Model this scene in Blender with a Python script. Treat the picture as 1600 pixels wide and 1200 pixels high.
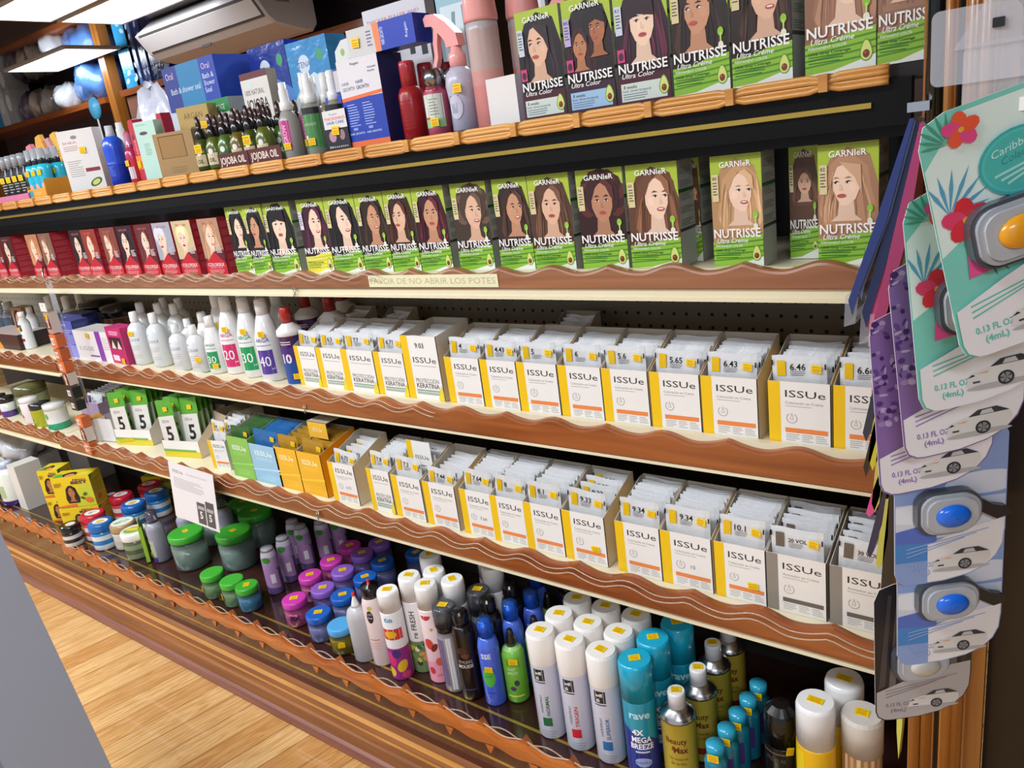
import bpy, math, random
from mathutils import Vector, Matrix
from mathutils.geometry import tessellate_polygon
random.seed(7)
for _o in list(bpy.data.objects): bpy.data.objects.remove(_o)
S = bpy.context.scene
COL = S.collection
PI = math.pi
EYE = 1.5
# ------------------------------------------------------------------ camera
FPX = 1213.5
def _cam():
    a = Vector((-822-800, 447-600, 0)); b = Vector((1340-800, 4500-600, 0))
    f = math.sqrt(-(a.x*b.x + a.y*b.y))
    L = Vector((a.x, a.y, f)).normalized(); D = Vector((b.x, b.y, f)).normalized()
    X = -L; Z = -D; Y = Z.cross(X)
    return f, X, Y, Z
FPX, _X, _Y, _Z = _cam()          # image frame: x right, y down, z forward
cam = bpy.data.cameras.new('camera'); camo = bpy.data.objects.new('camera', cam); COL.objects.link(camo)
cam.sensor_fit = 'HORIZONTAL'; cam.sensor_width = 36; cam.lens = FPX/1600*36; cam.clip_start = 0.02; cam.clip_end = 60
def _w(v): return Vector((_X.dot(v), _Y.dot(v), _Z.dot(v)))
_r, _u, _b = _w(Vector((1, 0, 0))), _w(Vector((0, -1, 0))), _w(Vector((0, 0, -1)))
camo.matrix_world = Matrix(((_r.x, _u.x, _b.x, 0), (_r.y, _u.y, _b.y, 0), (_r.z, _u.z, _b.z, EYE), (0, 0, 0, 1)))
S.camera = camo
def ray(px, py): return _w(Vector((px-800, py-600, FPX)).normalized())
def P(px, py, y=None, z=None):
    """where the sight line of the pixel meets the upright plane y or the level plane z"""
    r = ray(px, py)
    t = y/r.y if y is not None else (z-EYE)/r.z
    return Vector((r.x*t, r.y*t, EYE+r.z*t))
def X_(px, py, y): return P(px, py, y=y).x
# ------------------------------------------------------------------ world, exposure
S.view_settings.view_transform = 'Standard'; S.view_settings.look = 'None'
S.view_settings.exposure = 0.22; S.view_settings.gamma = 1.0; S.view_settings.use_curve_mapping = False
W = bpy.data.worlds.new('world'); S.world = W; W.use_nodes = True
W.node_tree.nodes['Background'].inputs[0].default_value = (0.80, 0.88, 1.0, 1)
W.node_tree.nodes['Background'].inputs[1].default_value = 0.5
LAMP = 27.0           # strength of the ceiling panels
CEIL = 2.65

# ------------------------------------------------------------------ materials
def lin(c):
    if isinstance(c, str):
        c = c.lstrip('#'); c = [int(c[i:i+2], 16)/255 for i in (0, 2, 4)]
    return tuple((x/12.92 if x <= .04045 else ((x+.055)/1.055)**2.4) for x in c)
MATS = {}
def mat(name, col=None, rough=.4, metal=0, coat=0, trans=0, ior=1.45, bump=0, bscale=60, vary=.06, vscale=8, emit=0, alpha=1, spec=.5):
    m = bpy.data.materials.new(name); m.use_nodes = True; nt = m.node_tree; N = nt.nodes; K = nt.links
    p = N['Principled BSDF']
    tc = N.new('ShaderNodeTexCoord')
    nz = N.new('ShaderNodeTexNoise'); nz.inputs['Scale'].default_value = vscale; nz.inputs['Detail'].default_value = 3
    K.new(tc.outputs['Object'], nz.inputs['Vector'])
    mx = N.new('ShaderNodeMix'); mx.data_type = 'RGBA'; mx.blend_type = 'MULTIPLY'; mx.inputs[0].default_value = 1
    mr = N.new('ShaderNodeMapRange'); mr.inputs['To Min'].default_value = 1-vary; mr.inputs['To Max'].default_value = 1+vary
    K.new(nz.outputs['Fac'], mr.inputs['Value'])
    if col is None:
        at = N.new('ShaderNodeAttribute'); at.attribute_name = 'Col'; K.new(at.outputs['Color'], mx.inputs[6])
    else: mx.inputs[6].default_value = (*lin(col), 1)
    K.new(mr.outputs[0], mx.inputs[7]); K.new(mx.outputs[2], p.inputs['Base Color'])
    p.inputs['Roughness'].default_value = rough; p.inputs['Metallic'].default_value = metal
    p.inputs['Coat Weight'].default_value = coat; p.inputs['Coat Roughness'].default_value = .08
    p.inputs['Transmission Weight'].default_value = trans; p.inputs['IOR'].default_value = ior
    p.inputs['Specular IOR Level'].default_value = spec; p.inputs['Alpha'].default_value = alpha
    if bump:
        n2 = N.new('ShaderNodeTexNoise'); n2.inputs['Scale'].default_value = bscale; n2.inputs['Detail'].default_value = 2
        K.new(tc.outputs['Object'], n2.inputs['Vector'])
        b = N.new('ShaderNodeBump'); b.inputs['Strength'].default_value = bump; b.inputs['Distance'].default_value = .004
        K.new(n2.outputs['Fac'], b.inputs['Height']); K.new(b.outputs[0], p.inputs['Normal'])
    if emit:
        p.inputs['Emission Strength'].default_value = emit
        p.inputs['Emission Color'].default_value = (*lin(col), 1)
    MATS[name] = m
    return m
mat('card', rough=.42, coat=.12)
mat('plastic', rough=.25, coat=.3, vary=.03)
mat('foil', rough=.3, metal=.25, bump=.55, bscale=45, vary=.05)
mat('clear', rough=.08, trans=.85, vary=.02, bump=.1, bscale=30)
mat('milky', rough=.28, trans=.35, vary=.03)
mat('metal', rough=.25, metal=1, vary=.04)
mat('matte', rough=.75, vary=.08)
mat('film', rough=.2, trans=0, bump=.9, bscale=28, coat=.6, vary=.15, vscale=22)
mat('clear_film', '#dfe2ea', rough=.12, trans=0, alpha=.24, coat=1, bump=.2, bscale=12)
mat('guard', rough=.1, alpha=.45, coat=1)
mat('sheet_metal', '#e6dcbc', rough=.38, coat=.15, vary=.05, vscale=5)
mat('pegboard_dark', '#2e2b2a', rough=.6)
mat('hole', '#0c0b0b', rough=.9)
mat('black_gloss', '#070404', rough=.35, coat=.04, spec=.25)
mat('brass', '#c9a94f', rough=.28, metal=.75)
mat('black_wood', '#1c1210', rough=.35, coat=.2)
mat('grey_metal', '#a6aab8', rough=.45, vary=.03, vscale=3)
mat('lamp', '#f4f9ff', emit=LAMP)
mat('lamp_far', '#f0f8ff', emit=LAMP*.3)
mat('ac_white', '#cfcacb', rough=.35, vary=.03)
mat('gold_wall', '#3a2418', rough=.4, vary=.3, vscale=3)

def wood(name, c1, c2, scale=(2, 40, 40), rough=.3, coat=.4, axis='x'):
    m = bpy.data.materials.new(name); m.use_nodes = True; N = m.node_tree.nodes; K = m.node_tree.links
    p = N['Principled BSDF']; g = N.new('ShaderNodeNewGeometry'); mp = N.new('ShaderNodeMapping'); mp.inputs['Scale'].default_value = scale
    K.new(g.outputs['Position'], mp.inputs[0])
    nz = N.new('ShaderNodeTexNoise'); nz.inputs['Scale'].default_value = 1; nz.inputs['Detail'].default_value = 5; nz.inputs['Distortion'].default_value = .6
    K.new(mp.outputs[0], nz.inputs['Vector'])
    cr = N.new('ShaderNodeValToRGB'); cr.color_ramp.elements[0].position = .3; cr.color_ramp.elements[1].position = .7
    cr.color_ramp.elements[0].color = (*lin(c1), 1); cr.color_ramp.elements[1].color = (*lin(c2), 1)
    K.new(nz.outputs['Fac'], cr.inputs[0]); K.new(cr.outputs[0], p.inputs['Base Color'])
    p.inputs['Roughness'].default_value = rough; p.inputs['Coat Weight'].default_value = coat; p.inputs['Coat Roughness'].default_value = .12
    MATS[name] = m
wood('shelf_wood', '#7a3c1a', '#a85f2e')
wood('shelf_wood_pale', '#84502f', '#a8714b')
wood('carved_wood', '#9c4d1c', '#c9742f', rough=.25)
wood('moulding_wood', '#7d4a25', '#a56a3a', rough=.5, coat=.05)
wood('maroon_wood', '#7a463a', '#96604f', rough=.4)
wood('reed', '#b9792f', '#e3a85a', rough=.35)
wood('post_wood', '#8d5420', '#c07e36', scale=(40, 40, 2))
wood('deck', '#2a1512', '#3f231d', scale=(6, 6, 6), rough=.15)

def floor_mat():
    m = bpy.data.materials.new('oak_floor'); m.use_nodes = True; N = m.node_tree.nodes; K = m.node_tree.links
    p = N['Principled BSDF']; g = N.new('ShaderNodeNewGeometry'); mp = N.new('ShaderNodeMapping')
    mp.inputs['Rotation'].default_value = (0, 0, R(-78)); K.new(g.outputs['Position'], mp.inputs[0])
    br = N.new('ShaderNodeTexBrick'); br.inputs['Scale'].default_value = 1; br.inputs['Brick Width'].default_value = 1.6; br.inputs['Row Height'].default_value = .088
    br.inputs['Mortar Size'].default_value = .002; br.inputs['Mortar Smooth'].default_value = .4; br.inputs['Bias'].default_value = 0
    br.inputs['Color1'].default_value = (*lin('#d49f60'), 1); br.inputs['Color2'].default_value = (*lin('#f0ca90'), 1); br.inputs['Mortar'].default_value = (*lin('#a3764a'), 1)
    K.new(mp.outputs[0], br.inputs['Vector'])
    m2 = N.new('ShaderNodeMapping'); m2.inputs['Scale'].default_value = (1.1, 22, 1); K.new(mp.outputs[0], m2.inputs[0])
    nz = N.new('ShaderNodeTexNoise'); nz.inputs['Scale'].default_value = 2.2; nz.inputs['Detail'].default_value = 4; nz.inputs['Distortion'].default_value = 1.6; K.new(m2.outputs[0], nz.inputs['Vector'])
    wv = N.new('ShaderNodeMath'); wv.operation = 'SINE'; mu = N.new('ShaderNodeMath'); mu.operation = 'MULTIPLY'; mu.inputs[1].default_value = 34
    K.new(nz.outputs['Fac'], mu.inputs[0]); K.new(mu.outputs[0], wv.inputs[0])
    mr = N.new('ShaderNodeMix'); mr.data_type = 'RGBA'; mr.inputs[6].default_value = (.78, .66, .50, 1); mr.inputs[7].default_value = (1.05, 1.04, 1.0, 1)
    m3 = N.new('ShaderNodeMapRange'); m3.inputs['From Min'].default_value = -1; K.new(wv.outputs[0], m3.inputs['Value']); K.new(m3.outputs[0], mr.inputs[0])
    mx = N.new('ShaderNodeMix'); mx.data_type = 'RGBA'; mx.blend_type = 'MULTIPLY'; mx.inputs[0].default_value = 1
    K.new(br.outputs['Color'], mx.inputs[6]); K.new(mr.outputs[2], mx.inputs[7]); K.new(mx.outputs[2], p.inputs['Base Color'])
    p.inputs['Roughness'].default_value = .35; p.inputs['Coat Weight'].default_value = .2
    MATS['oak_floor'] = m
def R(d): return math.radians(d)
floor_mat()
def tile_mat():
    """dark mirror-polished ceiling tiles with thin joints"""
    m = bpy.data.materials.new('ceiling_tile'); m.use_nodes = True; N = m.node_tree.nodes; K = m.node_tree.links
    p = N['Principled BSDF']; g = N.new('ShaderNodeNewGeometry'); mp = N.new('ShaderNodeMapping')
    mp.inputs['Location'].default_value = (5.61, -2.775, 0); K.new(g.outputs['Position'], mp.inputs[0])
    br = N.new('ShaderNodeTexBrick'); br.offset = 0; br.inputs['Scale'].default_value = 1; br.inputs['Brick Width'].default_value = 1.09; br.inputs['Row Height'].default_value = .475
    br.inputs['Mortar Size'].default_value = .006; br.inputs['Mortar Smooth'].default_value = .1
    br.inputs['Color1'].default_value = (*lin('#6d6462'), 1); br.inputs['Color2'].default_value = (*lin('#7a706d'), 1); br.inputs['Mortar'].default_value = (*lin('#b5a89c'), 1)
    K.new(mp.outputs[0], br.inputs['Vector']); K.new(br.outputs['Color'], p.inputs['Base Color'])
    p.inputs['Roughness'].default_value = .05; p.inputs['Specular IOR Level'].default_value = .9; p.inputs['Metallic'].default_value = .7; p.inputs['Coat Weight'].default_value = 1
    MATS['ceiling_tile'] = m
tile_mat()
def peg_mat():
    m = bpy.data.materials.new('pegboard'); m.use_nodes = True; N = m.node_tree.nodes; K = m.node_tree.links
    p = N['Principled BSDF']; g = N.new('ShaderNodeNewGeometry'); mp = N.new('ShaderNodeMapping'); mp.inputs['Scale'].default_value = (1/.0287,)*3
    K.new(g.outputs['Position'], mp.inputs[0]); fr = N.new('ShaderNodeVectorMath'); fr.operation = 'FRACTION'; K.new(mp.outputs[0], fr.inputs[0])
    sb = N.new('ShaderNodeVectorMath'); sb.operation = 'SUBTRACT'; sb.inputs[1].default_value = (.5, .5, .5); K.new(fr.outputs[0], sb.inputs[0])
    ml = N.new('ShaderNodeVectorMath'); ml.operation = 'MULTIPLY'; ml.inputs[1].default_value = (1, 0, 1); K.new(sb.outputs[0], ml.inputs[0])
    ln = N.new('ShaderNodeVectorMath'); ln.operation = 'LENGTH'; K.new(ml.outputs[0], ln.inputs[0])
    lt = N.new('ShaderNodeMath'); lt.operation = 'LESS_THAN'; lt.inputs[1].default_value = .13; K.new(ln.outputs['Value'], lt.inputs[0])
    mx = N.new('ShaderNodeMix'); mx.data_type = 'RGBA'; mx.inputs[6].default_value = (*lin('#8b8374'), 1); mx.inputs[7].default_value = (*lin('#15120f'), 1)
    K.new(lt.outputs[0], mx.inputs[0]); K.new(mx.outputs[2], p.inputs['Base Color']); p.inputs['Roughness'].default_value = .5
    MATS['pegboard'] = m
peg_mat()
def kick_mat():
    m = bpy.data.materials.new('kick_panel'); m.use_nodes = True; N = m.node_tree.nodes; K = m.node_tree.links
    p = N['Principled BSDF']; p.inputs['Base Color'].default_value = (*lin('#5c3020'), 1); p.inputs['Roughness'].default_value = .14; p.inputs['Coat Weight'].default_value = .35; p.inputs['Metallic'].default_value = .3
    nz = N.new('ShaderNodeTexNoise'); nz.inputs['Scale'].default_value = 3; g = N.new('ShaderNodeNewGeometry'); K.new(g.outputs['Position'], nz.inputs['Vector'])
    b = N.new('ShaderNodeBump'); b.inputs['Strength'].default_value = .05; K.new(nz.outputs['Fac'], b.inputs['Height']); K.new(b.outputs[0], p.inputs['Normal'])
    MATS['kick_panel'] = m
kick_mat()

# ------------------------------------------------------------------ mesh builder
class MB:
    def __init__(s): s.v = []; s.f = []; s.c = []; s.m = []; s.sm = []; s.mats = []
    def mi(s, name):
        if name not in s.mats: s.mats.append(name)
        return s.mats.index(name)
    def face(s, pts, col, m='card', smooth=False):
        b = len(s.v); s.v += [tuple(p) for p in pts]; s.f.append(tuple(range(b, b+len(pts))))
        s.c.append(lin(col) if isinstance(col, str) else col); s.m.append(s.mi(m)); s.sm.append(smooth)
    def raw(s, vs, fs, col, m='card', smooth=False):
        b = len(s.v); s.v += [tuple(p) for p in vs]; c = lin(col) if isinstance(col, str) else col; k = s.mi(m)
        for f in fs: s.f.append(tuple(i+b for i in f)); s.c.append(c); s.m.append(k); s.sm.append(smooth)
    def box(s, x0, x1, y0, y1, z0, z1, col='#ffffff', m='card', cols=None):
        v = [(x0, y0, z0), (x1, y0, z0), (x1, y1, z0), (x0, y1, z0), (x0, y0, z1), (x1, y0, z1), (x1, y1, z1), (x0, y1, z1)]
        F = dict(bottom=(3, 2, 1, 0), top=(4, 5, 6, 7), front=(0, 1, 5, 4), right=(1, 2, 6, 5), back=(2, 3, 7, 6), left=(3, 0, 4, 7))
        for k, f in F.items(): s.raw([v[i] for i in f], [(0, 1, 2, 3)], (cols or {}).get(k, col), m)
    def prism(s, pts, y0, y1, col, m='card', side=None):
        """outline in x,z pushed from y0 to y1"""
        n = len(pts); a = [(p[0], y0, p[1]) for p in pts]; b = [(p[0], y1, p[1]) for p in pts]
        T = tessellate_polygon([[Vector((p[0], p[1], 0)) for p in pts]])
        ar = sum(pts[i][0]*pts[(i+1) % n][1]-pts[(i+1) % n][0]*pts[i][1] for i in range(n))
        for t in T:
            q = [pts[i] for i in t]; o = (q[1][0]-q[0][0])*(q[2][1]-q[0][1])-(q[2][0]-q[0][0])*(q[1][1]-q[0][1])
            t = tuple(t) if o > 0 else tuple(reversed(t))
            s.raw([a[i] for i in t], [(0, 1, 2)], col, m); s.raw([b[i] for i in reversed(t)], [(0, 1, 2)], col, m)
        for i in range(n):
            j = (i+1) % n; q = [a[i], b[i], b[j], a[j]]
            if ar > 0: q.reverse()
            s.face(q, side or col, m)
    def lathe(s, prof, n=24, m='plastic', cx=0, cy=0, sy=1, cap=True, smooth=True, axis='z'):
        """prof: (radius, height, colour of the band up to the next point)"""
        b = len(s.v); k = s.mi(m)
        for r, z, c in prof:
            for i in range(n):
                a = 2*PI*i/n; q = (cx+r*math.cos(a), cy+sy*r*math.sin(a), z)
                if axis == 'y': q = (q[0], z, q[1])
                s.v.append(q)
        for j in range(len(prof)-1):
            c = prof[j][2]; c = lin(c) if isinstance(c, str) else c
            for i in range(n):
                i2 = (i+1) % n; f = (b+j*n+i, b+j*n+i2, b+(j+1)*n+i2, b+(j+1)*n+i)
                if axis == 'y': f = f[::-1]
                s.f.append(f); s.c.append(c); s.m.append(k); s.sm.append(smooth and not (len(prof) > 3 and prof[-1][0] < .0012 and j >= len(prof)-3 and prof[-3][0] < prof[-4][0]*1.02 and prof[j][0]-prof[j+1][0] > abs(prof[j][1]-prof[j+1][1])*.4))
        if cap:
            for j, rev in ((0, True), (len(prof)-1, False)):
                if prof[j][0] > 1e-5:
                    c = prof[j if j == 0 else j][2]; c = lin(c) if isinstance(c, str) else c
                    f = tuple(b+j*n+i for i in range(n)); f = f[::-1] if rev != (axis == 'y') else f
                    s.f.append(f); s.c.append(c); s.m.append(k); s.sm.append(False)
    def tube(s, path, r, col, m='plastic', n=8, closed=False):
        path = [Vector(p) for p in path]; b = len(s.v); k = s.mi(m); c = lin(col) if isinstance(col, str) else col; L = len(path)
        for j, p in enumerate(path):
            t = (path[min(j+1, L-1)]-path[max(j-1, 0)]).normalized(); u = t.cross(Vector((0, 0, 1)))
            if u.length < .1: u = t.cross(Vector((1, 0, 0)))
            u.normalize(); w = t.cross(u); rr = r[j] if isinstance(r, (list, tuple)) else r
            for i in range(n): a = 2*PI*i/n; s.v.append(tuple(p+u*(rr*math.cos(a))+w*(rr*math.sin(a))))
        for j in range(L-1):
            for i in range(n):
                i2 = (i+1) % n; s.f.append((b+j*n+i2, b+j*n+i, b+(j+1)*n+i, b+(j+1)*n+i2)); s.c.append(c); s.m.append(k); s.sm.append(True)
        for j in (0, L-1):
            f = tuple(b+j*n+i for i in range(n)); s.f.append(f if j == 0 else f[::-1]); s.c.append(c); s.m.append(k); s.sm.append(False)
    def mesh(s, name):
        me = bpy.data.meshes.new(name); me.from_pydata(s.v, [], s.f)
        for n in s.mats: me.materials.append(MATS[n])
        me.polygons.foreach_set('material_index', s.m); me.polygons.foreach_set('use_smooth', s.sm)
        ca = me.color_attributes.new('Col', 'FLOAT_COLOR', 'CORNER'); d = []
        for f, c in zip(s.f, s.c): d += [c[0], c[1], c[2], 1.0]*len(f)
        ca.data.foreach_set('color', d); me.update(); return me
    def build(s, name, parent=None, loc=(0, 0, 0), rot=(0, 0, 0)):
        o = bpy.data.objects.new(name, s.mesh(name)); COL.objects.link(o)
        if parent: o.parent = parent
        o.location = loc; o.rotation_euler = rot; return o
def tag(o, label, cat, group=None, kind=None):
    if kind: o['kind'] = kind
    if label: o['label'] = label
    if cat: o['category'] = cat
    if group: o['group'] = group
    return o
def thing(name, label, cat, loc=(0, 0, 0), rot=(0, 0, 0), group=None):
    o = bpy.data.objects.new(name, None); o.empty_display_size = .02; COL.objects.link(o)
    o.location = loc; o.rotation_euler = rot; return tag(o, label, cat, group)
def struct(name, mb): o = mb.build(name); o['kind'] = 'structure'; return o
KIDS = {}
def dup_bare(o, loc, rot, label, group):
    c = o.copy(); COL.objects.link(c); c.location = loc; c.rotation_euler = rot; c['label'] = label; c['group'] = group; return c
def dup(o, loc=None, rot=None, label=None, group=None):
    c = o.copy(); COL.objects.link(c)
    if loc is not None: c.location = loc
    if rot is not None: c.rotation_euler = rot
    if label: c['label'] = label
    if group: c['group'] = group
    for ch in [x for x in COL.objects if x.parent == o]:
        d = ch.copy(); COL.objects.link(d); d.parent = c
        for g in [x for x in COL.objects if x.parent == ch]:
            e = g.copy(); COL.objects.link(e); e.parent = d
    return c
# ------------------------------------------------------------------ printed art: text and flat shapes lying on a surface
_T = {}
def glyphs(t, bold=0):
    k = (t, bold)
    if k in _T: return _T[k]
    cu = bpy.data.curves.new('t', 'FONT'); cu.body = t; cu.size = 1; cu.resolution_u = 2; cu.offset = bold
    ob = bpy.data.objects.new('t', cu); me = bpy.data.meshes.new_from_object(ob)
    vs = [(v.co.x, v.co.y) for v in me.vertices]; fs = [tuple(p.vertices) for p in me.polygons]
    bpy.data.objects.remove(ob); bpy.data.curves.remove(cu); bpy.data.meshes.remove(me)
    if vs:
        x0 = min(v[0] for v in vs); x1 = max(v[0] for v in vs)
        vs = [((v[0]-x0)/.73, v[1]/.73) for v in vs]; w = (x1-x0)/.73
    else: w = 0
    _T[k] = (vs, fs, w); return _T[k]
class CV:
    """canvas: u to the right, v up; flat (origin, udir, vdir, normal) or wrapped round an upright axis"""
    def __init__(s, mb, o=(0, 0, 0), u=(1, 0, 0), v=(0, 0, 1), n=(0, -1, 0), m='card', cyl=None, lift=.00005, sy=1, ang0=0):
        s.mb = mb; s.o = Vector(o); s.u = Vector(u); s.v = Vector(v); s.n = Vector(n); s.m = m; s.cyl = cyl; s.l = lift; s.step = lift; s.sy = sy; s.a0 = ang0; s.win = None
    def pt(s, a, b):
        if s.cyl is None: return s.o+s.u*a+s.v*b+s.n*s.l
        r = s.cyl(b) if callable(s.cyl) else s.cyl
        th = a/(s.cyl(b) if callable(s.cyl) else s.cyl)+s.a0
        return Vector((s.o.x+(r+s.l)*math.sin(th), s.o.y-(r*s.sy+s.l)*math.cos(th), s.o.z+b))
    def put(s, tri, col):
        """tri: list of convex polygons (ccw)"""
        for q in tri:
            if s.win:
                q = clip(clip(q, s.win[0], 1), s.win[2], -1)
                q = [(b, a) for a, b in clip(clip([(b, a) for a, b in q], s.win[1], 1), s.win[3], -1)]
                if len(q) < 3: continue
            if s.cyl is None: s.mb.face([s.pt(*p) for p in q], col, s.m)
            else:
                us = [p[0] for p in q]; w = .005; k0 = math.floor(min(us)/w); k1 = math.ceil(max(us)/w)
                for k in range(k0, k1):
                    r = clip(clip(q, k*w, 1), (k+1)*w, -1)
                    if len(r) > 2: s.mb.face([s.pt(*p) for p in r], col, s.m)
    def done(s): s.l += s.step
    def rect(s, u0, v0, u1, v1, col): s.put([[(u0, v0), (u1, v0), (u1, v1), (u0, v1)]], col); s.done()
    def pg(s, pts, col):
        n = len(pts); T = tessellate_polygon([[Vector((p[0], p[1], 0)) for p in pts]]); out = []
        for t in T:
            q = [pts[i] for i in t]
            if (q[1][0]-q[0][0])*(q[2][1]-q[0][1])-(q[2][0]-q[0][0])*(q[1][1]-q[0][1]) < 0: q.reverse()
            out.append(q)
        s.put(out, col); s.done()
    def ell(s, cx, cy, rx, ry, col, rot=0, n=16, a0=0, a1=360):
        c, d = math.cos(R(rot)), math.sin(R(rot)); pts = []
        for i in range(n + (a1-a0 < 360)):
            a = R(a0+(a1-a0)*i/n); x, y = rx*math.cos(a), ry*math.sin(a); pts.append((cx+x*c-y*d, cy+x*d+y*c))
        s.put([pts], col); s.done()
    def text(s, t, u, v, h, col, w=None, al='l', bold=0, shear=0, rot=0, gap=None):
        vs, fs, W0 = glyphs(t, bold)
        if not vs: return
        sx = h if w is None else w/W0
        ww = W0*sx; du = {'l': 0, 'c': -ww/2, 'r': -ww}[al]; c, d = math.cos(R(rot)), math.sin(R(rot)); pp = []
        for x, y in vs:
            x, y = x*sx+du+shear*y*h, y*h
            pp.append((u+x*c-y*d, v+x*d+y*c))
        s.put([[pp[i] for i in f] for f in fs], col); s.done()
    def lines(s, u0, v1, u1, n, dv, col, h=.4, seed=0):
        rr = random.Random(seed+n)
        L = []
        for i in range(n):
            e = u1-(u1-u0)*rr.choice([0, 0, .1, .3]); v = v1-i*dv; L.append([(u0, v-dv*h), (e, v-dv*h), (e, v), (u0, v)])
        s.put(L, col); s.done()
def clip(q, x, sg):
    out = []
    for i in range(len(q)):
        a, b = q[i], q[(i+1) % len(q)]; da, db = (a[0]-x)*sg, (b[0]-x)*sg
        if da >= 0: out.append(a)
        if (da > 0 and db < 0) or (da < 0 and db > 0):
            t = da/(da-db); out.append((a[0]+t*(b[0]-a[0]), a[1]+t*(b[1]-a[1])))
    return out
STICK = '#f6d60e'
def sticker(parent, o, u=(1, 0, 0), v=(0, 0, 1), n=(0, -1, 0), w=.02, h=.015, rot=0, col=STICK, name='price_sticker'):
    """yellow price label with smudged orange print, its own thin part"""
    u = Vector(u); v = Vector(v); n = Vector(n); c, d = math.cos(R(rot)), math.sin(R(rot)); u2 = u*c+v*d; v2 = v*c-u*d
    mb = MB(); o = Vector(o)
    q = [o+u2*a+v2*b for a, b in ((-w/2, -h/2), (w/2, -h/2), (w/2, h/2), (-w/2, h/2))]; t = n*.0004
    mb.face([p+t for p in q], col); mb.face([p-n*.0001 for p in reversed(q)], col)
    for i in range(4): j = (i+1) % 4; mb.face([q[i]-n*.0001, q[j]-n*.0001, q[j]+t, q[i]+t], col)
    cv = CV(mb, o+n*.0005, u2, v2, n)
    rr = random.Random(int(abs(o.x*9999)+abs(o.z*999)))
    for k, vv in enumerate((.22, -.08, -.32)):
        a = -w*.36
        while a < w*.3:
            b = a+w*rr.uniform(.05, .14); cv.put([[(a, vv*h-h*.05), (b, vv*h-h*.05), (b, vv*h+h*.1), (a, vv*h+h*.1)]], '#e08a12'); a = b+w*.03
    return mb.build(name, parent)
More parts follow.
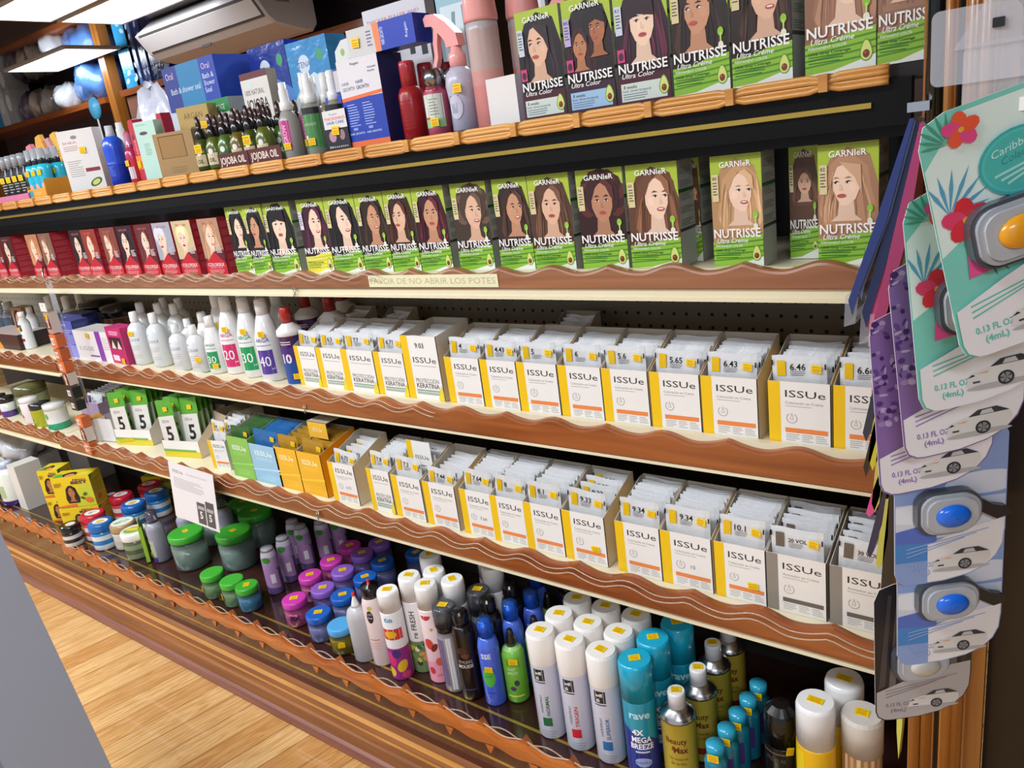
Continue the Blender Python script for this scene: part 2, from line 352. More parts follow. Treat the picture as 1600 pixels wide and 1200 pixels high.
# ------------------------------------------------------------------ portraits printed on hair colour cartons
def portrait(cv, cx, cy, s, hair, skin='#d9a98c', lip='#b4564f', turn=0, style='long', hair2=None):
    """s is the half height of the face"""
    hair2 = hair2 or hair
    if style == 'curly':
        for i in range(11):
            a = R(-30+i*24); cv.ell(cx+math.cos(a)*s*.95, cy+s*.25+math.sin(a)*s*1.0, s*.5, s*.5, hair if i % 2 else hair2, n=9)
        cv.ell(cx, cy+s*.3, s*1.05, s*1.1, hair)
    elif style == 'short':
        cv.ell(cx+turn*s*.2, cy+s*.42, s*1.02, s*.95, hair); cv.ell(cx+turn*s*.5, cy+s*.65, s*.75, s*.6, hair2, rot=20)
    else:
        cv.pg([(cx-s*.35, cy+s*1.35), (cx-s*.95, cy+s*.75), (cx-s*1.12, cy-s*.2), (cx-s*1.3, cy-s*1.2), (cx-s*1.05, cy-s*2.1), (cx+s*1.1, cy-s*2.1), (cx+s*1.35, cy-s*1.1),
               (cx+s*1.1, cy-s*.1), (cx+s*.95, cy+s*.8), (cx+s*.3, cy+s*1.38)], hair)
        for i in (-1, 1): cv.pg([(cx+i*s*.62, cy+s*.6), (cx+i*s*.95, cy-s*.3), (cx+i*s*1.22, cy-s*1.4), (cx+i*s*.95, cy-s*1.9), (cx+i*s*.9, cy-s*1.0), (cx+i*s*.78, cy-s*.2)][::i], hair2)
    if style not in ('curly', 'short'):
        rr = random.Random(int(s*1e6)+len(style))
        for i in range(14):
            a = rr.uniform(-1.15, 1.15); b = a*1.05+rr.uniform(-.12, .12); c = rr.choice([hair2, shade(hair, .7), shade(hair2, 1.25)]); t0 = rr.uniform(-.2, .9); w_ = .035
            cv.pg([(cx+s*(a*.8), cy+s*t0), (cx+s*(a*.8+w_), cy+s*t0), (cx+s*(b+w_*1.4), cy-s*rr.uniform(.9, 1.3)), (cx+s*(b*.95), cy-s*2.0)], c)
    cv.pg([(cx-s*.32, cy-s*.6), (cx+s*.32, cy-s*.6), (cx+s*.4, cy-s*1.45), (cx+s*.75, cy-s*1.75), (cx-s*.75, cy-s*1.75), (cx-s*.4, cy-s*1.45)], shade(skin, .86))
    t = turn*s*.12
    cv.pg([(cx-s*.62, cy+s*.35), (cx-s*.6, cy-s*.25), (cx-s*.4, cy-s*.72), (cx-s*.12+t, cy-s), (cx+s*.14+t, cy-s), (cx+s*.42, cy-s*.7), (cx+s*.6, cy-s*.25), (cx+s*.62, cy+s*.35),
           (cx+s*.42, cy+s*.85), (cx, cy+s), (cx-s*.42, cy+s*.85)], skin)
    cv.ell(cx-s*.3*(turn or .3), cy-s*.12, s*.16, s*.22, shade(skin, 1.07))
    for i in (-1, 1):
        ex = cx+i*s*.27+t*1.6
        cv.ell(ex, cy+s*.12, s*.13, s*.065, '#f2e8e2', n=8); cv.ell(ex+t*.3, cy+s*.12, s*.062, s*.066, '#2d1f1a', n=7)
        cv.pg([(ex-s*.17, cy+s*.12), (ex+s*.17, cy+s*.14), (ex+s*.02, cy+s*.21)], '#3a2620')
        cv.pg([(ex-s*.18, cy+s*.3), (ex+s*.18, cy+s*.31), (ex+s*.02*i, cy+s*.4)], shade(hair, .8))
    cv.pg([(cx+t*2-s*.06, cy+s*.08), (cx+t*2+s*.09, cy-s*.25), (cx+t*2-s*.1, cy-s*.25)], shade(skin, .87))
    cv.ell(cx+t*1.8, cy-s*.52, s*.22, s*.1, lip, n=10)
    if turn >= 0: cv.ell(cx+t*1.8, cy-s*.5, s*.15, s*.035, '#f7efec' if turn else shade(lip, .7), n=8)
    if style == 'fringe': cv.pg([(cx-s*.68, cy+s*.2), (cx-s*.2, cy+s*.4), (cx+s*.66, cy+s*.22), (cx+s*.6, cy+s*.95), (cx, cy+s*1.2), (cx-s*.6, cy+s*.95)], hair)
    elif style == 'sweep': cv.pg([(cx-s*.3, cy+s*1.1), (cx+s*.66, cy+s*.9), (cx+s*.72, cy-s*.5), (cx+s*.4, cy+s*.3), (cx-s*.1, cy+s*.85)], hair2)
    elif style == 'short': cv.pg([(cx-s*.65, cy+s*.45), (cx-s*.1, cy+s*.66), (cx+s*.7, cy+s*.3), (cx+s*.6, cy+s*1.05), (cx, cy+s*1.25), (cx-s*.6, cy+s*.95)], hair2)
    else:
        cv.pg([(cx-s*.05, cy+s*1.05), (cx-s*.35, cy+s*.75), (cx-s*.58, cy+s*.2), (cx-s*.74, cy+s*.1), (cx-s*.7, cy+s*.8), (cx-s*.3, cy+s*1.2)], hair)
        cv.pg([(cx-s*.05, cy+s*1.05), (cx+s*.3, cy+s*1.2), (cx+s*.7, cy+s*.8), (cx+s*.74, cy+s*.1), (cx+s*.55, cy+s*.25), (cx+s*.3, cy+s*.8)], hair2)
def shade(c, k):
    c = lin(c) if isinstance(c, str) else c; return tuple(min(1, x*k) for x in c)
def avocado(cv, cx, cy, s):
    cv.pg([(cx+s*.62*math.cos(R(a))*(1-.28*max(0, math.sin(R(a)))), cy+s*(math.sin(R(a)))*(1.25 if a < 180 else .8)) for a in range(0, 360, 22)], '#5e9a2a')
    cv.pg([(cx+s*.52*math.cos(R(a))*(1-.28*max(0, math.sin(R(a)))), cy+s*(math.sin(R(a)))*(1.12 if a < 180 else .7)) for a in range(0, 360, 22)], '#d6dc7c')
    cv.ell(cx, cy-s*.12, s*.32, s*.38, '#7b3a1d'); cv.ell(cx-s*.08, cy, s*.1, s*.1, '#b06a40', n=8)
# ================================================================== THE SETTING
SX0, SX1 = -4.6, -.2          # run of the shelving
m = MB(); m.face([(-12, -3, 0), (4, -3, 0), (4, 7, 0), (-12, 7, 0)], '#ffffff', 'oak_floor'); struct('floor', m)
m = MB(); m.face([(-12, -3, CEIL), (-12, 7, CEIL), (4, 7, CEIL), (4, -3, CEIL)], '#ffffff', 'ceiling_tile'); struct('ceiling', m)
m = MB(); m.box(-12, 4, 4.75, 4.85, 0, CEIL, m='gold_wall'); struct('wall_back', m)
m = MB(); m.box(-12.1, -12, -3, 4.85, 0, CEIL, m='gold_wall'); struct('wall_left', m)
m = MB(); m.box(4, 4.1, -3, 4.85, 0, CEIL, m='gold_wall'); struct('wall_right', m)
def lamp_panel(x0, x1, y0, y1, label, g='square fluorescent ceiling panels', lm='lamp'):
    t = thing('ceiling_light', label, 'ceiling light', ((x0+x1)/2, (y0+y1)/2, CEIL), group=g)
    hx, hy = (x1-x0)/2, (y1-y0)/2; a = MB()
    for q in ((-hx, hx, -hy, -hy+.02), (-hx, hx, hy-.02, hy), (-hx, -hx+.02, -hy+.02, hy-.02), (hx-.02, hx, -hy+.02, hy-.02)):
        a.box(q[0], q[1], q[2], q[3], -.014, 0, '#cfc8bd', 'plastic')
    a.build('frame', t)
    b = MB(); b.face([(-hx+.02, -hy+.02, -.008), (-hx+.02, hy-.02, -.008), (hx-.02, hy-.02, -.008), (hx-.02, -hy+.02, -.008)], '#ffffff', lm); b.build('diffuser', t)
K_ = CEIL-EYE
lamp_panel(-6.65*K_, -5.68*K_, 2.82*K_, 3.22*K_, 'farthest lit ceiling panel, above the blue plastic bag', lm='lamp_far')
lamp_panel(-4.88*K_, -3.93*K_, 2.43*K_, 2.82*K_, 'lit ceiling panel left of the air conditioner', lm='lamp_far')
lamp_panel(-4.88*K_, -3.93*K_, 2.0*K_, 2.40*K_, 'lit ceiling panel in the upper left corner of the photo', lm='lamp_far')
for x, y in ((-1.25, -.45), (-2.6, -.35), (-4.1, -.35), (-5.9, -.1), (-1.7, 2.6), (.9, -1.5)):  # out of view; the last panel is added to light the freshener cards
    lamp_panel(x-.55, x+.55, y-.24, y+.24, 'unseen ceiling panel light set over the aisle to light the goods')
def wave(x, per=.12):
    k = x/per; f = k-round(k)
    if round(k) % 2: return 1-abs(math.sin(PI*f))
    return .5+.5*math.cos(2*PI*f)
def scallop(name, x0, x1, y, zb, zt, amp, mt, th=.016, phase=0, label=None, inv=0):
    """board with a wavy top edge whose front arris is rounded"""
    a = MB(); n = int((x1-x0)/.006); k = a.mi(mt); rows = []
    for i in range(n+1):
        x = x0+(x1-x0)*i/n; h = zt-amp+amp*wave(x-phase); lo = zb
        if inv: lo = zb+inv*(1-wave(x-phase+.06))
        rows.append([(x, y, lo), (x, y, h-.006), (x, y+.0015, h-.0022), (x, y+.005, h), (x, y+th, h), (x, y+th, lo)])
    for i in range(n):
        for j in range(6):
            j2 = (j+1) % 6; a.raw([rows[i][j], rows[i+1][j], rows[i+1][j2], rows[i][j2]], [(0, 1, 2, 3)], '#ffffff', mt, smooth=False)
    a.face(rows[0][::-1], '#ffffff', mt); a.face(rows[-1], '#ffffff', mt)
    return a.build(name)
def clear_edge(parent, x0, x1, y, z, amp, phase):
    """clear plastic wavy guard strip along the lip"""
    a = MB()
    for dy, dz in ((0, 0), (-.008, -.006)):  # pale tubes also stand in for highlights on the lacquered trim
        p = []; n = int((x1-x0)/.012)
        for i in range(n+1): x = x0+(x1-x0)*i/n; p.append((x, y+dy, z+dz-amp+amp*wave(x-phase)))
        a.tube(p, .0014, '#d9c2b0', 'guard', n=5)
    return a.build('clear_guard', parent)
BREAK = -3.05
# shelf levels: (front y, deck z, lip bottom z)
def shelf(name, label, y, zt, wood_z, lip_z, mt, back, amp, phase, x0, x1, wy=None):
    t = thing(name, label, 'shelf', (0, 0, 0), group='shelf boards of the wall unit')
    a = MB(); a.box(x0, x1, y+.012, back, zt-.014, zt, m='sheet_metal'); a.box(x0, x1, y-.002, y+.012, zt-.05, zt+.004, m='sheet_metal')
    a.build('deck_board', t)
    b = MB(); b.box(x0, x1, y-.012, y+.02, lip_z, lip_z+.02, m='sheet_metal'); b.box(x0, x1, y-.016, y-.012, lip_z, lip_z+.006, m='sheet_metal'); b.build('price_rail', t)
    s = scallop('wood_trim', x0, x1, y-.018, wood_z[0], wood_z[1], amp, mt, phase=phase); s.parent = t
    return t
L2 = shelf('shelf_board', 'wooden shelf with scalloped trim holding the green hair colour cartons', 1.182, 1.262, (1.236, 1.277), 1.214, 'shelf_wood_pale', 1.50, .013, -.568, -3.9, -.215)
L3 = shelf('shelf_board', 'shelf with scalloped trim, carrying developer bottles and the upper row of sachet boxes', 1.185, .966, (.916, .972), .907, 'shelf_wood', 1.50, .013, -.61, BREAK+.004, -.215)
L3b = shelf('shelf_board', 'far left end of the developer bottle level, beyond the hanging strip', 1.185, .966, (.916, .972), .898, 'shelf_wood', 1.50, .013, -.61, -4.3, BREAK-.004)
L4 = shelf('shelf_board', 'shelf with scalloped trim, carrying the lower row of sachet boxes', 1.112, .688, (.650, .704), .638, 'shelf_wood', 1.50, .014, -.66, BREAK+.004, -.215)
L4b = shelf('shelf_board', 'far left end of the sachet box level, under the olive jar', 1.112, .688, (.662, .706), .636, 'shelf_wood', 1.50, .014, -.66, -4.3, BREAK-.004)
clear_edge(L3, BREAK+.01, -1.15, 1.155, .972, .014, -.61); clear_edge(L4, BREAK+.01, -.22, 1.082, .704, .015, -.66)
clear_edge(L3b, -4.2, BREAK-.01, 1.155, .972, .014, -.61); clear_edge(L4b, -4.2, BREAK-.01, 1.082, .706, .015, -.66)
clear_edge(L2, -3.8, -1.25, 1.152, 1.277, .014, -.568)
# backs
m = MB(); m.box(-4.6, -.2, 1.50, 1.515, .938, 1.24, m='pegboard'); m.box(-4.6, -.2, 1.50, 1.515, 1.24, 1.45, m='black_wood'); struct('wall_shelving_back', m)
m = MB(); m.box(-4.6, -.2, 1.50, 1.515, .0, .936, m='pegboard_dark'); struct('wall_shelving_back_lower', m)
# top level: reed trim, black fascia, brass strip
t1 = thing('shelf_board', 'top shelf with orange reed trim, black fascia and brass strip', 'shelf', (0, 0, 0), group='shelf boards of the wall unit')
m = MB(); m.box(-4.6, -.2, 1.185, 1.62, 1.512, 1.531, m='black_wood'); m.build('deck_board', t1)
m = MB(); m.box(-4.6, -.215, 1.166, 1.185, 1.455, 1.514, m='black_gloss'); m.box(-4.6, -.215, 1.185, 1.235, 1.44, 1.46, m='black_gloss'); m.build('fascia', t1)
m = MB(); m.box(-4.6, -.262, 1.160, 1.166, 1.4805, 1.4875, m='brass'); m.build('brass_strip', t1)
m = MB()
for k in range(4):
    p = []; rr = []; x = -4.6; 
    while x < -.235:
        f = abs(((x+.06)/.13) % 1-.5)*2; q = .45+.55*min(1, (1-f)*3.2) if f > .7 else 1
        p.append((x, 1.157+.002*(k % 2), 1.520+(k-1.5)*.0062*q)); rr.append(.0042); x += .01
    m.tube(p, rr, '#ffffff', 'reed', n=6)
m.build('reed_trim', t1)
m = MB(); m.box(-.006, .006, 1.148, 1.162, 1.509, 1.532, '#ffffff', 'reed'); tie = m.build('reed_tie', t1); x = -4.6; first_ = True
while x < -.24:
    xc = round((x+.06)/.13)*.13-.06
    if first_: tie.location.x = xc; first_ = False
    else: c_ = tie.copy(); COL.objects.link(c_); c_.parent = t1; c_.location.x = xc
    x += .13
# bottom deck
DZ = .288
for nm, a0, a1, dy, lb in (('shelf_board', BREAK+.01, -.2, 0, 'low bottom shelf deck with carved wavy front, under the hair sprays'), ('shelf_board', -4.6, BREAK-.002, .03, 'left end of the bottom shelf deck, under the yellow relaxer cartons')):
    t5 = thing(nm, lb, 'shelf', (0, 0, 0), group='shelf boards of the wall unit')
    m = MB(); m.box(a0, a1, 1.008+dy, 1.5, DZ-.02, DZ, m='deck'); m.build('deck_board', t5)
    m = MB(); m.box(a0, a1, 1.046+dy, 1.052+dy, DZ, DZ+.0008, m='brass'); m.build('brass_strip', t5)
    m = MB(); n = int((a1-a0)/.005); ph = -.9
    rows = []
    for i in range(n+1):
        x = a0+(a1-a0)*i/n; c = math.cos(2*PI*(x-ph)/.118); zt = .292+.006*c; zb = .252-.004*math.cos(2*PI*(x-ph)/.118+1.2)
        rows.append([(x, .992+dy, zb+.004), (x, .988+dy, zb+.01), (x, .988+dy, zt-.008), (x, .991+dy, zt-.002), (x, .998+dy, zt), (x, 1.007+dy, zt), (x, 1.007+dy, zb), (x, .997+dy, zb)])
    for i in range(n):
        for j in range(8): j2 = (j+1) % 8; m.raw([rows[i][j], rows[i+1][j], rows[i+1][j2], rows[i][j2]], [(0, 1, 2, 3)], '#ffffff', 'carved_wood', smooth=True)
    m.face(rows[0][::-1], '#ffffff', 'carved_wood'); m.face(rows[-1], '#ffffff', 'carved_wood')
    x = round((a0+.06-ph)/.118)*.118+ph
    while x < a1-.02:
        m.prism([(x-.014, .294), (x-.009, .301), (x, .313), (x+.009, .301), (x+.014, .294)], .996+dy, 1.01+dy, '#ffffff', 'carved_wood')
        m.prism([(x+.008, .255), (x+.013, .243), (x+.02, .232), (x+.027, .243), (x+.032, .255)], .993+dy, 1.003+dy, '#ffffff', 'carved_wood')
        x += .118
    m.build('carved_front', t5)
    m = MB(); q1 = []; q2 = []; x = a0
    while x < a1: q1.append((x, 1.0+dy, .297+.0065*math.cos(2*PI*(x-ph)/.118))); q2.append((x, 1.004+dy, .299-.0065*math.cos(2*PI*(x-ph)/.118))); x += .008
    m.tube(q1, .0018, '#e8c9ae', 'guard', n=5); m.tube(q2, .0018, '#d9b294', 'guard', n=5); m.build('clear_guard', t5)
m = MB(); m.box(-4.6, -.15, 1.03, 1.04, 0, .268, m='kick_panel'); m.box(-4.6, -.15, 1.0285, 1.03, .170, .175, m='brass'); struct('trim_1', m)
m = MB()
prof = [(.985, 0, 'maroon_wood'), (.978, .012, 'maroon_wood'), (.984, .030, 'maroon_wood'), (.992, .036, 'moulding_wood'), (.990, .075, 'moulding_wood'), (.995, .080, 'reed'), (.993, .085, 'moulding_wood'), (.998, .098, 'reed'), (1.0, .104, 'moulding_wood'), (1.006, .116, 'reed'), (1.012, .126, 'moulding_wood'), (1.03, .128, 'moulding_wood'), (1.03, 0, 'moulding_wood')]
for i in range(len(prof)-1):
    a, b = prof[i], prof[i+1]; m.face([(-4.6, a[0], a[1]), (.1, a[0], a[1]), (.1, b[0], b[1]), (-4.6, b[0], b[1])], '#ffffff', a[2])
struct('baseboard_front', m)
# ================================================================== RIGHT END: post, dark side panel
m = MB()
for x0, x1, y0 in ((-.186, -.152, 1.075), (-.144, -.112, 1.07)): 
    m.box(x0, x1, y0, y0+.05, 0, CEIL, '#ffffff', 'post_wood')
    m.tube([(x0+.010, y0, 0), (x0+.010, y0, CEIL)], .008, '#ffffff', 'post_wood'); m.tube([(x1-.010, y0, 0), (x1-.010, y0, CEIL)], .008, '#ffffff', 'post_wood')
m.box(-.152, -.144, 1.09, 1.11, 0, CEIL, '#ffffff', 'black_wood'); m.box(-.112, -.093, 1.10, 1.12, 0, CEIL, '#ffffff', 'post_wood')
for z in (.2, .8, 1.42, 2.1):
    m.lathe([(.004, z-.07, '#ffffff'), (.02, z-.04, '#ffffff'), (.024, z, '#ffffff'), (.02, z+.04, '#ffffff'), (.004, z+.07, '#ffffff')], 12, 'post_wood', -.169, 1.078, .7)
tag(m.build('carved_post'), 'carved orange wooden post closing the right end of the shelving', 'post')
m = MB(); m.box(-.095, .9, 1.16, 1.20, 0, CEIL, m='black_wood'); struct('wall_side', m)
# near counter corner, lower left
m = MB()
a, b = P(0, 830, y=.35), P(175, 1200, y=.35)
d = (b-a); e = a-d*.06; f = a+d*(a.z/(a.z-b.z)); n_ = Vector((-.9, -.1, 0))
for q in ([e, f, f+n_*.12, e+n_*.12],): m.face([tuple(p) for p in q], '#ffffff', 'grey_metal')
ex = Vector((0, .02, 0))
m.v = []; m.f = []; m.c = []; m.m = []; m.sm = []
q = [e, f, f+Vector((-.62, 0, 0)), e+Vector((-.62, 0, 0))]
q = [e, f, f+Vector((-.37, 0, 0)), e+Vector((-.37, 0, 0))]
for p0, p1 in ((0, 1), (1, 2), (2, 3), (3, 0)):
    m.face([q[p0], q[p1], q[p1]+Vector((0, -.12, 0)), q[p0]+Vector((0, -.12, 0))], '#ffffff', 'grey_metal')
m.face(q[::-1], '#ffffff', 'grey_metal')
cb = thing('counter', 'blurred grey metal counter side at the lower left corner, close to the camera', 'counter', (0, 0, 0))
m2 = MB(); k = Vector((-.37, 0, 0)); q = [e+k, f+k, f+k*1.8, e+k*1.8]
m2.face(q[::-1], '#ffffff', 'black_gloss'); m2.face([q[0], q[1], q[1]+Vector((0, -.12, 0)), q[0]+Vector((0, -.12, 0))], '#ffffff', 'black_gloss')
m.build('side_panel', cb); m2.build('black_recess', cb)

# ================================================================== CARTONS
def carton_box(mb, w, d, h, front, side, top, m='card', left=None):
    mb.box(0, w, 0, d, 0, h, front, m, dict(front=front, right=side, left=left or side, top=top, back=side, bottom=side))
def nut_art(w, h, d, hair, hair2, skin, style, turn, kind, code, sc=1):
    mb = MB(); sidec = '#a9aca2'
    carton_box(mb, w, d, h, '#a9bf3a', sidec, '#a9c23a')
    cv = CV(mb); cv.win = (0, 0, w, h)
    dark = shade(hair, .8)
    cv.pg([(0, 0), (w, 0), (w, h*.66), (w*.86, h*.9), (w*.5, h*.97), (w*.2, h*.88), (0, h*.62)], dark)
    if kind == 'two':
        portrait(cv, w*.33, h*.58, .021, '#3c1c22', '#b97c55', style='long'); portrait(cv, w*.72, h*.7, .023, '#1d1216', '#a86a48', style='short', turn=-1)
    else: portrait(cv, w*(.53+.05*turn), h*.67, w*.36, hair, skin, style=style, turn=turn, hair2=hair2, lip='#b5524c')
    cv.text('GARNIeR', w*.5, h*.895, h*.052, '#f4f5ee', w=w*.62, al='c', bold=.012)
    cv.rect(w*.03, h*.6, w*.16, h*.84, {'creme': '#d9c99a', 'color': '#c7cfe0', 'two': '#b7a9d8', 'yellow': '#d8cfe0'}[kind]); cv.text(code, w*.045, h*.79, h*.03, '#2b2622', bold=.01); cv.lines(w*.045, h*.77, w*.14, 5, h*.025, '#5c534c')
    if kind in ('creme', 'yellow'):
        g0, g1 = ('#4f8f22', '#8dbb38') if kind == 'creme' else ('#c9c42a', '#e3da4e')
        cv.pg([(0, 0), (w, 0), (w, h*.3), (w*.7, h*.285), (w*.35, h*.24), (0, h*.235)], g1)
        for i in range(4): cv.pg([(0, h*(.06+.045*i)), (w, h*(.09+.05*i)), (w, h*(.105+.05*i)), (0, h*(.075+.045*i))], g0)
        cv.pg([(0, 0), (w, 0), (w, h*.1), (w*.8, h*.07), (w*.4, h*.02), (0, h*.01)], '#e7e9e2')
        cv.text('PERMANENT COLOR', w*.05, h*.19, h*.022, '#f2f5e6', w=w*.55); cv.text('100% Gray Coverage', w*.05, h*.15, h*.022, '#1f4d16', w=w*.6, bold=.01); cv.lines(w*.05, h*.14, w*.55, 3, h*.022, '#2f6b1c', .3)
        cv.ell(w*.87, h*.47, w*.05, h*.035, '#8fc43a'); cv.pg([(w*.855, h*.46), (w*.885, h*.46), (w*.88, h*.37), (w*.86, h*.37)], '#b8d878'); cv.ell(w*.87, h*.365, w*.045, h*.03, '#e6e6d0')
    else:
        cv.rect(0, 0, w, h*.25, '#4a1a2a' if kind != 'two' else '#3a1c33')
        cv.rect(w*.05, h*.03, w*.92, h*.185, {'color': '#cfd9cf', 'two': '#9fc0dd'}[kind]); cv.text('8 weeks', w*.1, h*.14, h*.03, '#2c2c3c', bold=.012); cv.text('bold, vibrant burgundy', w*.08, h*.11, h*.022, '#33304a', w=w*.55); cv.lines(w*.08, h*.095, w*.55, 3, h*.02, '#6a7484', .35)
        cv.rect(w*.03, h*.37, w*.17, h*.48, '#c4447c'); cv.ell(w*.1, h*.42, w*.05, h*.035, '#4d2032')
    cv.text('NUTRISSE', w*.03, h*.275, h*.082, '#f5f3f0', w=w*.93, bold=.018)
    if kind != 'yellow': cv.text('Ultra Color' if kind in ('color', 'two') else 'Ultra Crème', w*.08, h*.228, h*.042, '#f3f2ee', w=w*.62, shear=.3, bold=.008)
    avocado(cv, w*.87, h*.115, w*.15)
    # right side print
    c2 = CV(mb, (w, 0, 0), (0, 1, 0), (0, 0, 1), (1, 0, 0)); c2.win = (0, 0, d, h)
    for i in range(5): c2.lines(d*.1, h*(.93-.12*i), d*.9, 4, h*.018, '#6d716a', .4, seed=i)
    c2.rect(0, h*.70, d, h*.735, '#2e5a33'); c2.rect(0, h*.34, d, h*.37, '#3a3f3a')
    c2 = CV(mb, (0, 0, h), (1, 0, 0), (0, 1, 0), (0, 0, 1)); c2.lines(w*.1, d*.8, w*.8, 3, d*.2, '#6f8a2a')
    return mb
def place_carton(name, mb, label, cat, x, y, z, rz=0, group=None):
    o = mb.build(name, None, (x, y, z), (0, 0, R(rz))); return tag(o, label, cat, group)
HW, HH, HD = .092, .175, .06
def nut(pl, pr, py, y, z, hair, hair2, skin, style, turn, kind, code, label, st=None, rz=0, group='green hair colour cartons', h=HH, d=HD):
    x0, x1 = X_(pl, py, y), X_(pr, py, y); w = x1-x0
    mb = nut_art(w, h, d, hair, hair2, skin, style, turn, kind, code)
    o = place_carton('hair_colour_carton', mb, label, 'hair colour box', x0, y, z, rz, group)
    if st: sticker(o, (w*st[0], -.0025, h*st[1]), w=.026, h=.022, rot=-4)
    return o
G1 = 'hair colour cartons on the top shelf'; G2 = 'green cartons on the long hair colour shelf'
Z1, Z2, Z3, Z4, Z5 = 1.532, 1.263, .967, .689, .289
sk, sk2, sk3 = '#e0b497', '#c99372', '#f0cdb4'
nut(822, 889, 185, 1.19, Z1, '#241a1e', '#33242a', sk, 'sweep', -1, 'color', 'BR1', 'leftmost carton of the top shelf hair colour row, black hair', group=G1)
nut(893, 967, 180, 1.19, Z1, '#2a1a20', '#1d1216', sk2, 'long', 0, 'two', 'BR2', 'top shelf hair colour carton showing two women together', group=G1)
nut(970, 1052, 165, 1.19, Z1, '#2c141f', '#5a2036', sk3, 'fringe', 0, 'color', 'R3', 'top shelf hair colour carton with a pale woman under a straight plum fringe', group=G1)
nut(1055, 1143, 148, 1.19, Z1, '#2b1a16', '#4a2e22', sk2, 'long', -1, 'creme', '41', 'top shelf hair colour carton with dark brown waves, right of the plum fringe', group=G1)
nut(1146, 1240, 132, 1.19, Z1, '#2f1e19', '#4b3024', sk, 'long', 1, 'creme', '40', 'top shelf hair colour carton with a broadly smiling brunette', group=G1)
nut(1259, 1369, 112, 1.19, Z1, '#9b6f57', '#b78a6e', sk3, 'sweep', 1, 'creme', '70', 'top shelf hair colour carton with light brown hair and a large yellow sticker', (.13, .64), group=G1)
nut(1371, 1462, 98, 1.19, Z1, '#a27a62', '#8c6550', sk3, 'long', -1, 'creme', '71', 'rightmost hair colour carton of the top shelf, beside the wooden post', group=G1)
ROW2 = [(373, 400, '#1b1518', '#2c2226', sk3, 'long', 1, 'creme', '10', 'first green carton after the red ones, woman with long black hair'),
 (400, 429, '#231a1c', '#171214', sk2, 'long', -1, 'creme', '20', 'second green carton after the red ones, dark haired woman in half view'),
 (429, 473, '#171315', '#241c1e', sk3, 'fringe', 0, 'creme', '22', 'green carton with black hair cut in a straight fringe, its grey side showing'),
 (484, 525, '#3a1728', '#55203a', sk3, 'long', 1, 'yellow', 'R1', 'carton with a yellow base band and a smiling woman with plum hair'),
 (526, 573, '#191417', '#2a2023', sk3, 'sweep', 1, 'creme', '30', 'green carton with a tilted smiling face under swept black hair'),
 (574, 617, '#2c1c16', '#452d22', sk2, 'long', 1, 'creme', '33', 'green carton with long espresso brown hair, right of the tilted black haired face'),
 (618, 661, '#3b2018', '#5a3020', sk, 'long', -1, 'creme', '43', 'green carton with reddish brown straight hair, left of the burgundy one'),
 (662, 711, '#3d1420', '#6a2130', sk2, 'long', 0, 'creme', '42', 'green carton with deep burgundy hair and a small pink inset'),
 (722, 776, '#4a382d', '#6b5342', sk, 'curly', 1, 'creme', '50', 'green carton with ash brown wavy hair, its woman looking sideways'),
 (786, 839, '#3b2620', '#573a2e', sk2, 'long', 1, 'creme', '51', 'green carton with a laughing brunette looking left, middle of the row'),
 (840, 903, '#5b3c2c', '#7a543d', sk, 'long', 0, 'creme', '53', 'green carton with mid brown wavy hair and a wide smile'),
 (914, 985, '#3a1a1b', '#5a2a26', '#b98466', 'curly', 0, 'creme', '56', 'green carton with a face framed by dark curly hair'),
 (990, 1068, '#6e4630', '#946445', sk3, 'long', 1, 'creme', '60', 'green carton with light brown hair and red lipstick, left of the dark gap'),
 (1118, 1195, '#c79a6c', '#dcb488', sk3, 'long', 1, 'creme', '80', 'green carton with a smiling blonde in profile, right of the dark gap'),
 (1280, 1372, '#b98a68', '#d1a582', sk3, 'sweep', -1, 'creme', '82', 'rightmost green carton of its shelf, blonde hair swept over her eye')]
for q in ROW2: nut(q[0], q[1], 425, 1.20+(0.004 if q[0] % 2 else 0), Z2, *q[2:9], q[9], group=G2)
nut(1236, 1281, 405, 1.265, Z2, '#6b4a38', '#7d5843', sk, 'long', 0, 'creme', '81', 'carton pushed back in shade between the two blonde ones', group=G2)
nut(1082, 1100, 405, 1.262, Z2, '#6b4a38', '#7d5843', sk, 'long', 0, 'creme', '61', 'carton standing behind the red lipstick one', group=G2, d=.05)
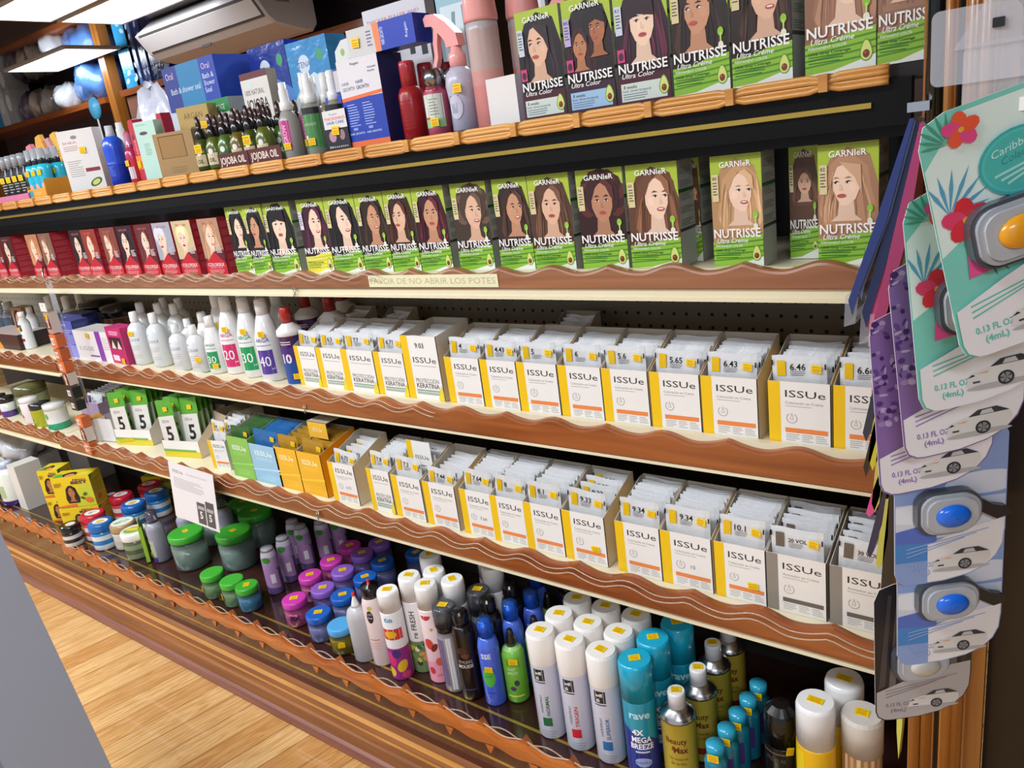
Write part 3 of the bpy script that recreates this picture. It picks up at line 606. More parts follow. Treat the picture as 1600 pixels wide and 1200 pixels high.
# red cartons
def red_carton(x0, w, y, hair, hair2, style, turn, label, rz=0, h=.152, d=.062):
    mb = MB(); carton_box(mb, w, d, h, '#6d1a26', '#a82434', '#8a2830')
    cv = CV(mb); cv.win = (0, 0, w, h)
    cv.pg([(0, h*.3), (w, h*.3), (w, h), (0, h)], shade(hair, .75))
    portrait(cv, w*(.45+.04*turn), h*.66, w*.33, hair, '#eccbb4', style=style, turn=turn, hair2=hair2, lip='#b8323a')
    cv.pg([(0, 0), (w, 0), (w, h*.2), (w*.52, h*.42), (0, h*.2)], '#c01a2a'); cv.pg([(w, h*.2), (w, h*.45), (w*.52, h*.42)], '#5d1822')
    cv.text('REVLON', w*.5, h*.9, h*.045, '#cf6a68', w=w*.5, al='c'); cv.text('COLORSILK', w*.5, h*.16, h*.062, '#f3e4e0', w=w*.8, al='c', bold=.008); cv.text('BEAUTIFUL COLOR', w*.5, h*.125, h*.024, '#e9c6c2', w=w*.6, al='c')
    cv.lines(w*.12, h*.1, w*.85, 3, h*.024, '#e8a0a0', .35); cv.lines(w*.68, h*.52, w*.93, 6, h*.022, '#d9c4c8', .5)
    c2 = CV(mb, (w, 0, 0), (0, 1, 0), (0, 0, 1), (1, 0, 0))
    for i in range(6): c2.lines(d*.1, h*(.92-.14*i), d*.85, 5, h*.02, '#c76a70', .3, seed=i)
    place_carton('red_hair_colour_carton', mb, label, 'hair colour box', x0, y, Z2, rz, 'red hair colour cartons')
RR = [(-.05, '#6b2a22', 'first'), ]
HR = ['#b5523a', '#7a2f26', '#4a2a26', '#c98e62', '#8a6a52', '#2d1a1a', '#a03c28', '#8c4a3a', '#301c24', '#6a2c30', '#b9bcc8', '#e6cf9f', '#c79a78']
reds = [(-3.47, 'red carton at the left edge of the photo, copper haired portrait', 0), (-3.385, 'red carton with auburn hair, second from the left edge', 0), (-3.30, 'red carton with dark hair whose plain red side shows, at the first gap', 0),
 (-3.06, 'red carton with honey blonde hair, right after the first red gap', 0), (-2.965, 'red carton with light brown hair, its wide red side showing', 0),
 (-2.735, 'red carton with black hair, left of the bright copper one', 0), (-2.64, 'red carton with bright copper hair, beside the black haired one', 0), (-2.52, 'red carton with chestnut hair, fourth of the close run of seven', 0),
 (-2.425, 'red carton with raven hair and dark red lips, middle of the close run', 0), (-2.30, 'red carton with mahogany hair, left of the silver haired one', 0), (-2.205, 'red carton with short silver hair', 0), (-2.105, 'red carton with short platinum blonde hair', 0), (-1.965, 'rightmost red carton, strawberry blonde hair with a necklace', 0)]
for i, (x, lb, rz) in enumerate(reds):
    red_carton(x, min(.095, (reds[i+1][0]-x-.002) if i < 12 else .098), 1.20+.003*(i % 3), HR[i], shade(HR[i], 1.35), 'short' if i in (10, 11) else ('long', 'sweep', 'long')[i % 3], (1, -1, 0)[i % 3], lb)
m = MB(); a = [P(573, 431, y=1.160), P(775, 427, y=1.160), P(775, 449, y=1.160), P(573, 450, y=1.160)]
x0, x1 = a[0].x, a[1].x; z1, z0 = 1.2385+.026, 1.2385
m.box(0, x1-x0, 0, .0006, 0, z1-z0, '#e8e2bb'); cv = CV(m); cv.text('FAVOR DE NO ABRIR LOS POTES', .006, .007, .013, '#b5b08c', w=x1-x0-.012)
tag(m.build('paper_notice', None, (x0, 1.1625, z0)), 'strip of yellowed paper with faded stencilled words taped to the scalloped trim', 'notice', kind=None)
# ================================================================== SACHET BOXES AND SACHETS
YEL, GRY = '#f2c417', '#9b938a'
def sachet(num, w=.083, h=.112, patch=YEL, kind='white', st=True, name='sachet'):
    """pillow pouch with crimped ends; origin at the middle of its foot"""
    t = bpy.data.objects.new(name, None); t.empty_display_size = .01; COL.objects.link(t)
    base = {'white': '#e3e4e6', 'gold': '#b98b2a', 'blue': '#2f6fae', 'green': '#3f6a38', 'green5': '#63ac3a'}[kind]
    mb = MB(); n = 8; mm = 9; g = []
    rr = random.Random(num+kind)
    for sgn in (-1, 1):
        rows = []
        for j in range(mm+1):
            v = j/mm; row = []
            for i in range(n+1):
                u = i/n; e = min(1, min(v, 1-v)*7)*min(1, min(u, 1-u)*7); th = .0021*e**.6+.0003
                row.append(((u-.5)*w*(1-.02*math.sin(v*PI)), sgn*th+.0007*math.sin(u*9+v*7)*(.3+v), v*h+.0012*math.sin(u*7)*(v > .99)))
            rows.append(row)
        for j in range(mm):
            for i in range(n):
                q = [rows[j][i], rows[j][i+1], rows[j+1][i+1], rows[j+1][i]]
                if sgn > 0: q.reverse()
                mb.raw(q, [(0, 1, 2, 3)], base, 'foil', smooth=True)
    cv = CV(mb, (-w/2, -.0034, 0), lift=.0001, m='foil')
    pz = h*.70
    def plate(u0, v0, u1, v1, c): cv.rect(u0, v0, u1, v1, c)
    if kind == 'white':
        plate(w*.10, pz, w*.26, h*.93, patch)
        cv.text(num, w*.34, h*.79, .011 if len(num) < 6 else .007, '#26282c', bold=.01)
        cv.rect(w*.005, h*.86, w*.035, h*.94, '#1a1a1c'); cv.rect(w*.965, h*.80, w*.995, h*.88, '#1a1a1c')
        cv.lines(w*.34, h*.775, w*.62, 3, .003, '#7c7f86', .3); plate(w*.76, h*.30, w*.82, h*.5, '#ea8b35')
    elif kind in ('gold', 'blue', 'green'):
        plate(w*.35, h*.1, w*.6, h*.6, shade(base, 1.5)); cv.lines(w*.1, h*.6, w*.3, 8, .005, shade(base, 1.9), .4)
    else:
        plate(w*.02, 0, w*.98, h*.70, '#e5e3dc'); cv.text('ISSUe', w*.2, h*.58, .010, '#3b3a38'); cv.text(num, w*.5, h*.24, .048, '#2a2a2a', al='c', bold=.03); cv.rect(w*.02, 0, w*.98, h*.07, '#d9c52c')
    bpy.data.objects.remove(t); t = mb.build(name)
    if st: sticker(t, (w*.32, -.0052, h*.81), w=.016, h=.013, rot=-6)
    return t
def sachet_box(w, d, h, hb, kind='color', num='', side='#c9bfae', inner='#bdb2a1'):
    """open card tray: front low, back tall, sloping sides; origin front left foot"""
    f = {'color': '#efece8', 'keratina': '#efece8', 'grey': '#ebe6df', 'green': '#8ac15a', 'blue': '#9cc7e0', 'gold': '#f0b62e', 'half': '#efece8', 'plain': '#ece8e4'}[kind]
    st = {'color': YEL, 'keratina': YEL, 'grey': '#8f877c', 'half': YEL, 'green': f, 'blue': f, 'gold': '#efae25', 'plain': f}[kind]
    so = {'gold': '#ee9f1d', 'green': '#7ab34c', 'blue': '#8bb9d6', 'grey': '#b0a698'}.get(kind, '#d9d2c8')
    mb = MB(); t = .0012
    mb.box(0, w, 0, t, 0, h, f, cols=dict(back=inner))
    mb.box(0, w, d-t, d, 0, hb, inner); mb.box(t, w-t, t, d-t, 0, t, inner)
    for x in (0, w-t):
        pts = [(0, 0), (d, 0), (d, hb), (d*.86, hb), (0, h)]; oc = so; ic = inner
        if kind in ('color', 'keratina', 'half') and x == 0: oc = YEL
        a = [(x, p[0], p[1]) for p in pts]; b = [(x+t, p[0], p[1]) for p in pts]
        mb.face(a[::-1], oc if x == 0 else ic); mb.face(b, ic if x == 0 else oc)
        for i in range(5): j = (i+1) % 5; mb.face([a[i], a[j], b[j], b[i]], inner)
    cv = CV(mb); cv.win = (0, 0, w, h); H0 = h; h = min(h, .118)
    ink = '#34302f'
    if kind in ('color', 'keratina', 'grey', 'half'):
        cv.rect(0, 0, w*.2, H0, st)
        cv.text('ISSUe', w*.28, h*.76, h*.115, ink, w=w*.64, bold=.004)
        if kind == 'keratina':
            cv.lines(w*.28, h*.70, w*.9, 1, .004, '#9c9893', .3)
            cv.text('PROTECCIÓN', w*.27, h*.36, h*.085, '#55524e', w=w*.64); cv.text('KERATINA', w*.27, h*.25, h*.1, '#4a4744', w=w*.64, bold=.012)
            cv.rect(w*.25, h*.185, w*.93, h*.215, '#8aa68c'); cv.rect(w*.25, h*.12, w*.93, h*.17, '#a7b4a6')
            cv.pg([(w*.89, 0), (w, 0), (w, h*.2), (w*.96, h*.33), (w*.88, h*.16), (w*.84, h*.05)], '#e9d131')
        else:
            cv.text('Coloración en Crema' if kind != 'grey' else 'Activador en Crema', w*.28, h*.65, h*.045, '#8d8883', w=w*.6); cv.lines(w*.28, h*.62, w*.7, 1, .003, '#a5a09b', .3)
            cx, cy, r = w*.38, h*.42, w*.09
            for k in range(14):
                a0, a1 = R(120+k*300/14), R(120+(k+1)*300/14)
                cv.put([[(cx+r*.86*math.cos(a0), cy+r*.86*math.sin(a0)), (cx+r*math.cos(a0), cy+r*math.sin(a0)), (cx+r*math.cos(a1), cy+r*math.sin(a1)), (cx+r*.86*math.cos(a1), cy+r*.86*math.sin(a1))]], '#a9a39d')
            cv.pg([(cx-r*.35, cy-r*.3), (cx+r*.35, cy-r*.3), (cx, cy+r*1.2)], '#b9b3ad'); cv.pg([(cx-r*.2, cy-r*.2), (cx+r*.2, cy-r*.2), (cx, cy+r*.7)], '#efece8')
            if num: cv.text(num, w*.58, h*.38, h*.075, '#77726d')
            cv.rect(w*.27, h*.19, w*.95, h*.265, '#ec8a4a' if kind != 'grey' else '#6a625b')
            cv.lines(w*.28, h*.165, w*.5, 4, h*.032, '#a39f9b', .3); cv.lines(w*.54, h*.165, w*.72, 4, h*.032, '#a39f9b', .3, 3); cv.lines(w*.76, h*.165, w*.95, 4, h*.032, '#a39f9b', .3, 5)
    elif kind in ('green', 'blue', 'gold'):
        cv.text('ISSUe', w*.2, h*.72, h*.13, '#f7efc9' if kind == 'gold' else '#e9f3ee', w=w*.62, bold=.01); cv.lines(w*.2, h*.66, w*.8, 2, .005, shade(f, 1.25), .4)
        cv.pg([(0, h*.3), (w, h*.38), (w, h*.44), (0, h*.34)], shade(f, 1.3)); cv.lines(w*.2, h*.22, w*.8, 3, .006, shade(f, 1.25), .4)
    return mb
SB = 0
def fill_box(bx, by, bz, w, d, h, hb, num, n, lb, patch=YEL, kind='white', front_lean=None, start=.02, grp=None, sh=.112, zoff=None, up=.0):
    """sachets standing in the box one behind another, the front one higher over the front wall"""
    first = None
    sw = w*.88
    for k in range(n):
        y = by+.008+start+(d-.036-start)*(k/max(1, n-1)) if n > 1 else by+.012
        rr = random.Random(hash((num, k, round(bx*1000))) % 9999 if False else k*7+int(abs(bx)*1000))
        rz = R(rr.uniform(-1.5, 1.5)); rx = R(-9+rr.uniform(-.4, .4))
        z = bz+.002+(hb-.128)*(k/max(1, n-1))*.5+.020+up+rr.uniform(-.002, .002)
        if first is None:
            first = sachet(num, sw, sh, patch, kind)
            first['category'] = 'sachet'; first['label'] = lb[0]; first.location = (bx+w/2, y-start*.75, z+.012); first.rotation_euler = (R(-4), R(rr.uniform(-3, 3)), 0)
            if grp: first['group'] = grp
        else:
            o = dup_bare(first, (bx+w/2+rr.uniform(-.002, .002), y, z), (rx, R(rr.uniform(-1.5, 1.5)), rz*.4), label=lb[1], group=lb[2])
    return first
D_ = .118; H_ = .108; HB_ = .155
# upper row
UP = [(472, 605, 505, 'keratina', '7.1', 'leftmost card tray of the upper sachet row, yellow edge and keratina print', 9),
 (506, 610, 545, 'keratina', '6.3', 'keratina tray second from the left end of the upper row', 9),
 (545, 617, 594, 'keratina', '7.7', 'middle one of the five keratina trays', 9),
 (595, 620, 641, 'keratina', '6.71', 'keratina tray holding sachets numbered 6.71', 10),
 (642, 625, 696, 'keratina', '9.03', 'tall keratina tray marked 9.03, rightmost of its five, beside a small gap', 9),
 (705, 632, 758, 'color', '4', 'tray with a front sachet numbered 4', 10),
 (760, 640, 815, 'color', '4.43', 'tray with a front sachet numbered 4.43', 8),
 (816, 645, 878, 'color', '5', 'tray with a front sachet numbered 5', 11),
 (880, 652, 946, 'color', '6', 'tray with a front sachet numbered 6', 11),
 (947, 660, 1018, 'color', '5.6', 'tray with a front sachet numbered 5.6', 12),
 (1021, 670, 1098, 'color', '5.65', 'tray with a front sachet numbered 5.65', 12),
 (1100, 681, 1187, 'color', '6.43', 'tray with a front sachet numbered 6.43', 10),
 (1203, 695, 1300, 'color', '6.46', 'tray with a front sachet numbered 6.46, wide yellow edge', 9),
 (1303, 708, 1398, 'color', '6.66', 'rightmost tray of the upper row, half hidden by the hanging packets', 8)]
GU, GL = 'card sachet trays of the upper row', 'card sachet trays of the lower row'
ORD = ['first', 'second', 'third', 'fourth', 'fifth', 'sixth', 'seventh', 'eighth', 'ninth', 'tenth', 'eleventh', 'twelfth', 'thirteenth', 'fourteenth', 'fifteenth']
for i, (pl, pb, pr, kind, num, lb, n) in enumerate(UP):
    if kind == 'color' and i < 12: lb = '%s plain tray to the right of the keratina trays, sachet numbered %s' % (ORD[i-5], num)
    y = 1.20; x0 = X_(pl, pb, y); w = X_(pr, pb, y)-x0-.001
    tall = num == '9.03'
    h = .152 if tall else H_; hb = .165 if tall else HB_
    b = sachet_box(w, D_, h, hb, 'keratina' if kind == 'keratina' else kind)
    if tall: CV(b, lift=.0012).text('9.03', w*.40, h*.82, .012, '#2b2b2b')
    o = b.build('sachet_tray', None, (x0, y, Z3)); tag(o, lb, 'display box', GU)
    fill_box(x0, y, Z3, w, D_, h, hb, num, n, ('front foil sachet of the %s tray from the left, upper row' % ORD[i], 'foil sachet packed behind the front one, %s upper tray from the left' % ORD[i], 'sachets packed in the %s upper tray' % ORD[i]))
# second row of trays against the pegboard
for i, (px, py, num) in enumerate(((560, 482, '7.34'), (625, 483, '8.3'), (912, 486, '5.5'))):
    c = P(px, py, z=1.12); x0, y = c.x-.045, 1.335
    b = sachet_box(.09, .11, .09, .155, 'color'); o = b.build('sachet_tray', None, (x0, y, Z3))
    tag(o, ('white tray pushed to the back against the pegboard, behind the keratina trays', 'tray standing at the back, behind the tall keratina tray', 'lone tray at the back against the pegboard, behind the 5 and 6 trays')[i], 'display box', 'trays at the back of the upper row')
    fill_box(x0, y, Z3, .09, .11, .09, .155, num, 5, ('front sachet of the back tray '+('left', 'middle', 'right')[i]+'most along the pegboard', 'sachet packed in the back tray '+('left', 'middle', 'right')[i]+'most along the pegboard', 'sachets in the back tray %s' % ('left', 'middle', 'right')[i]))
# lower row
LO = [(441, 760, 474, 'gold', '', 'gold', 5, 'golden yellow tray with brown sachets, left of the two gold ones'),
 (475, 764, 514, 'gold', '', 'gold', 9, 'golden yellow tray with an upright back flap and brown sachets'),
 (524, 783, 573, 'color', '6.73', 'white', 5, 'nearly empty tray marked 6.73, right of the golden trays'),
 (584, 796, 618, 'keratina', '7.8', 'white', 9, 'keratina tray of the lower row'),
 (622, 806, 666, 'color', '7.3', 'white', 4, 'white tray with a raised back flap, right of the lower keratina tray'),
 (671, 820, 722, 'color', '7.44', 'white', 6, 'tray with its front sachet sunk inside, fourth right of the golden trays'),
 (727, 828, 774, 'color', '7.64', 'white', 8, 'tray marked 7.64, fifth right of the golden trays'),
 (775, 846, 826, 'color', '8', 'white', 9, 'plain tray without number beside the one with the crumpled sachet'),
 (827, 861, 884, 'color', '8.1', 'white', 11, 'tray with a crumpled front sachet, left of the stickered 9.33 one'),
 (886, 872, 960, 'color', '9.33', 'white', 4, 'lower row tray with a front sachet numbered 9.33 and a sticker on its face'),
 (967, 887, 1035, 'color', '9.34', 'white', 10, 'tray with its front sachet numbered 9.34, right of the wide sided one'),
 (1037, 905, 1115, 'color', '9.34', 'white', 11, 'tray marked 10 holding a leaning front sachet, left of the stickered one'),
 (1120, 930, 1199, 'color', '10.1', 'white', 10, 'stickered tray left of the taupe ones, sachet numbered 10.1'),
 (1200, 948, 1293, 'grey', '20 VOL', 'white', 5, 'white and taupe tray of 20 VOL activator sachets'),
 (1297, 968, 1400, 'grey', '30 VOL', 'white', 5, 'taupe edged tray rightmost of the lower row, partly behind the hanging packets')]
YL = 1.13
for i, (pl, pb, pr, kind, num, sk_, n, lb) in enumerate(LO):
    y = YL; x0 = X_(pl, pb, y); w = X_(pr, pb, y)-x0-.001
    if w > .098: w = .097
    h = {'gold': .12, 'keratina': .112}.get(kind, .108); hb = .15
    b = sachet_box(w, D_+.01, h, hb, kind, {'tray marked 10 holding a leaning front sachet, left of the stickered one': '10', 'tray marked 7.64, fifth right of the golden trays': '7.64', 'nearly empty tray marked 6.73, right of the golden trays': '6.73'}.get(lb, ''), inner='#c9bfae' if kind != 'gold' else '#b9ad96')
    o = b.build('sachet_tray', None, (x0, y, Z4), (0, 0, R(0))); tag(o, lb, 'display box', GL)
    if num in ('9.33', '10.1'): sticker(o, (w*.75, -.002, h*.33), w=.018, h=.013, rot=3)
    if lb.startswith('golden yellow tray with an'):
        f = MB(); f.box(w*.02, w*.8, D_*.45, D_*.45+.001, .14, .185, '#f1bb3e'); f.box(w*.02, w*.8, D_*.45, D_*.95, .184, .185, '#c9bfae'); CV(f, (0, D_*.45, 0)).text('ISSUe', w*.2, .158, .012, '#f7e9b8', w=w*.4); f.build('raised_flap', o)
    if num == '7.3':
        f = MB(); f.box(w*.1, w*.9, D_*.5, D_*.5+.001, .115, .175, '#efece8'); CV(f, (0, D_*.5, 0)).rect(w*.1, .115, w*.28, .175, YEL); CV(f, (0, D_*.5, 0), lift=.0003).text('ISSUe', w*.36, .13, .010, '#3a3634', w=w*.45); f.build('raised_flap', o)
    nm = (num or 'gold') if kind != 'gold' else ('left gold', 'right gold')[i]
    if num == '9.34': nm = '9.34 left of the one marked 10' if i == 10 else 'marked 10'
    fill_box(x0, y, Z4, w, D_+.01, h, hb, num or '7', n, ('front sachet of the %s tray counting from the left golden one, lower row' % ORD[i], 'sachet packed behind the front one, %s lower tray from the left golden one' % ORD[i], 'sachets packed in the %s lower tray' % ORD[i]),
             patch=YEL if kind != 'grey' else '#6f665c', kind=sk_, up=-.01 if num in ('6.73', '7.44') else .004)
# green and blue small trays left of the gold ones
for (pl, pb, pr, kind, sk_, n, lb, h) in ((366, 735, 398, 'green', 'green', 8, 'light green tray of dark green sachets', .125), (400, 745, 440, 'blue', 'blue', 10, 'pale blue tray of blue sachets', .115)):
    x0 = X_(pl, pb, YL); w = X_(pr, pb, YL)-x0
    o = sachet_box(w, D_, h, .15, kind).build('sachet_tray', None, (x0, YL, Z4)); tag(o, lb, 'display box', GL)
    fill_box(x0, YL, Z4, w, D_, h, .15, sk_, n, ('front sachet of the '+lb, 'sachet packed behind the front one of the '+lb, 'sachets of the '+lb), kind=sk_, up=.006)
x0 = X_(338, 722, 1.14); o = sachet_box(.075, .12, .09, .14, 'half').build('sachet_tray', None, (x0-.02, 1.14, Z4), (0, 0, R(8))); tag(o, 'white and yellow tray turned slightly, left of the light green tray', 'display box', GL)
fill_box(x0-.02, 1.145, Z4, .075, .12, .09, .14, '4', 5, ('front sachet of the turned white and yellow tray', 'sachet in the turned white and yellow tray', 'sachets of the turned tray'))
# ================================================================== BOTTOM ROW: jars, bottles and cans
def topx(px, py, h): c = P(px, py, z=Z5+h); return c.x, c.y
def can(prof, name='spray_can', capn='cap', split=None, art=None, capm='plastic', bodym='plastic', n=24, cart=None):
    """prof lower part = body, upper part = cap"""
    t = bpy.data.objects.new(name, None); t.empty_display_size = .01; COL.objects.link(t)
    b = MB(); b.lathe(prof[:split+1], n, bodym)
    if art: art(b)
    b.build('body', t)
    c = MB(); c.lathe(prof[split:], n, capm); 
    if cart: cart(c)
    c.build(capn, t)
    return t
def set_(o, label, cat, x, y, z, rz=0, group=None, rx=0, ry=0):
    o.location = (x, y, z); o.rotation_euler = (R(rx), R(ry), R(rz)); return tag(o, label, cat, group)
def topstick(o, h, rot=0, dx=0, dy=0, w=.022, hh=.017): sticker(o, (dx, dy, h+.0006), (1, 0, 0), (0, 1, 0), (0, 0, 1), w, hh, rot)
# -- white hair sprays
def wcan(col, word):
    r = .0305
    def art(mb):
        cv = CV(mb, cyl=r)
        cv.rect(-.012, .148, .012, .176, '#26252a'); cv.text('wi', -.009, .163, .008, '#f0f0f0', bold=.02); cv.text('fl', .001, .163, .008, '#f0f0f0', bold=.02); cv.text('di', -.008, .151, .008, '#f0f0f0', bold=.02); cv.lines(-.012, .145, .012, 1, .006, '#2b2b30', .4)
        cv.rect(-.004, .035, .016, .056, col); cv.text('HAIRSPRAY', .0, .068, .006, '#5f6068', rot=90, w=.045); cv.text(word, .014, .062, .008, col, rot=90, w=.05, bold=.01)
        cv.lines(-.01, .022, .022, 3, .006, '#a0a2ac', .25)
    return can([(.029, 0, '#b9bcc8'), (r, .004, '#cfd1e2'), (r, .18, '#d8d9e4'), (r, .181, '#f3ece6'), (.031, .183, '#f3ede8'), (.031, .247, '#f6f2ee'), (.028, .2525, '#f8f5f2'), (.001, .253, '#f8f5f2')], split=3, art=art, name='hair_spray_can')
GC = 'white capped hair spray cans on the bottom shelf'
cols = (('#1c6b3f', 'NORMAL'), ('#cc2230', 'TRIGEN'), ('#1f6fae', 'SUPERIOR'))
spots = [((850, 988), (868, 957), (905, 930)), ((898, 988), (912, 966), (944, 944)), ((939, 1013), (957, 980), (985, 958))]
pos = ('front', 'middle', 'back')
for k in range(3):
    w_ = wcan(*cols[k]); topstick(w_, .253, -8*k)
    for j in range(3):
        px, py = spots[k][j]; x, y = topx(px, py, .253); x += 0 if j else 0
        if j == 0: x, y = (-.873, -.801, -.728)[k], 1.07
        else: x, y = (-.873+.072*k+.004*j), 1.07+.066*j
        lb = '%s can of the file of white hair sprays with the %s square' % (pos[j], ('green', 'red', 'blue')[k])
        o = w_ if j == 0 else dup(w_)
        set_(o, lb, 'hair spray', x, y, Z5, 8+5*j, GC)
# -- turquoise can
def art(mb):
    cv = CV(mb, cyl=.0325)
    cv.pg([(-.04, 0), (.04, 0), (.04, .075), (.02, .092), (-.01, .10), (-.04, .118)], '#2b2f8f')
    cv.text('rave', 0, .138, .017, '#bfe9f2', al='c', bold=.03, w=.042); cv.text('4X', -.018, .1, .013, '#ffffff', bold=.03); cv.text('MEGA', 0, .083, .013, '#ffffff', al='c', bold=.03, w=.040); cv.text('BREEZE', 0, .067, .013, '#ffffff', al='c', bold=.03, w=.046)
    cv.rect(-.014, .058, .014, .062, '#d9dcf0'); cv.ell(0, .035, .017, .011, '#a9b4e0'); cv.text('HAIRSPRAY', 0, .032, .005, '#2b2f8f', al='c')
rv = can([(.031, 0, '#a9adb8'), (.0325, .004, '#1aa3c4'), (.0325, .17, '#1aa3c4'), (.033, .172, '#14a6c9'), (.033, .245, '#19abd0'), (.030, .2525, '#1fb2d6'), (.001, .253, '#1fb2d6')], split=3, art=art, name='hair_spray_can'); topstick(rv, .253, 10)
for j, (x, y) in enumerate(((-.657, 1.075), (-.655, 1.148), (-.632, 1.215))):
    set_(rv if j == 0 else dup(rv), ('front turquoise hair spray can with navy wave and yellow sticker', 'turquoise hair spray can standing second in its file', 'rearmost turquoise hair spray can')[j], 'hair spray', x, y, Z5, 28, 'turquoise hair spray cans')
# -- yellow sheen sprays with silver shoulders
def art(mb):
    cv = CV(mb, cyl=.033)
    cv.text('Beauty', -.002, .103, .013, '#6b2a17', al='c', bold=.02, w=.042); cv.text('&', -.012, .088, .010, '#6b2a17', bold=.02); cv.text('Max', .006, .083, .014, '#6b2a17', al='c', bold=.03, w=.028)
    cv.text('Un instante', 0, .066, .007, '#6b4a17', al='c', w=.036); cv.text('de brillo', 0, .055, .007, '#6b4a17', al='c', w=.03); cv.rect(-.02, .02, .02, .035, '#a3341c')
ys = can([(.032, 0, '#b0b0b0'), (.033, .004, '#dcc44a'), (.033, .145, '#e8d24e')] + [(.034, .146, '#c9c9cb'), (.034, .150, '#c9c9cb'), (.029, .157, '#b9b9bb'), (.022, .163, '#c9c9cb'), (.018, .168, '#c9c9cb')], split=3, art=art, name='sheen_spray_can', capn='metal_shoulder', capm='metal')
m = MB(); m.lathe([(.0165, .166, '#e6e6ea'), (.0165, .196, '#f0f0f3'), (.0155, .200, '#f4f4f6'), (.001, .2005, '#f4f4f6')], 20); m.build('cap', ys); topstick(ys, .2005, 8, w=.019, hh=.015)
for j, (px, py) in enumerate(((1056, 1078), (1090, 1042), (1105, 1002), (1128, 985))):
    x, y = topx(px, py, .2); set_(ys if j == 0 else dup(ys), ('front yellow sheen spray can with brown lettering and white nozzle cap', 'second yellow sheen spray can, behind the front one', 'third yellow sheen spray can, its cap just under the shelf', 'rearmost yellow sheen spray can, in the dark')[j], 'hair spray', x, y, Z5, 18, 'yellow sheen sprays')
# -- small teal bottles
tb = can([(.019, 0, '#146c84'), (.021, .004, '#137a94'), (.021, .10, '#1b8aa8'), (.016, .108, '#1b8aa8'), (.0165, .11, '#2a9ec0'), (.0165, .134, '#31a7c8'), (.001, .135, '#31a7c8')], split=4, name='small_bottle', art=lambda mb: (CV(mb, cyl=.021).rect(-.014, .03, .014, .08, '#4a2a7c')))
sticker(tb, (0, -.0215, .118), w=.02, h=.016)
for j, (px, py) in enumerate(((1133, 1158), (1140, 1128), (1148, 1098), (1156, 1078), (1166, 1062))):
    x, y = topx(px, py+14, .135); set_(tb if j == 0 else dup(tb), ('frontmost small teal bottle, low beside the yellow sprays', 'second small teal bottle of the file', 'middle small teal bottle of the file', 'fourth small teal bottle, dim', 'rearmost small teal bottle in the dark')[j], 'bottle', -.497+.003*j, 1.06+.047*j, Z5, 10, 'file of small teal bottles')
# -- black domed can, yellow can, wood patterned can
o = can([(.029, 0, '#1b1512'), (.031, .004, '#1d1714'), (.031, .115, '#1d1714'), (.031, .117, '#0f0d0d'), (.031, .16, '#0f0d0d'), (.027, .183, '#141212'), (.016, .195, '#141212'), (.001, .197, '#141212')], split=3, name='domed_spray_can', art=lambda mb: (CV(mb, cyl=.031).rect(-.03, .105, .03, .108, '#6a5a48'), CV(mb, cyl=.031).text('PREMIUM', -.02, .088, .009, '#5c5048', w=.035)))
sticker(o, (.022, -.0225, .115), (.7, .7, 0), (0, 0, 1), (.7, -.7, 0), .016, .014, 80)
x, y = topx(1214, 1108, .197); set_(o, 'glossy black can with a domed cap, between the teal bottles and the yellow can', 'spray can', x, y+.02, Z5)
def art(mb): cv = CV(mb, cyl=.0325); cv.rect(-.045, .001, -.012, .17, '#f0cf1e'); cv.text('Vida', .001, .055, .016, '#c01f1a', w=.03, bold=.04, shear=.2); cv.rect(.004, .09, .02, .093, '#8a5a12')
yc = can([(.031, 0, '#caa012'), (.0325, .004, '#e9b414'), (.0325, .176, '#eebb16'), (.032, .178, '#e9e8e8'), (.032, .25, '#f1f1f2'), (.029, .2585, '#f4f4f5'), (.001, .259, '#f4f4f5')], split=3, art=art, name='hair_spray_can'); topstick(yc, .259, -4, w=.026, hh=.015)
x, y = topx(1274, 1094, .259); set_(yc, 'bright yellow spray can with white cap at the front right', 'hair spray', x, y, Z5, 0, 'yellow cans with white caps')
o = dup(yc); set_(o, 'yellow can behind the bright yellow one, its white cap higher in view', 'hair spray', x+.027, y+.075, Z5+.0, 0, 'yellow cans with white caps')
def art(mb):
    cv = CV(mb, cyl=.0315)
    for i in range(8): cv.rect(-.045+.011*i, .002, -.039+.011*i, .172, '#c99d6e' if i % 2 else '#e0bc8e')
o = can([(.030, 0, '#c99d6e'), (.0315, .004, '#d3ab7c'), (.0315, .173, '#d3ab7c'), (.033, .174, '#cfc7bc'), (.033, .236, '#d6cfc6'), (.030, .2425, '#d9d3cb'), (.001, .243, '#d9d3cb')], split=3, art=art, name='hair_spray_can'); topstick(o, .243, 2)
x, y = topx(1347, 1113, .243); set_(o, 'spray can with grey cap and tan striped body, rightmost on the bottom shelf', 'hair spray', x, y, Z5)
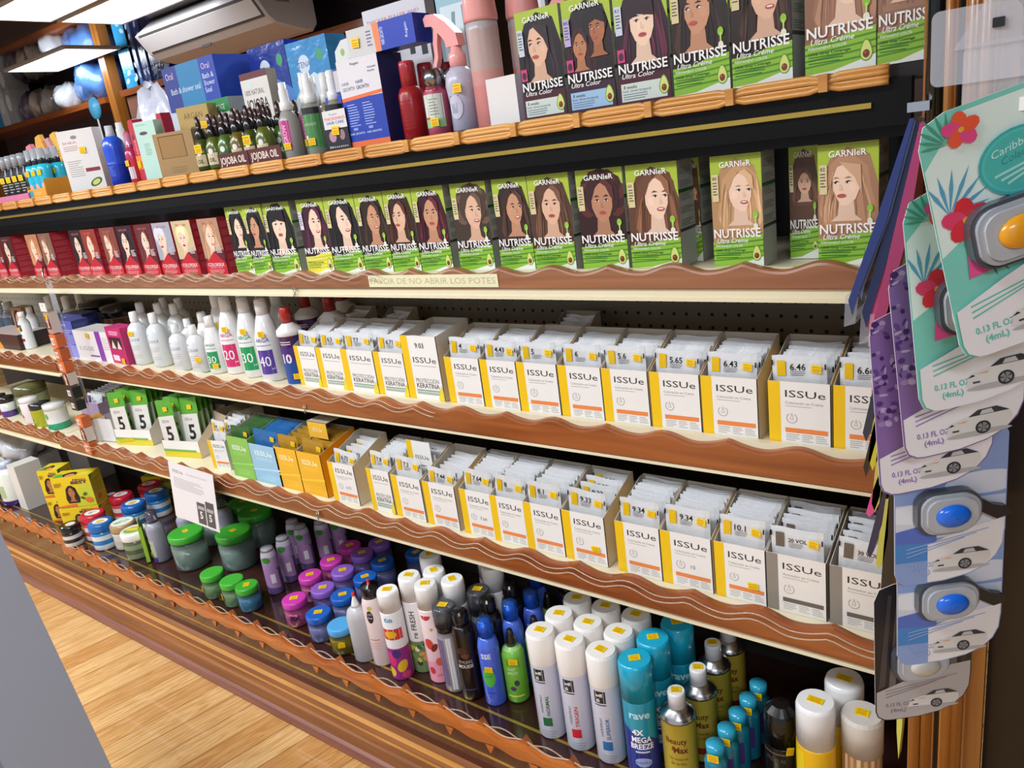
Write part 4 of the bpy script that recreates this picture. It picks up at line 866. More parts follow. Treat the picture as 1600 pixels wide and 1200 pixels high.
# -- styling bottles in the middle
def stand(o, px, py, h, lb, cat, rz=0, grp=None, dy=0): x, y = topx(px, py, h); return set_(o, lb, cat, x, y+dy, Z5, rz, grp)
o = can([(.026, 0, '#dcdde0'), (.029, .004, '#e3e4e8'), (.029, .125, '#e8e9ec'), (.024, .142, '#eeeef0'), (.013, .15, '#eeeef0'), (.012, .151, '#eeeef0'), (.010, .158, '#f0f0f2'), (.004, .178, '#f0f0f2'), (.0038, .18, '#d83a32'), (.0038, .19, '#d83a32'), (.001, .191, '#d83a32')], split=5, capn='nozzle', bodym='milky', name='applicator_bottle')
stand(o, 551, 925, .191, 'plain translucent white applicator bottle with a red tipped nozzle', 'bottle')
def art(mb): cv = CV(mb, cyl=.0265); cv.ell(0, .145, .009, .018, '#3a3034'); cv.text('LOC', 0, .15, .006, '#efe0e0', al='c', w=.013); cv.text('Wax', 0, .14, .006, '#efe0e0', al='c', w=.013); cv.ell(.003, .17, .006, .006, '#cfd052'); cv.rect(-.014, .078, .014, .08, '#b07a3a'); cv.lines(-.014, .07, .014, 3, .008, '#d9a8ab', .2)
o = can([(.025, 0, '#ead3d0'), (.0265, .004, '#efd8d5'), (.0265, .175, '#f1dcd9'), (.022, .190, '#f1dcd9'), (.0215, .191, '#171516'), (.0225, .205, '#1b191a'), (.021, .222, '#1b191a'), (.004, .224, '#c7273a'), (.0036, .236, '#d8303f'), (.001, .237, '#d8303f')], split=4, art=art, name='styling_bottle')
stand(o, 574, 905, .237, 'pale pink styling bottle with a black cap and dark oval badge', 'bottle', 22)
def art(mb):
    cv = CV(mb, cyl=.0275); cv.rect(-.03, .115, .03, .145, '#d63a34'); cv.ell(-.002, .13, .016, .01, '#efb92f'); cv.rect(-.045, .002, .045, .09, '#9b2a86'); cv.ell(-.012, .06, .013, .02, '#d92f7c', 20); cv.ell(.014, .04, .012, .018, '#f0c02c', -30); cv.ell(.004, .075, .012, .012, '#45307e'); cv.ell(-.018, .022, .012, .014, '#efc533'); cv.ell(.02, .015, .012, .01, '#e0477e'); cv.text('Kids', -.01, .165, .012, '#3a90b8', w=.02, bold=.02)
o = can([(.026, 0, '#b0b0b4'), (.0275, .004, '#eeeef0'), (.0275, .185, '#f2f2f4'), (.0265, .187, '#f7f5f2'), (.0265, .232, '#f7f5f2'), (.024, .239, '#f9f8f6'), (.001, .24, '#f9f8f6')], split=3, art=art, name='styling_bottle'); topstick(o, .24, 5)
stand(o, 604, 921, .24, 'white capped spray with a red band and a purple and yellow flowered foot', 'hair spray', 25)
def art(mb):
    cv = CV(mb, cyl=.0285); cv.text('re FRESH', .007, .10, .014, '#3b3338', rot=90, w=.075, bold=.012)
    cv.rect(-.045, .002, .045, .09, '#6f8a58')
    rr = random.Random(3)
    for i in range(16): cv.ell(rr.uniform(-.03, .03), rr.uniform(.012, .08), rr.uniform(.004, .009), rr.uniform(.004, .010), rr.choice(['#d8a35a', '#f0e4c8', '#b04a5c', '#3f6a3a', '#d9c04a', '#8aa06a', '#2d4a34']), rr.uniform(0, 90), 9)
rf = can([(.027, 0, '#b0b0b4'), (.0285, .004, '#f0ecec'), (.0285, .195, '#efe9ea'), (.0275, .198, '#f4f2f0'), (.0275, .252, '#f6f4f2'), (.025, .2595, '#f8f7f5'), (.001, .26, '#f8f7f5')], split=3, art=art, name='dry_shampoo_can'); topstick(rf, .26, -4)
stand(rf, 631, 900, .26, 'tall white dry shampoo can with vertical lettering over a leafy foot', 'dry shampoo', 24, 'tall white dry shampoo cans')
def art(mb):
    cv = CV(mb, cyl=.028); cv.ell(-.004, .187, .013, .012, '#cf3a36', a0=180, a1=360); cv.rect(-.045, .002, .045, .06, '#ef9fb4'); cv.ell(-.006, .11, .011, .015, '#d8473f', 10); cv.ell(.006, .1, .007, .012, '#7b2a22', -30); cv.ell(.006, .15, .004, .004, '#d9a94a'); cv.ell(-.01, .035, .008, .01, '#c93a4a'); cv.ell(.012, .06, .009, .011, '#e0604f'); cv.text('pink', .002, .02, .008, '#c33a5a', w=.018, shear=.3)
o = can([(.027, 0, '#c0c0c4'), (.028, .004, '#f3c9d3'), (.028, .11, '#f6e0e2'), (.028, .197, '#f6e8e8'), (.027, .2, '#f7f4f0'), (.027, .252, '#f7f4f0'), (.0245, .2595, '#f9f7f4'), (.001, .26, '#f9f7f4')], split=4, art=art, name='dry_shampoo_can'); topstick(o, .26, 8)
stand(o, 664, 910, .26, 'white and pink dry shampoo can printed with strawberries', 'dry shampoo', 24)
for j, (px, py) in enumerate(((648, 882), (672, 890), (660, 878), (690, 898), (690, 868))):
    x, y = topx(px, py, .26); y = (1.14, 1.13, 1.20, 1.19, 1.25)[j]; x = (-1.235, -1.165, -1.30, -1.12, -1.15)[j]
    o = dup(rf); set_(o, ('white capped can right behind the tall lettered dry shampoo', 'white capped can behind the strawberry can', 'white capped can in the second rank, left', 'white capped can in the second rank, right', 'rearmost white capped can under the shelf edge')[j], 'dry shampoo', x, y, Z5, -30, 'tall white dry shampoo cans')
# clear capped brush bottle
t = can([(.024, 0, '#8d8a92'), (.026, .004, '#b9b6c0'), (.026, .150, '#b4b2bb'), (.023, .160, '#b4b2bb'), (.024, .161, '#1b1a1c'), (.024, .178, '#1b1a1c')], split=4, name='treatment_bottle', bodym='milky', capn='collar', art=lambda mb: (CV(mb, cyl=.026).rect(-.03, .02, -.004, .145, '#6d5680'), CV(mb, cyl=.026).rect(.002, .01, .014, .15, '#e8e6ea')))
m = MB(); m.lathe([(.027, .176, '#8f9298'), (.027, .218, '#a3a6ac'), (.025, .224, '#a9acb2'), (.001, .225, '#a9acb2')], 22, 'clear'); m.lathe([(.011, .178, '#6e7178'), (.011, .204, '#6e7178'), (.001, .205, '#6e7178')], 14); m.build('clear_cap', t); topstick(t, .225, -5)
stand(t, 692, 944, .225, 'bottle with a smoky clear cap, black collar and purple label', 'bottle', 22, 'clear capped treatment bottles')
o = dup(t); set_(o, 'second smoky clear capped bottle, right behind the first', 'bottle', t.location.x+.03, t.location.y+.085, Z5+.0, 22, 'clear capped treatment bottles')
def art(mb): cv = CV(mb, cyl=.026); cv.text('STYLING', 0, .102, .008, '#c9c2c0', al='c', w=.034); cv.text('MOUSSE', 0, .09, .009, '#e0dad8', al='c', w=.036, bold=.02); cv.rect(-.015, .03, .015, .032, '#5a4a8a'); cv.ell(-.004, .135, .012, .01, '#4a2a22'); cv.ell(.002, .122, .01, .006, '#6b3a26')
mo = can([(.025, 0, '#14100f'), (.026, .004, '#1d1513'), (.026, .175, '#1f1614'), (.022, .190, '#1f1614'), (.018, .193, '#141214'), (.019, .205, '#171517'), (.018, .222, '#171517'), (.014, .228, '#171517'), (.001, .229, '#171517')], split=4, art=art, name='mousse_can')
stand(mo, 717, 952, .229, 'dark brown styling mousse can', 'mousse', 30, 'dark mousse cans')
for j, (x, y) in enumerate(((-1.075, 1.145), (-1.06, 1.215), (-1.0, 1.25))): set_(dup(mo), ('dark can standing behind the brown mousse', 'dark can farther back behind the brown mousse', 'rearmost dark can near the blue pumps')[j], 'mousse', x, y, Z5, 30, 'dark mousse cans')
def art(mb): cv = CV(mb, cyl=.0245); cv.text('SSE', -.012, .127, .013, '#dfe8ff', w=.024, bold=.03); cv.ell(0, .078, .015, .026, '#56b948'); cv.text('body', 0, .078, .008, '#2c7a2c', al='c', w=.018); cv.rect(-.01, .035, .01, .037, '#2238a0')
bm = can([(.024, 0, '#4058c8'), (.0245, .004, '#4a66d6'), (.0245, .150, '#4f70dc'), (.020, .168, '#4f70dc'), (.014, .175, '#3e63d8'), (.013, .177, '#2f7ae0'), (.013, .19, '#3a86e8'), (.008, .208, '#3a86e8'), (.001, .209, '#3a86e8')], split=4, art=art, name='foam_bottle', capn='pump')
m = MB(); m.lathe([(.018, .176, '#3f8ae6'), (.0185, .208, '#4a93ea'), (.016, .2165, '#5a9cee'), (.001, .217, '#5a9cee')], 20, 'clear'); m.build('overcap', bm); sticker(bm, (.003, -.0255, .100), w=.018, h=.014)
stand(bm, 757, 966, .217, 'front blue foam bottle with a green oval label', 'bottle', 20, 'blue foam bottles')
for j, (dx, dy) in enumerate(((.004, .07), (.02, .135), (.008, .2))): set_(dup(bm), ('blue foam bottle second in the file', 'blue foam bottle third in the file', 'rearmost blue foam bottle')[j], 'bottle', bm.location.x+dx, bm.location.y+dy, Z5, 20, 'blue foam bottles')
def art(mb): cv = CV(mb, cyl=.0265); cv.rect(-.014, .10, .014, .118, '#6aa32c'); cv.text('TWIST', -.013, .088, .007, '#eaf6d8', w=.02); cv.text('SPRITZ', -.013, .078, .007, '#eaf6d8', w=.024); cv.ell(.006, .055, .006, .008, '#3b3a4c'); cv.ell(-.004, .04, .007, .006, '#46405a'); cv.rect(-.02, .018, .02, .022, '#d9e84c')
gp = can([(.025, 0, '#5a9c28'), (.0265, .004, '#76b83a'), (.0265, .122, '#7dbf46'), (.021, .134, '#a5db86'), (.012, .139, '#a5db86'), (.0115, .14, '#1d1a18'), (.0125, .152, '#1d1a18'), (.008, .170, '#241f1c'), (.006, .180, '#241f1c'), (.001, .181, '#241f1c')], split=5, art=art, name='spray_bottle', capn='nozzle')
sticker(gp, (.004, -.0275, .112), w=.02, h=.015)
stand(gp, 789, 983, .181, 'front lime green spray bottle with a black nozzle', 'bottle', 28, 'green spray bottles')
for j, (dx, dy) in enumerate(((.006, .068), (-.012, .13))): set_(dup(gp), ('green spray bottle behind the lime one, in shade', 'rearmost green spray bottle')[j], 'bottle', gp.location.x+dx+.012, gp.location.y+dy, Z5, 28, 'green spray bottles')
# -- gel jars with coloured lids
def jar(lid, gel, r=.035, h=.078, lh=.02, word=None, st='top', name='gel_jar', clear=True, sq=False):
    t = bpy.data.objects.new(name, None); t.empty_display_size = .01; COL.objects.link(t)
    bh = h-lh; n = 8 if sq else 26
    b = MB(); b.lathe([(r*.86, 0, gel), (r*.97, .005, gel), (r*.98, bh*.85, gel), (r*.86, bh, gel)], n, 'clear', smooth=not sq)
    if word: CV(b, cyl=r*.985).text(word, 0, bh*.42, .014, '#2a1f2c', al='c', bold=.05)
    b.build('body', t)
    g = MB(); g.lathe([(r*.80, .004, gel), (r*.90, .008, gel), (r*.90, bh*.80, gel), (r*.5, bh*.83, gel), (.001, bh*.8, gel)], 18, 'film'); g.build('gel', t)
    l = MB(); l.lathe([(r*.97, bh-.001, lid), (r, bh+.002, lid), (r, h-.004, lid), (r*.95, h-.001, shade(lid, 1.05)), (r*.86, h, shade(lid, 1.05)), (.001, h, shade(lid, 1.05))], 28); l.build('lid', t)
    if st == 'top': topstick(t, h, random.Random(int(r*1e5)+len(lid)+int(h*1e4)).uniform(-30, 30))
    elif st == 'front': sticker(t, (0, -r-.001, bh*.6), w=.018, h=.014)
    return t
JG = 'gel jars with coloured lids'
pk = jar('#cf3fae', '#dc8aba', word='FIX'); pu = jar('#8f63c4', '#a494cc'); bl = jar('#2262bf', '#a9b0d8'); lb_ = jar('#56a8e2', '#b0a44e', st='front')
for o, L in ((pk, [(459, 934, 'front magenta lidded jar of pink gel lettered FIX'), (484, 897, 'magenta lidded jar second in its file'), (517, 874, 'magenta lidded jar third in its file'), (546, 851, 'rearmost magenta lidded jar')]),
             (pu, [(504, 917, 'front purple lidded gel jar, left of the blue lids'), (535, 890, 'purple lidded gel jar in the middle of its file'), (565, 863, 'purple lidded gel jar third in its file'), (592, 846, 'rearmost purple lidded gel jar')]),
             (bl, [(497, 956, 'front blue lidded jar of lilac gel'), (535, 928, 'blue lidded jar second in its file'), (570, 900, 'blue lidded jar beside the black capped bottle'), (597, 875, 'blue lidded jar third from the front, in shade'), (650, 862, 'rearmost blue lidded jar, below the tray shelf')]),
             (lb_, [(531, 974, 'sky blue lidded jar of olive gel, frontmost of the gel jars')])):
    for j, (px, py, lb) in enumerate(L):
        x, y = topx(px, py, .078); set_(o if j == 0 else dup(o), lb, 'gel jar', x, y, Z5, 42+9*j, JG)
# green gels
gb = jar('#3fae35', '#bccfc8', r=.058, h=.125, lh=.024, st='top', name='large_gel_jar')
gs = jar('#43b23a', '#a4c4a0', r=.036, h=.08, lh=.02, st='front')
gg = jar('#3eaa36', '#7ab4d0', r=.034, h=.078, lh=.02, st='top')
GG = 'green lidded gel jars'
x, y = topx(300, 835, .19)
set_(gb, 'large green lidded jar standing in front, tallest of the green gels', 'gel jar', -2.385, 1.14, Z5+.0, -20, GG)
for j, (px, py, h0, lb) in enumerate(((362, 832, .08, 'big green lidded jar behind the small green ones'), (395, 800, .05, 'big green lidded jar farther back under the paper notice'), (350, 795, .05, 'dim big green lidded jar beside the hanging notice'), (322, 800, .05, 'big green lidded jar behind the tallest one'))):
    x, y = topx(px, py, .115); set_(dup(gb), lb, 'gel jar', x+.01, min(y, 1.42), Z5, 20*j, GG)
for j, (px, py, lb) in enumerate(((330, 893, 'small green lidded jar, left one of the front three'), (362, 905, 'small green lidded jar squeezed between two others'))):
    x, y = topx(px, py, .08); set_(gs if j == 0 else dup(gs), lb, 'gel jar', x, y, Z5, -20, GG)
x, y = topx(381, 912, .078); set_(gg, 'small green lidded jar with blue based gel and a yellow sticker on its lid', 'gel jar', x, y, Z5, -20, GG)
# purple topped shampoo sprays
def art(mb): cv = CV(mb, cyl=.025); cv.ell(0, .118, .013, .01, '#3f8a35'); cv.pg([(-.03, .03), (.03, .02), (.03, .08), (0, .105), (-.03, .08)], '#b287b8'); cv.rect(.004, .04, .018, .07, '#e8e4ec')
ps = can([(.024, 0, '#5d4a7c'), (.025, .004, '#6b568e'), (.025, .085, '#a890b8'), (.024, .125, '#c5bdce'), (.020, .140, '#b9b6c0'), (.0195, .141, '#9a9aa2'), (.0185, .150, '#a9a9b0'), (.001, .151, '#a9a9b0')], split=5, art=art, name='conditioner_bottle')
for j, (px, py) in enumerate(((416, 855), (440, 838), (468, 820), (500, 812), (520, 805), (455, 812))):
    x, y = topx(px, py, .151); set_(ps if j == 0 else dup(ps), ('front silver capped bottle fading from lilac to purple', 'second lilac and purple bottle of the file', 'third lilac and purple bottle', 'fourth lilac and purple bottle, just under the shelf edge', 'rearmost lilac and purple bottle to the right', 'lilac and purple bottle at the back left')[j], 'bottle', x, y, Z5, 30, 'lilac and purple bottles')
# cream jars
def creamjar(lid, c1, c2, r, h, lidart, band=None, name='cream_jar', oval=1):
    t = bpy.data.objects.new(name, None); t.empty_display_size = .01; COL.objects.link(t); lh = h*.3; bh = h-lh
    b = MB(); b.lathe([(r*.9, 0, c1), (r*.95, .004, c1), (r*.95, bh*.3, c2), (r*.95, bh*.55, c1), (r*.95, bh*.8, c2), (r*.95, bh, c1)], 26, sy=oval); 
    if band: CV(b, cyl=r*.95, sy=oval).text(band, 0, bh*.35, .011, '#f2f2f2', al='c', bold=.03)
    b.build('body', t)
    l = MB(); l.lathe([(r*.98, bh, lid), (r, bh+.003, lid), (r, h-.008, lid), (r*.93, h-.002, lid), (r*.84, h, lid), (.001, h, lid)], 28, sy=oval)
    cv = CV(l, (0, 0, h), (1, 0, 0), (0, 1, 0), (0, 0, 1), m='card'); lidart(cv, r); l.build('lid', t); return t
def la1(cv, r): cv.ell(0, 0, r*.62, r*.5, '#efe9ea', n=20); cv.ell(-r*.1, -r*.05, r*.2, r*.18, '#9c9ba3'); cv.lines(-r*.3, r*.32, r*.3, 3, r*.1, '#8a8a92', .4)
def la2(cv, r): cv.ell(0, 0, r*.62, r*.5, '#eef0e0', n=20); cv.ell(0, 0, r*.35, r*.22, '#e2c23a'); cv.lines(-r*.3, -r*.25, r*.3, 2, r*.1, '#4a6a9a', .4)
def la3(cv, r): cv.ell(0, 0, r*.84, r*.84, '#e6efe2', n=24); cv.ell(-r*.3, -r*.2, r*.3, r*.15, '#7fae6a', 20); cv.ell(r*.3, r*.3, r*.2, r*.15, '#e6c84a'); cv.lines(-r*.3, r*.2, r*.4, 3, r*.12, '#8ab0c0', .4)
def la4(cv, r): cv.ell(0, 0, r*.84, r*.84, '#dfe5d2', n=24); cv.ell(0, -r*.1, r*.7, r*.5, '#8fb04a'); cv.ell(0, r*.05, r*.6, r*.28, '#e7d44c'); cv.rect(-r*.3, r*.3, r*.35, r*.45, '#c98a4a')
GJ = 'hair cream jars at the left of the bottom shelf'
rj = creamjar('#c9243c', '#ece6e6', '#d8494f', .045, .10, la1); bj = creamjar('#1f68b8', '#e8ecf0', '#2f86c8', .045, .10, la2); tj = creamjar('#b59468', '#dcd6cc', '#cfc8bc', .045, .095, la3); wj = creamjar('#eeeeea', '#8d9a7c', '#5c6a4a', .047, .098, la4); kj = creamjar('#1a1718', '#d8d6d4', '#2a2626', .036, .082, lambda cv, r: cv.ell(r*.1, 0, r*.5, r*.45, '#d9d9dc'))
for o, h, L in ((kj, .082, [(110, 818, 'small black lidded jar in front of the yellow carton'), (172, 772, 'black lidded jar behind the red one')]),
                (rj, .10, [(136, 803, 'front red lidded cream jar with pink striped label'), (188, 772, 'red lidded cream jar second from the front'), (232, 755, 'rearmost red lidded cream jar')]),
                (bj, .10, [(157, 814, 'front blue lidded cream jar with blue striped label'), (207, 785, 'blue lidded cream jar second from the front'), (243, 766, 'rearmost blue lidded cream jar')]),
                (tj, .095, [(187, 815, 'cream jar with a tan rimmed pale lid')]), (wj, .098, [(208, 827, 'cream jar with a white lid printed green and yellow')])):
    for j, (px, py, lb) in enumerate(L):
        x, y = topx(px, py, h); set_(o if j == 0 else dup(o), lb, 'cream jar', x, y, Z5, 35, GJ)
# ================================================================== generic builders for the mixed goods
def fit(pl, pr, pb, pt, y, zs):
    """left edge x, width, height of an upright thing seen between those pixels"""
    x0, x1 = X_(pl, pb, y), X_(pr, pb, y); h = P((pl+pr)/2-(pb-pt)*.18, pt, y=y).z-zs
    return x0, x1-x0, h
def pack(name, label, cat, pl, pr, pb, pt, y, zs, d, cols, art=None, rz=0, group=None, st=None, sideart=None, m='card', rx=0, h=None, w=None):
    x0, w_, h_ = fit(pl, pr, pb, pt, y, zs); w = w or w_; h = h or h_
    mb = MB(); mb.box(0, w, 0, d, 0, h, cols[0], m, dict(front=cols[0], right=cols[1], left=cols[1], top=cols[2], back=cols[1], bottom=cols[1]))
    if art: cv = CV(mb, m=m); cv.win = (0, 0, w, h); art(cv, w, h)
    if sideart: cv = CV(mb, (w, 0, 0), (0, 1, 0), (0, 0, 1), (1, 0, 0), m=m); cv.win = (0, 0, d, h); sideart(cv, d, h)
    o = mb.build(name, None, (x0, y, zs), (R(rx), 0, R(rz))); tag(o, label, cat, group)
    if st: sticker(o, (w*st[0], -.003, h*st[1]), w=.022, h=.018, rot=-5)
    return o
def bottle(name, label, cat, pc, pb, pt, y, zs, r, prof, split, capn='cap', art=None, rz=0, group=None, m='plastic', capm='plastic', st=None, sy=1, h=None):
    """prof in fractions: (r share, h share, colour)"""
    c = P(pc, pb, y=y); h = h or (P(pc-(pb-pt)*.18, pt, y=y).z-zs)
    t = bpy.data.objects.new(name, None); t.empty_display_size = .01; COL.objects.link(t)
    pr = [(a*r if a > .001 else .0008, b*h, q) for a, b, q in prof]
    b = MB(); b.lathe(pr[:split+1], 20, m, sy=sy)
    if art: cv = CV(b, cyl=r, m='card', sy=sy); art(cv, r, h)
    b.build('body', t); c2 = MB(); c2.lathe(pr[split:], 18, capm, sy=sy); c2.build(capn, t)
    if st: sticker(t, (r*st[0], -r*sy-.002, h*st[1]), w=.018, h=.015)
    return set_(t, label, cat, c.x, y+r*sy, zs, rz, group)
# ------------------------------------------------------------------ level with developer bottles (left half)
GB = 'white developer bottles without colour label'
DEV = lambda c: [(.9, 0, c), (1, .02, c), (1, .62, c), (.86, .72, c), (.42, .80, c), (.40, .82, '#f2f3f4'), (.44, .83, '#f4f5f6'), (.40, .985, '#f4f5f6'), (.34, 1, '#f6f7f8'), (.001, 1, '#f6f7f8')]
def artw(cv, r, h): cv.text('Lissa', -r*.6, h*.47, .013, '#8c919a', w=r*1.2, shear=.2); cv.lines(-r*.6, h*.38, r*.5, 3, .006, '#9aa0a8', .2); cv.text('Voll', -r*.9, h*.6, .007, '#8c919a', shear=.2); cv.lines(-r*.5, h*.2, r*.5, 2, .007, '#b4b8be', .2)
for j, (pc, pb, pt, y, lb) in enumerate(((217, 578, 491, 1.20, 'front left one of the tall plain white bottles, with a yellow sticker'), (247, 583, 493, 1.20, 'tall plain white bottle right of the stickered one'), (231, 578, 485, 1.275, 'tall plain white bottle in the second rank, left'),
     (258, 578, 482, 1.275, 'tall plain white bottle in the second rank, middle'), (283, 582, 482, 1.275, 'tall plain white bottle in the second rank, behind the short ones'), (268, 572, 475, 1.345, 'plain white bottle in the third rank, left'), (291, 574, 474, 1.345, 'plain white bottle in the third rank, right'))):
    bottle('developer_bottle', lb, 'bottle', pc, pb, pt, y, Z3, .031, DEV('#dfe4e8'), 4, art=artw, rz=25, group=GB, st=(-.1, .62) if j == 0 else None, h=.185 if j > 1 else None)
for j, (pc, pb, pt, y, lb) in enumerate(((280, 590, 514, 1.188, 'short plain white bottle, front left'), (308, 595, 516, 1.188, 'short plain white bottle with a sticker near its foot'), (302, 590, 506, 1.252, 'short plain white bottle behind the front two, left'), (325, 590, 501, 1.26, 'short plain white bottle behind the front two, right'))):
    bottle('developer_bottle', lb, 'bottle', pc, pb, pt, y, Z3, .027, DEV('#e2e6ea'), 4, art=artw, rz=25, group=GB, st=(.5, .3) if j == 1 else None, h=.145)
def tapered(c): return [(.92, 0, c), (1, .02, c), (1, .42, c), (.94, .55, c), (.66, .72, c), (.5, .80, c), (.46, .805, '#f1f1f1'), (.44, .97, '#f4f4f4'), (.36, 1, '#f6f6f6'), (.001, 1, '#f6f6f6')]
for j, (pc, pb, pt, y, col, n, lb) in enumerate(((418, 594, 475, 1.195, '#5a3f9c', '40', 'tall white bottle with a purple label numbered 40'), (388, 590, 476, 1.205, '#1f9a57', '30', 'tall white bottle with a green label'), (360, 586, 478, 1.215, '#cf2f6c', '20', 'tall white bottle with a magenta label'),
     (344, 584, 477, 1.24, '#ee6f2a', '10', 'tall white bottle with an orange label and yellow sticker'), (333, 582, 500, 1.205, '#2f9a5f', '30', 'shorter white bottle with a green label, left of the orange one'), (322, 580, 502, 1.245, '#ee6f2a', '10', 'shorter white bottle with an orange label, beside the plain short ones'))):
    def art(cv, r, h, col=col, n=n):
        cv.rect(-r*.62, h*.10, r*.62, h*.40, col); cv.text(n, -r*.1, h*.2, h*.13, '#f5f5f5', al='c', w=r*.95); cv.text('vol', r*.3, h*.155, .006, '#f0f0f0'); cv.text('ARGA', 0, h*.5, h*.05, col, al='c', w=r*1.1); cv.lines(-r*.6, h*.46, r*.6, 1, .004, col, .3)
    bottle('developer_bottle', lb, 'bottle', pc, pb, pt, y, Z3, .037 if j < 4 else .03, tapered('#e9e9e9'), 6, art=art, rz=26, group='tall white developer bottles with coloured number labels', st=(.1, .6) if j < 4 else (.2, .15), h=.225 if j < 4 else .17)
for j, (pc, y, lb) in enumerate(((440, 1.30, 'unlabelled tall white bottle behind the purple labelled one'), (500, 1.42, 'white bottle at the back, under the shelf lip, left of the red caps'), (385, 1.30, 'tall white bottle behind the green labelled one'), (418, 1.38, 'rearmost tall white bottle, its cap under the shelf lip'))):
    bottle('developer_bottle', lb, 'bottle', pc, 585, 480, y, Z3, .037, tapered('#dcdcdc'), 6, rz=-10, group='tall white developer bottles with coloured number labels', h=.225)
def artr(cv, r, h): cv.rect(-r*1.35, h*.02, r*1.35, h*.32, '#2b4f9c'); cv.rect(-r*1.35, h*.32, r*1.35, h*.5, '#4a2f7a'); cv.text('10', -r*.3, h*.3, h*.12, '#e9dff0', al='c', bold=.03); cv.lines(-r*.7, h*.58, r*.3, 2, .006, '#efd5dc', .4)
RC = [(.95, 0, '#e8e8ec'), (1, .015, '#2b4f9c'), (1, .35, '#4a2f7a'), (1, .64, '#b02a34'), (1.12, .65, '#efefef'), (1.05, .72, '#efefef'), (.5, .79, '#efefef'), (.48, .80, '#b22a28'), (.44, .985, '#b8302c'), (.38, 1, '#bc3430'), (.001, 1, '#bc3430')]
for j, (pc, pb, pt, y, r, lb) in enumerate(((455, 603, 484, 1.19, .031, 'red capped purple and blue bottle beside the keratina trays'), (441, 597, 512, 1.235, .022, 'small red capped purple bottle beside the purple labelled one'), (490, 603, 480, 1.37, .034, 'red capped bottle behind the first sachet trays'), (523, 603, 473, 1.30, .036, 'red capped bottle farther back behind the keratina trays'), (546, 600, 473, 1.42, .034, 'rearmost red capped bottle, its cap under the shelf lip'))):
    bottle('red_capped_bottle', lb, 'bottle', pc, pb, pt, y, Z3, r, RC, 7, art=artr, rz=30, group='red capped two tone bottles', st=(.3, .12) if j < 2 else None, h=(.205, .15, .2, .21, .21)[j])
def lin_side(c): return lambda cv, d, h: [cv.lines(d*.12, h*(.9-.2*i), d*.88, 4, h*.035, c, .35, i) for i in range(4)]
pack('window_carton', 'magenta carton with a window showing two pale nozzles', 'carton', 180, 207, 572, 512, 1.195, Z3, .05, ('#c0266c', '#a81f5e', '#cc3a7c'), lambda cv, w, h: (cv.rect(w*.12, h*.42, w*.88, h*.74, '#3a1f2c'), cv.pg([(w*.18, h*.43), (w*.46, h*.43), (w*.32, h*.66)], '#e9d3c4'), cv.pg([(w*.54, h*.43), (w*.82, h*.43), (w*.68, h*.66)], '#e9d3c4'), cv.lines(w*.2, h*.9, w*.8, 3, h*.04, '#f0b8d0', .5), cv.rect(w*.1, h*.1, w*.5, h*.25, '#efd9e4')), rz=-4, st=(.75, .12))
def artl(cv, w, h): cv.rect(w*.62, 0, w*.76, h, '#8e3fb0'); cv.text('LISSE', w*.1, h*.35, h*.14, '#9a9a9e', w=w*.4); cv.lines(w*.78, h*.8, w*.97, 6, h*.07, '#b9b9c2', .4); cv.rect(w*.35, h*.15, w*.6, h*.2, '#7a4a9a')
pack('treatment_carton', 'white carton lying wide with a purple stripe, left of the magenta one', 'carton', 128, 182, 568, 518, 1.195, Z3, .09, ('#e8e6e8', '#cfcdd2', '#d9d8d6'), artl, st=(.42, .85))
for i, (pl, pr, y, lb) in enumerate(((103, 128, 1.21, 'blue violet carton left of the white one with the purple stripe'), (118, 148, 1.30, 'blue violet carton behind the white one with the purple stripe'))):
    pack('violet_carton', lb, 'carton', pl, pr, 562, 499, y, Z3, .06, ('#5a5fb8', '#34407e', '#3a4a8e'), lambda cv, w, h: (cv.pg([(0, 0), (w, 0), (w, h*.3), (0, h*.45)], '#8f8fd8'), cv.text('RPM', w*.1, h*.85, h*.06, '#e6e6f4', w=w*.5), cv.lines(w*.2, h*.75, w*.9, 8, h*.05, '#b9bce8', .3)), sideart=lin_side('#6a74b8'), group='blue violet cartons', h=.135)
bottle('cream_jar', 'white jar with two dark red stripes right of the hanging strip', 'jar', 94, 560, 505, 1.2, Z3, .04, [(.95, 0, '#e4e0d8'), (1, .03, '#e9e6df'), (1, .8, '#e9e6df'), (.9, .84, '#1d1a1c'), (.9, .97, '#1d1a1c'), (.8, 1, '#1d1a1c'), (.001, 1, '#1d1a1c')], 3, 'lid', lambda cv, r, h: (cv.rect(-r*.5, h*.1, -r*.3, h*.7, '#8e1f28'), cv.rect(r*.1, h*.1, r*.3, h*.7, '#8e1f28')), st=(-.1, .55))
for i, (pc, y, lb) in enumerate(((85, 1.33, 'white capped bottle behind the red striped jar'), (97, 1.40, 'white capped bottle against the pegboard, behind the violet cartons'), (111, 1.33, 'white capped bottle between the violet cartons'), (134, 1.40, 'white capped bottle at the back, above the rear violet carton'))):
    bottle('lotion_bottle', lb, 'bottle', pc, 545, 490, y, Z3, .033, [(.95, 0, '#4a9cc8'), (1, .03, '#4a9cc8'), (1, .6, '#cfd6da'), (.5, .72, '#e4e6e8'), (.45, .74, '#eeeeee'), (.45, .98, '#eeeeee'), (.001, 1, '#eeeeee')], 3, group='white capped bottles at the back left', h=.19)
bottle('large_tub', 'shaded white tub with a black lid at the back, above the white carton', 'tub', 150, 560, 500, 1.375, Z3, .06, [(.95, 0, '#8d8880'), (1, .03, '#a39c92'), (1, .68, '#a39c92'), (1.03, .7, '#1a1818'), (1.03, .96, '#1a1818'), (.001, 1, '#1a1818')], 3, 'lid', h=.16)
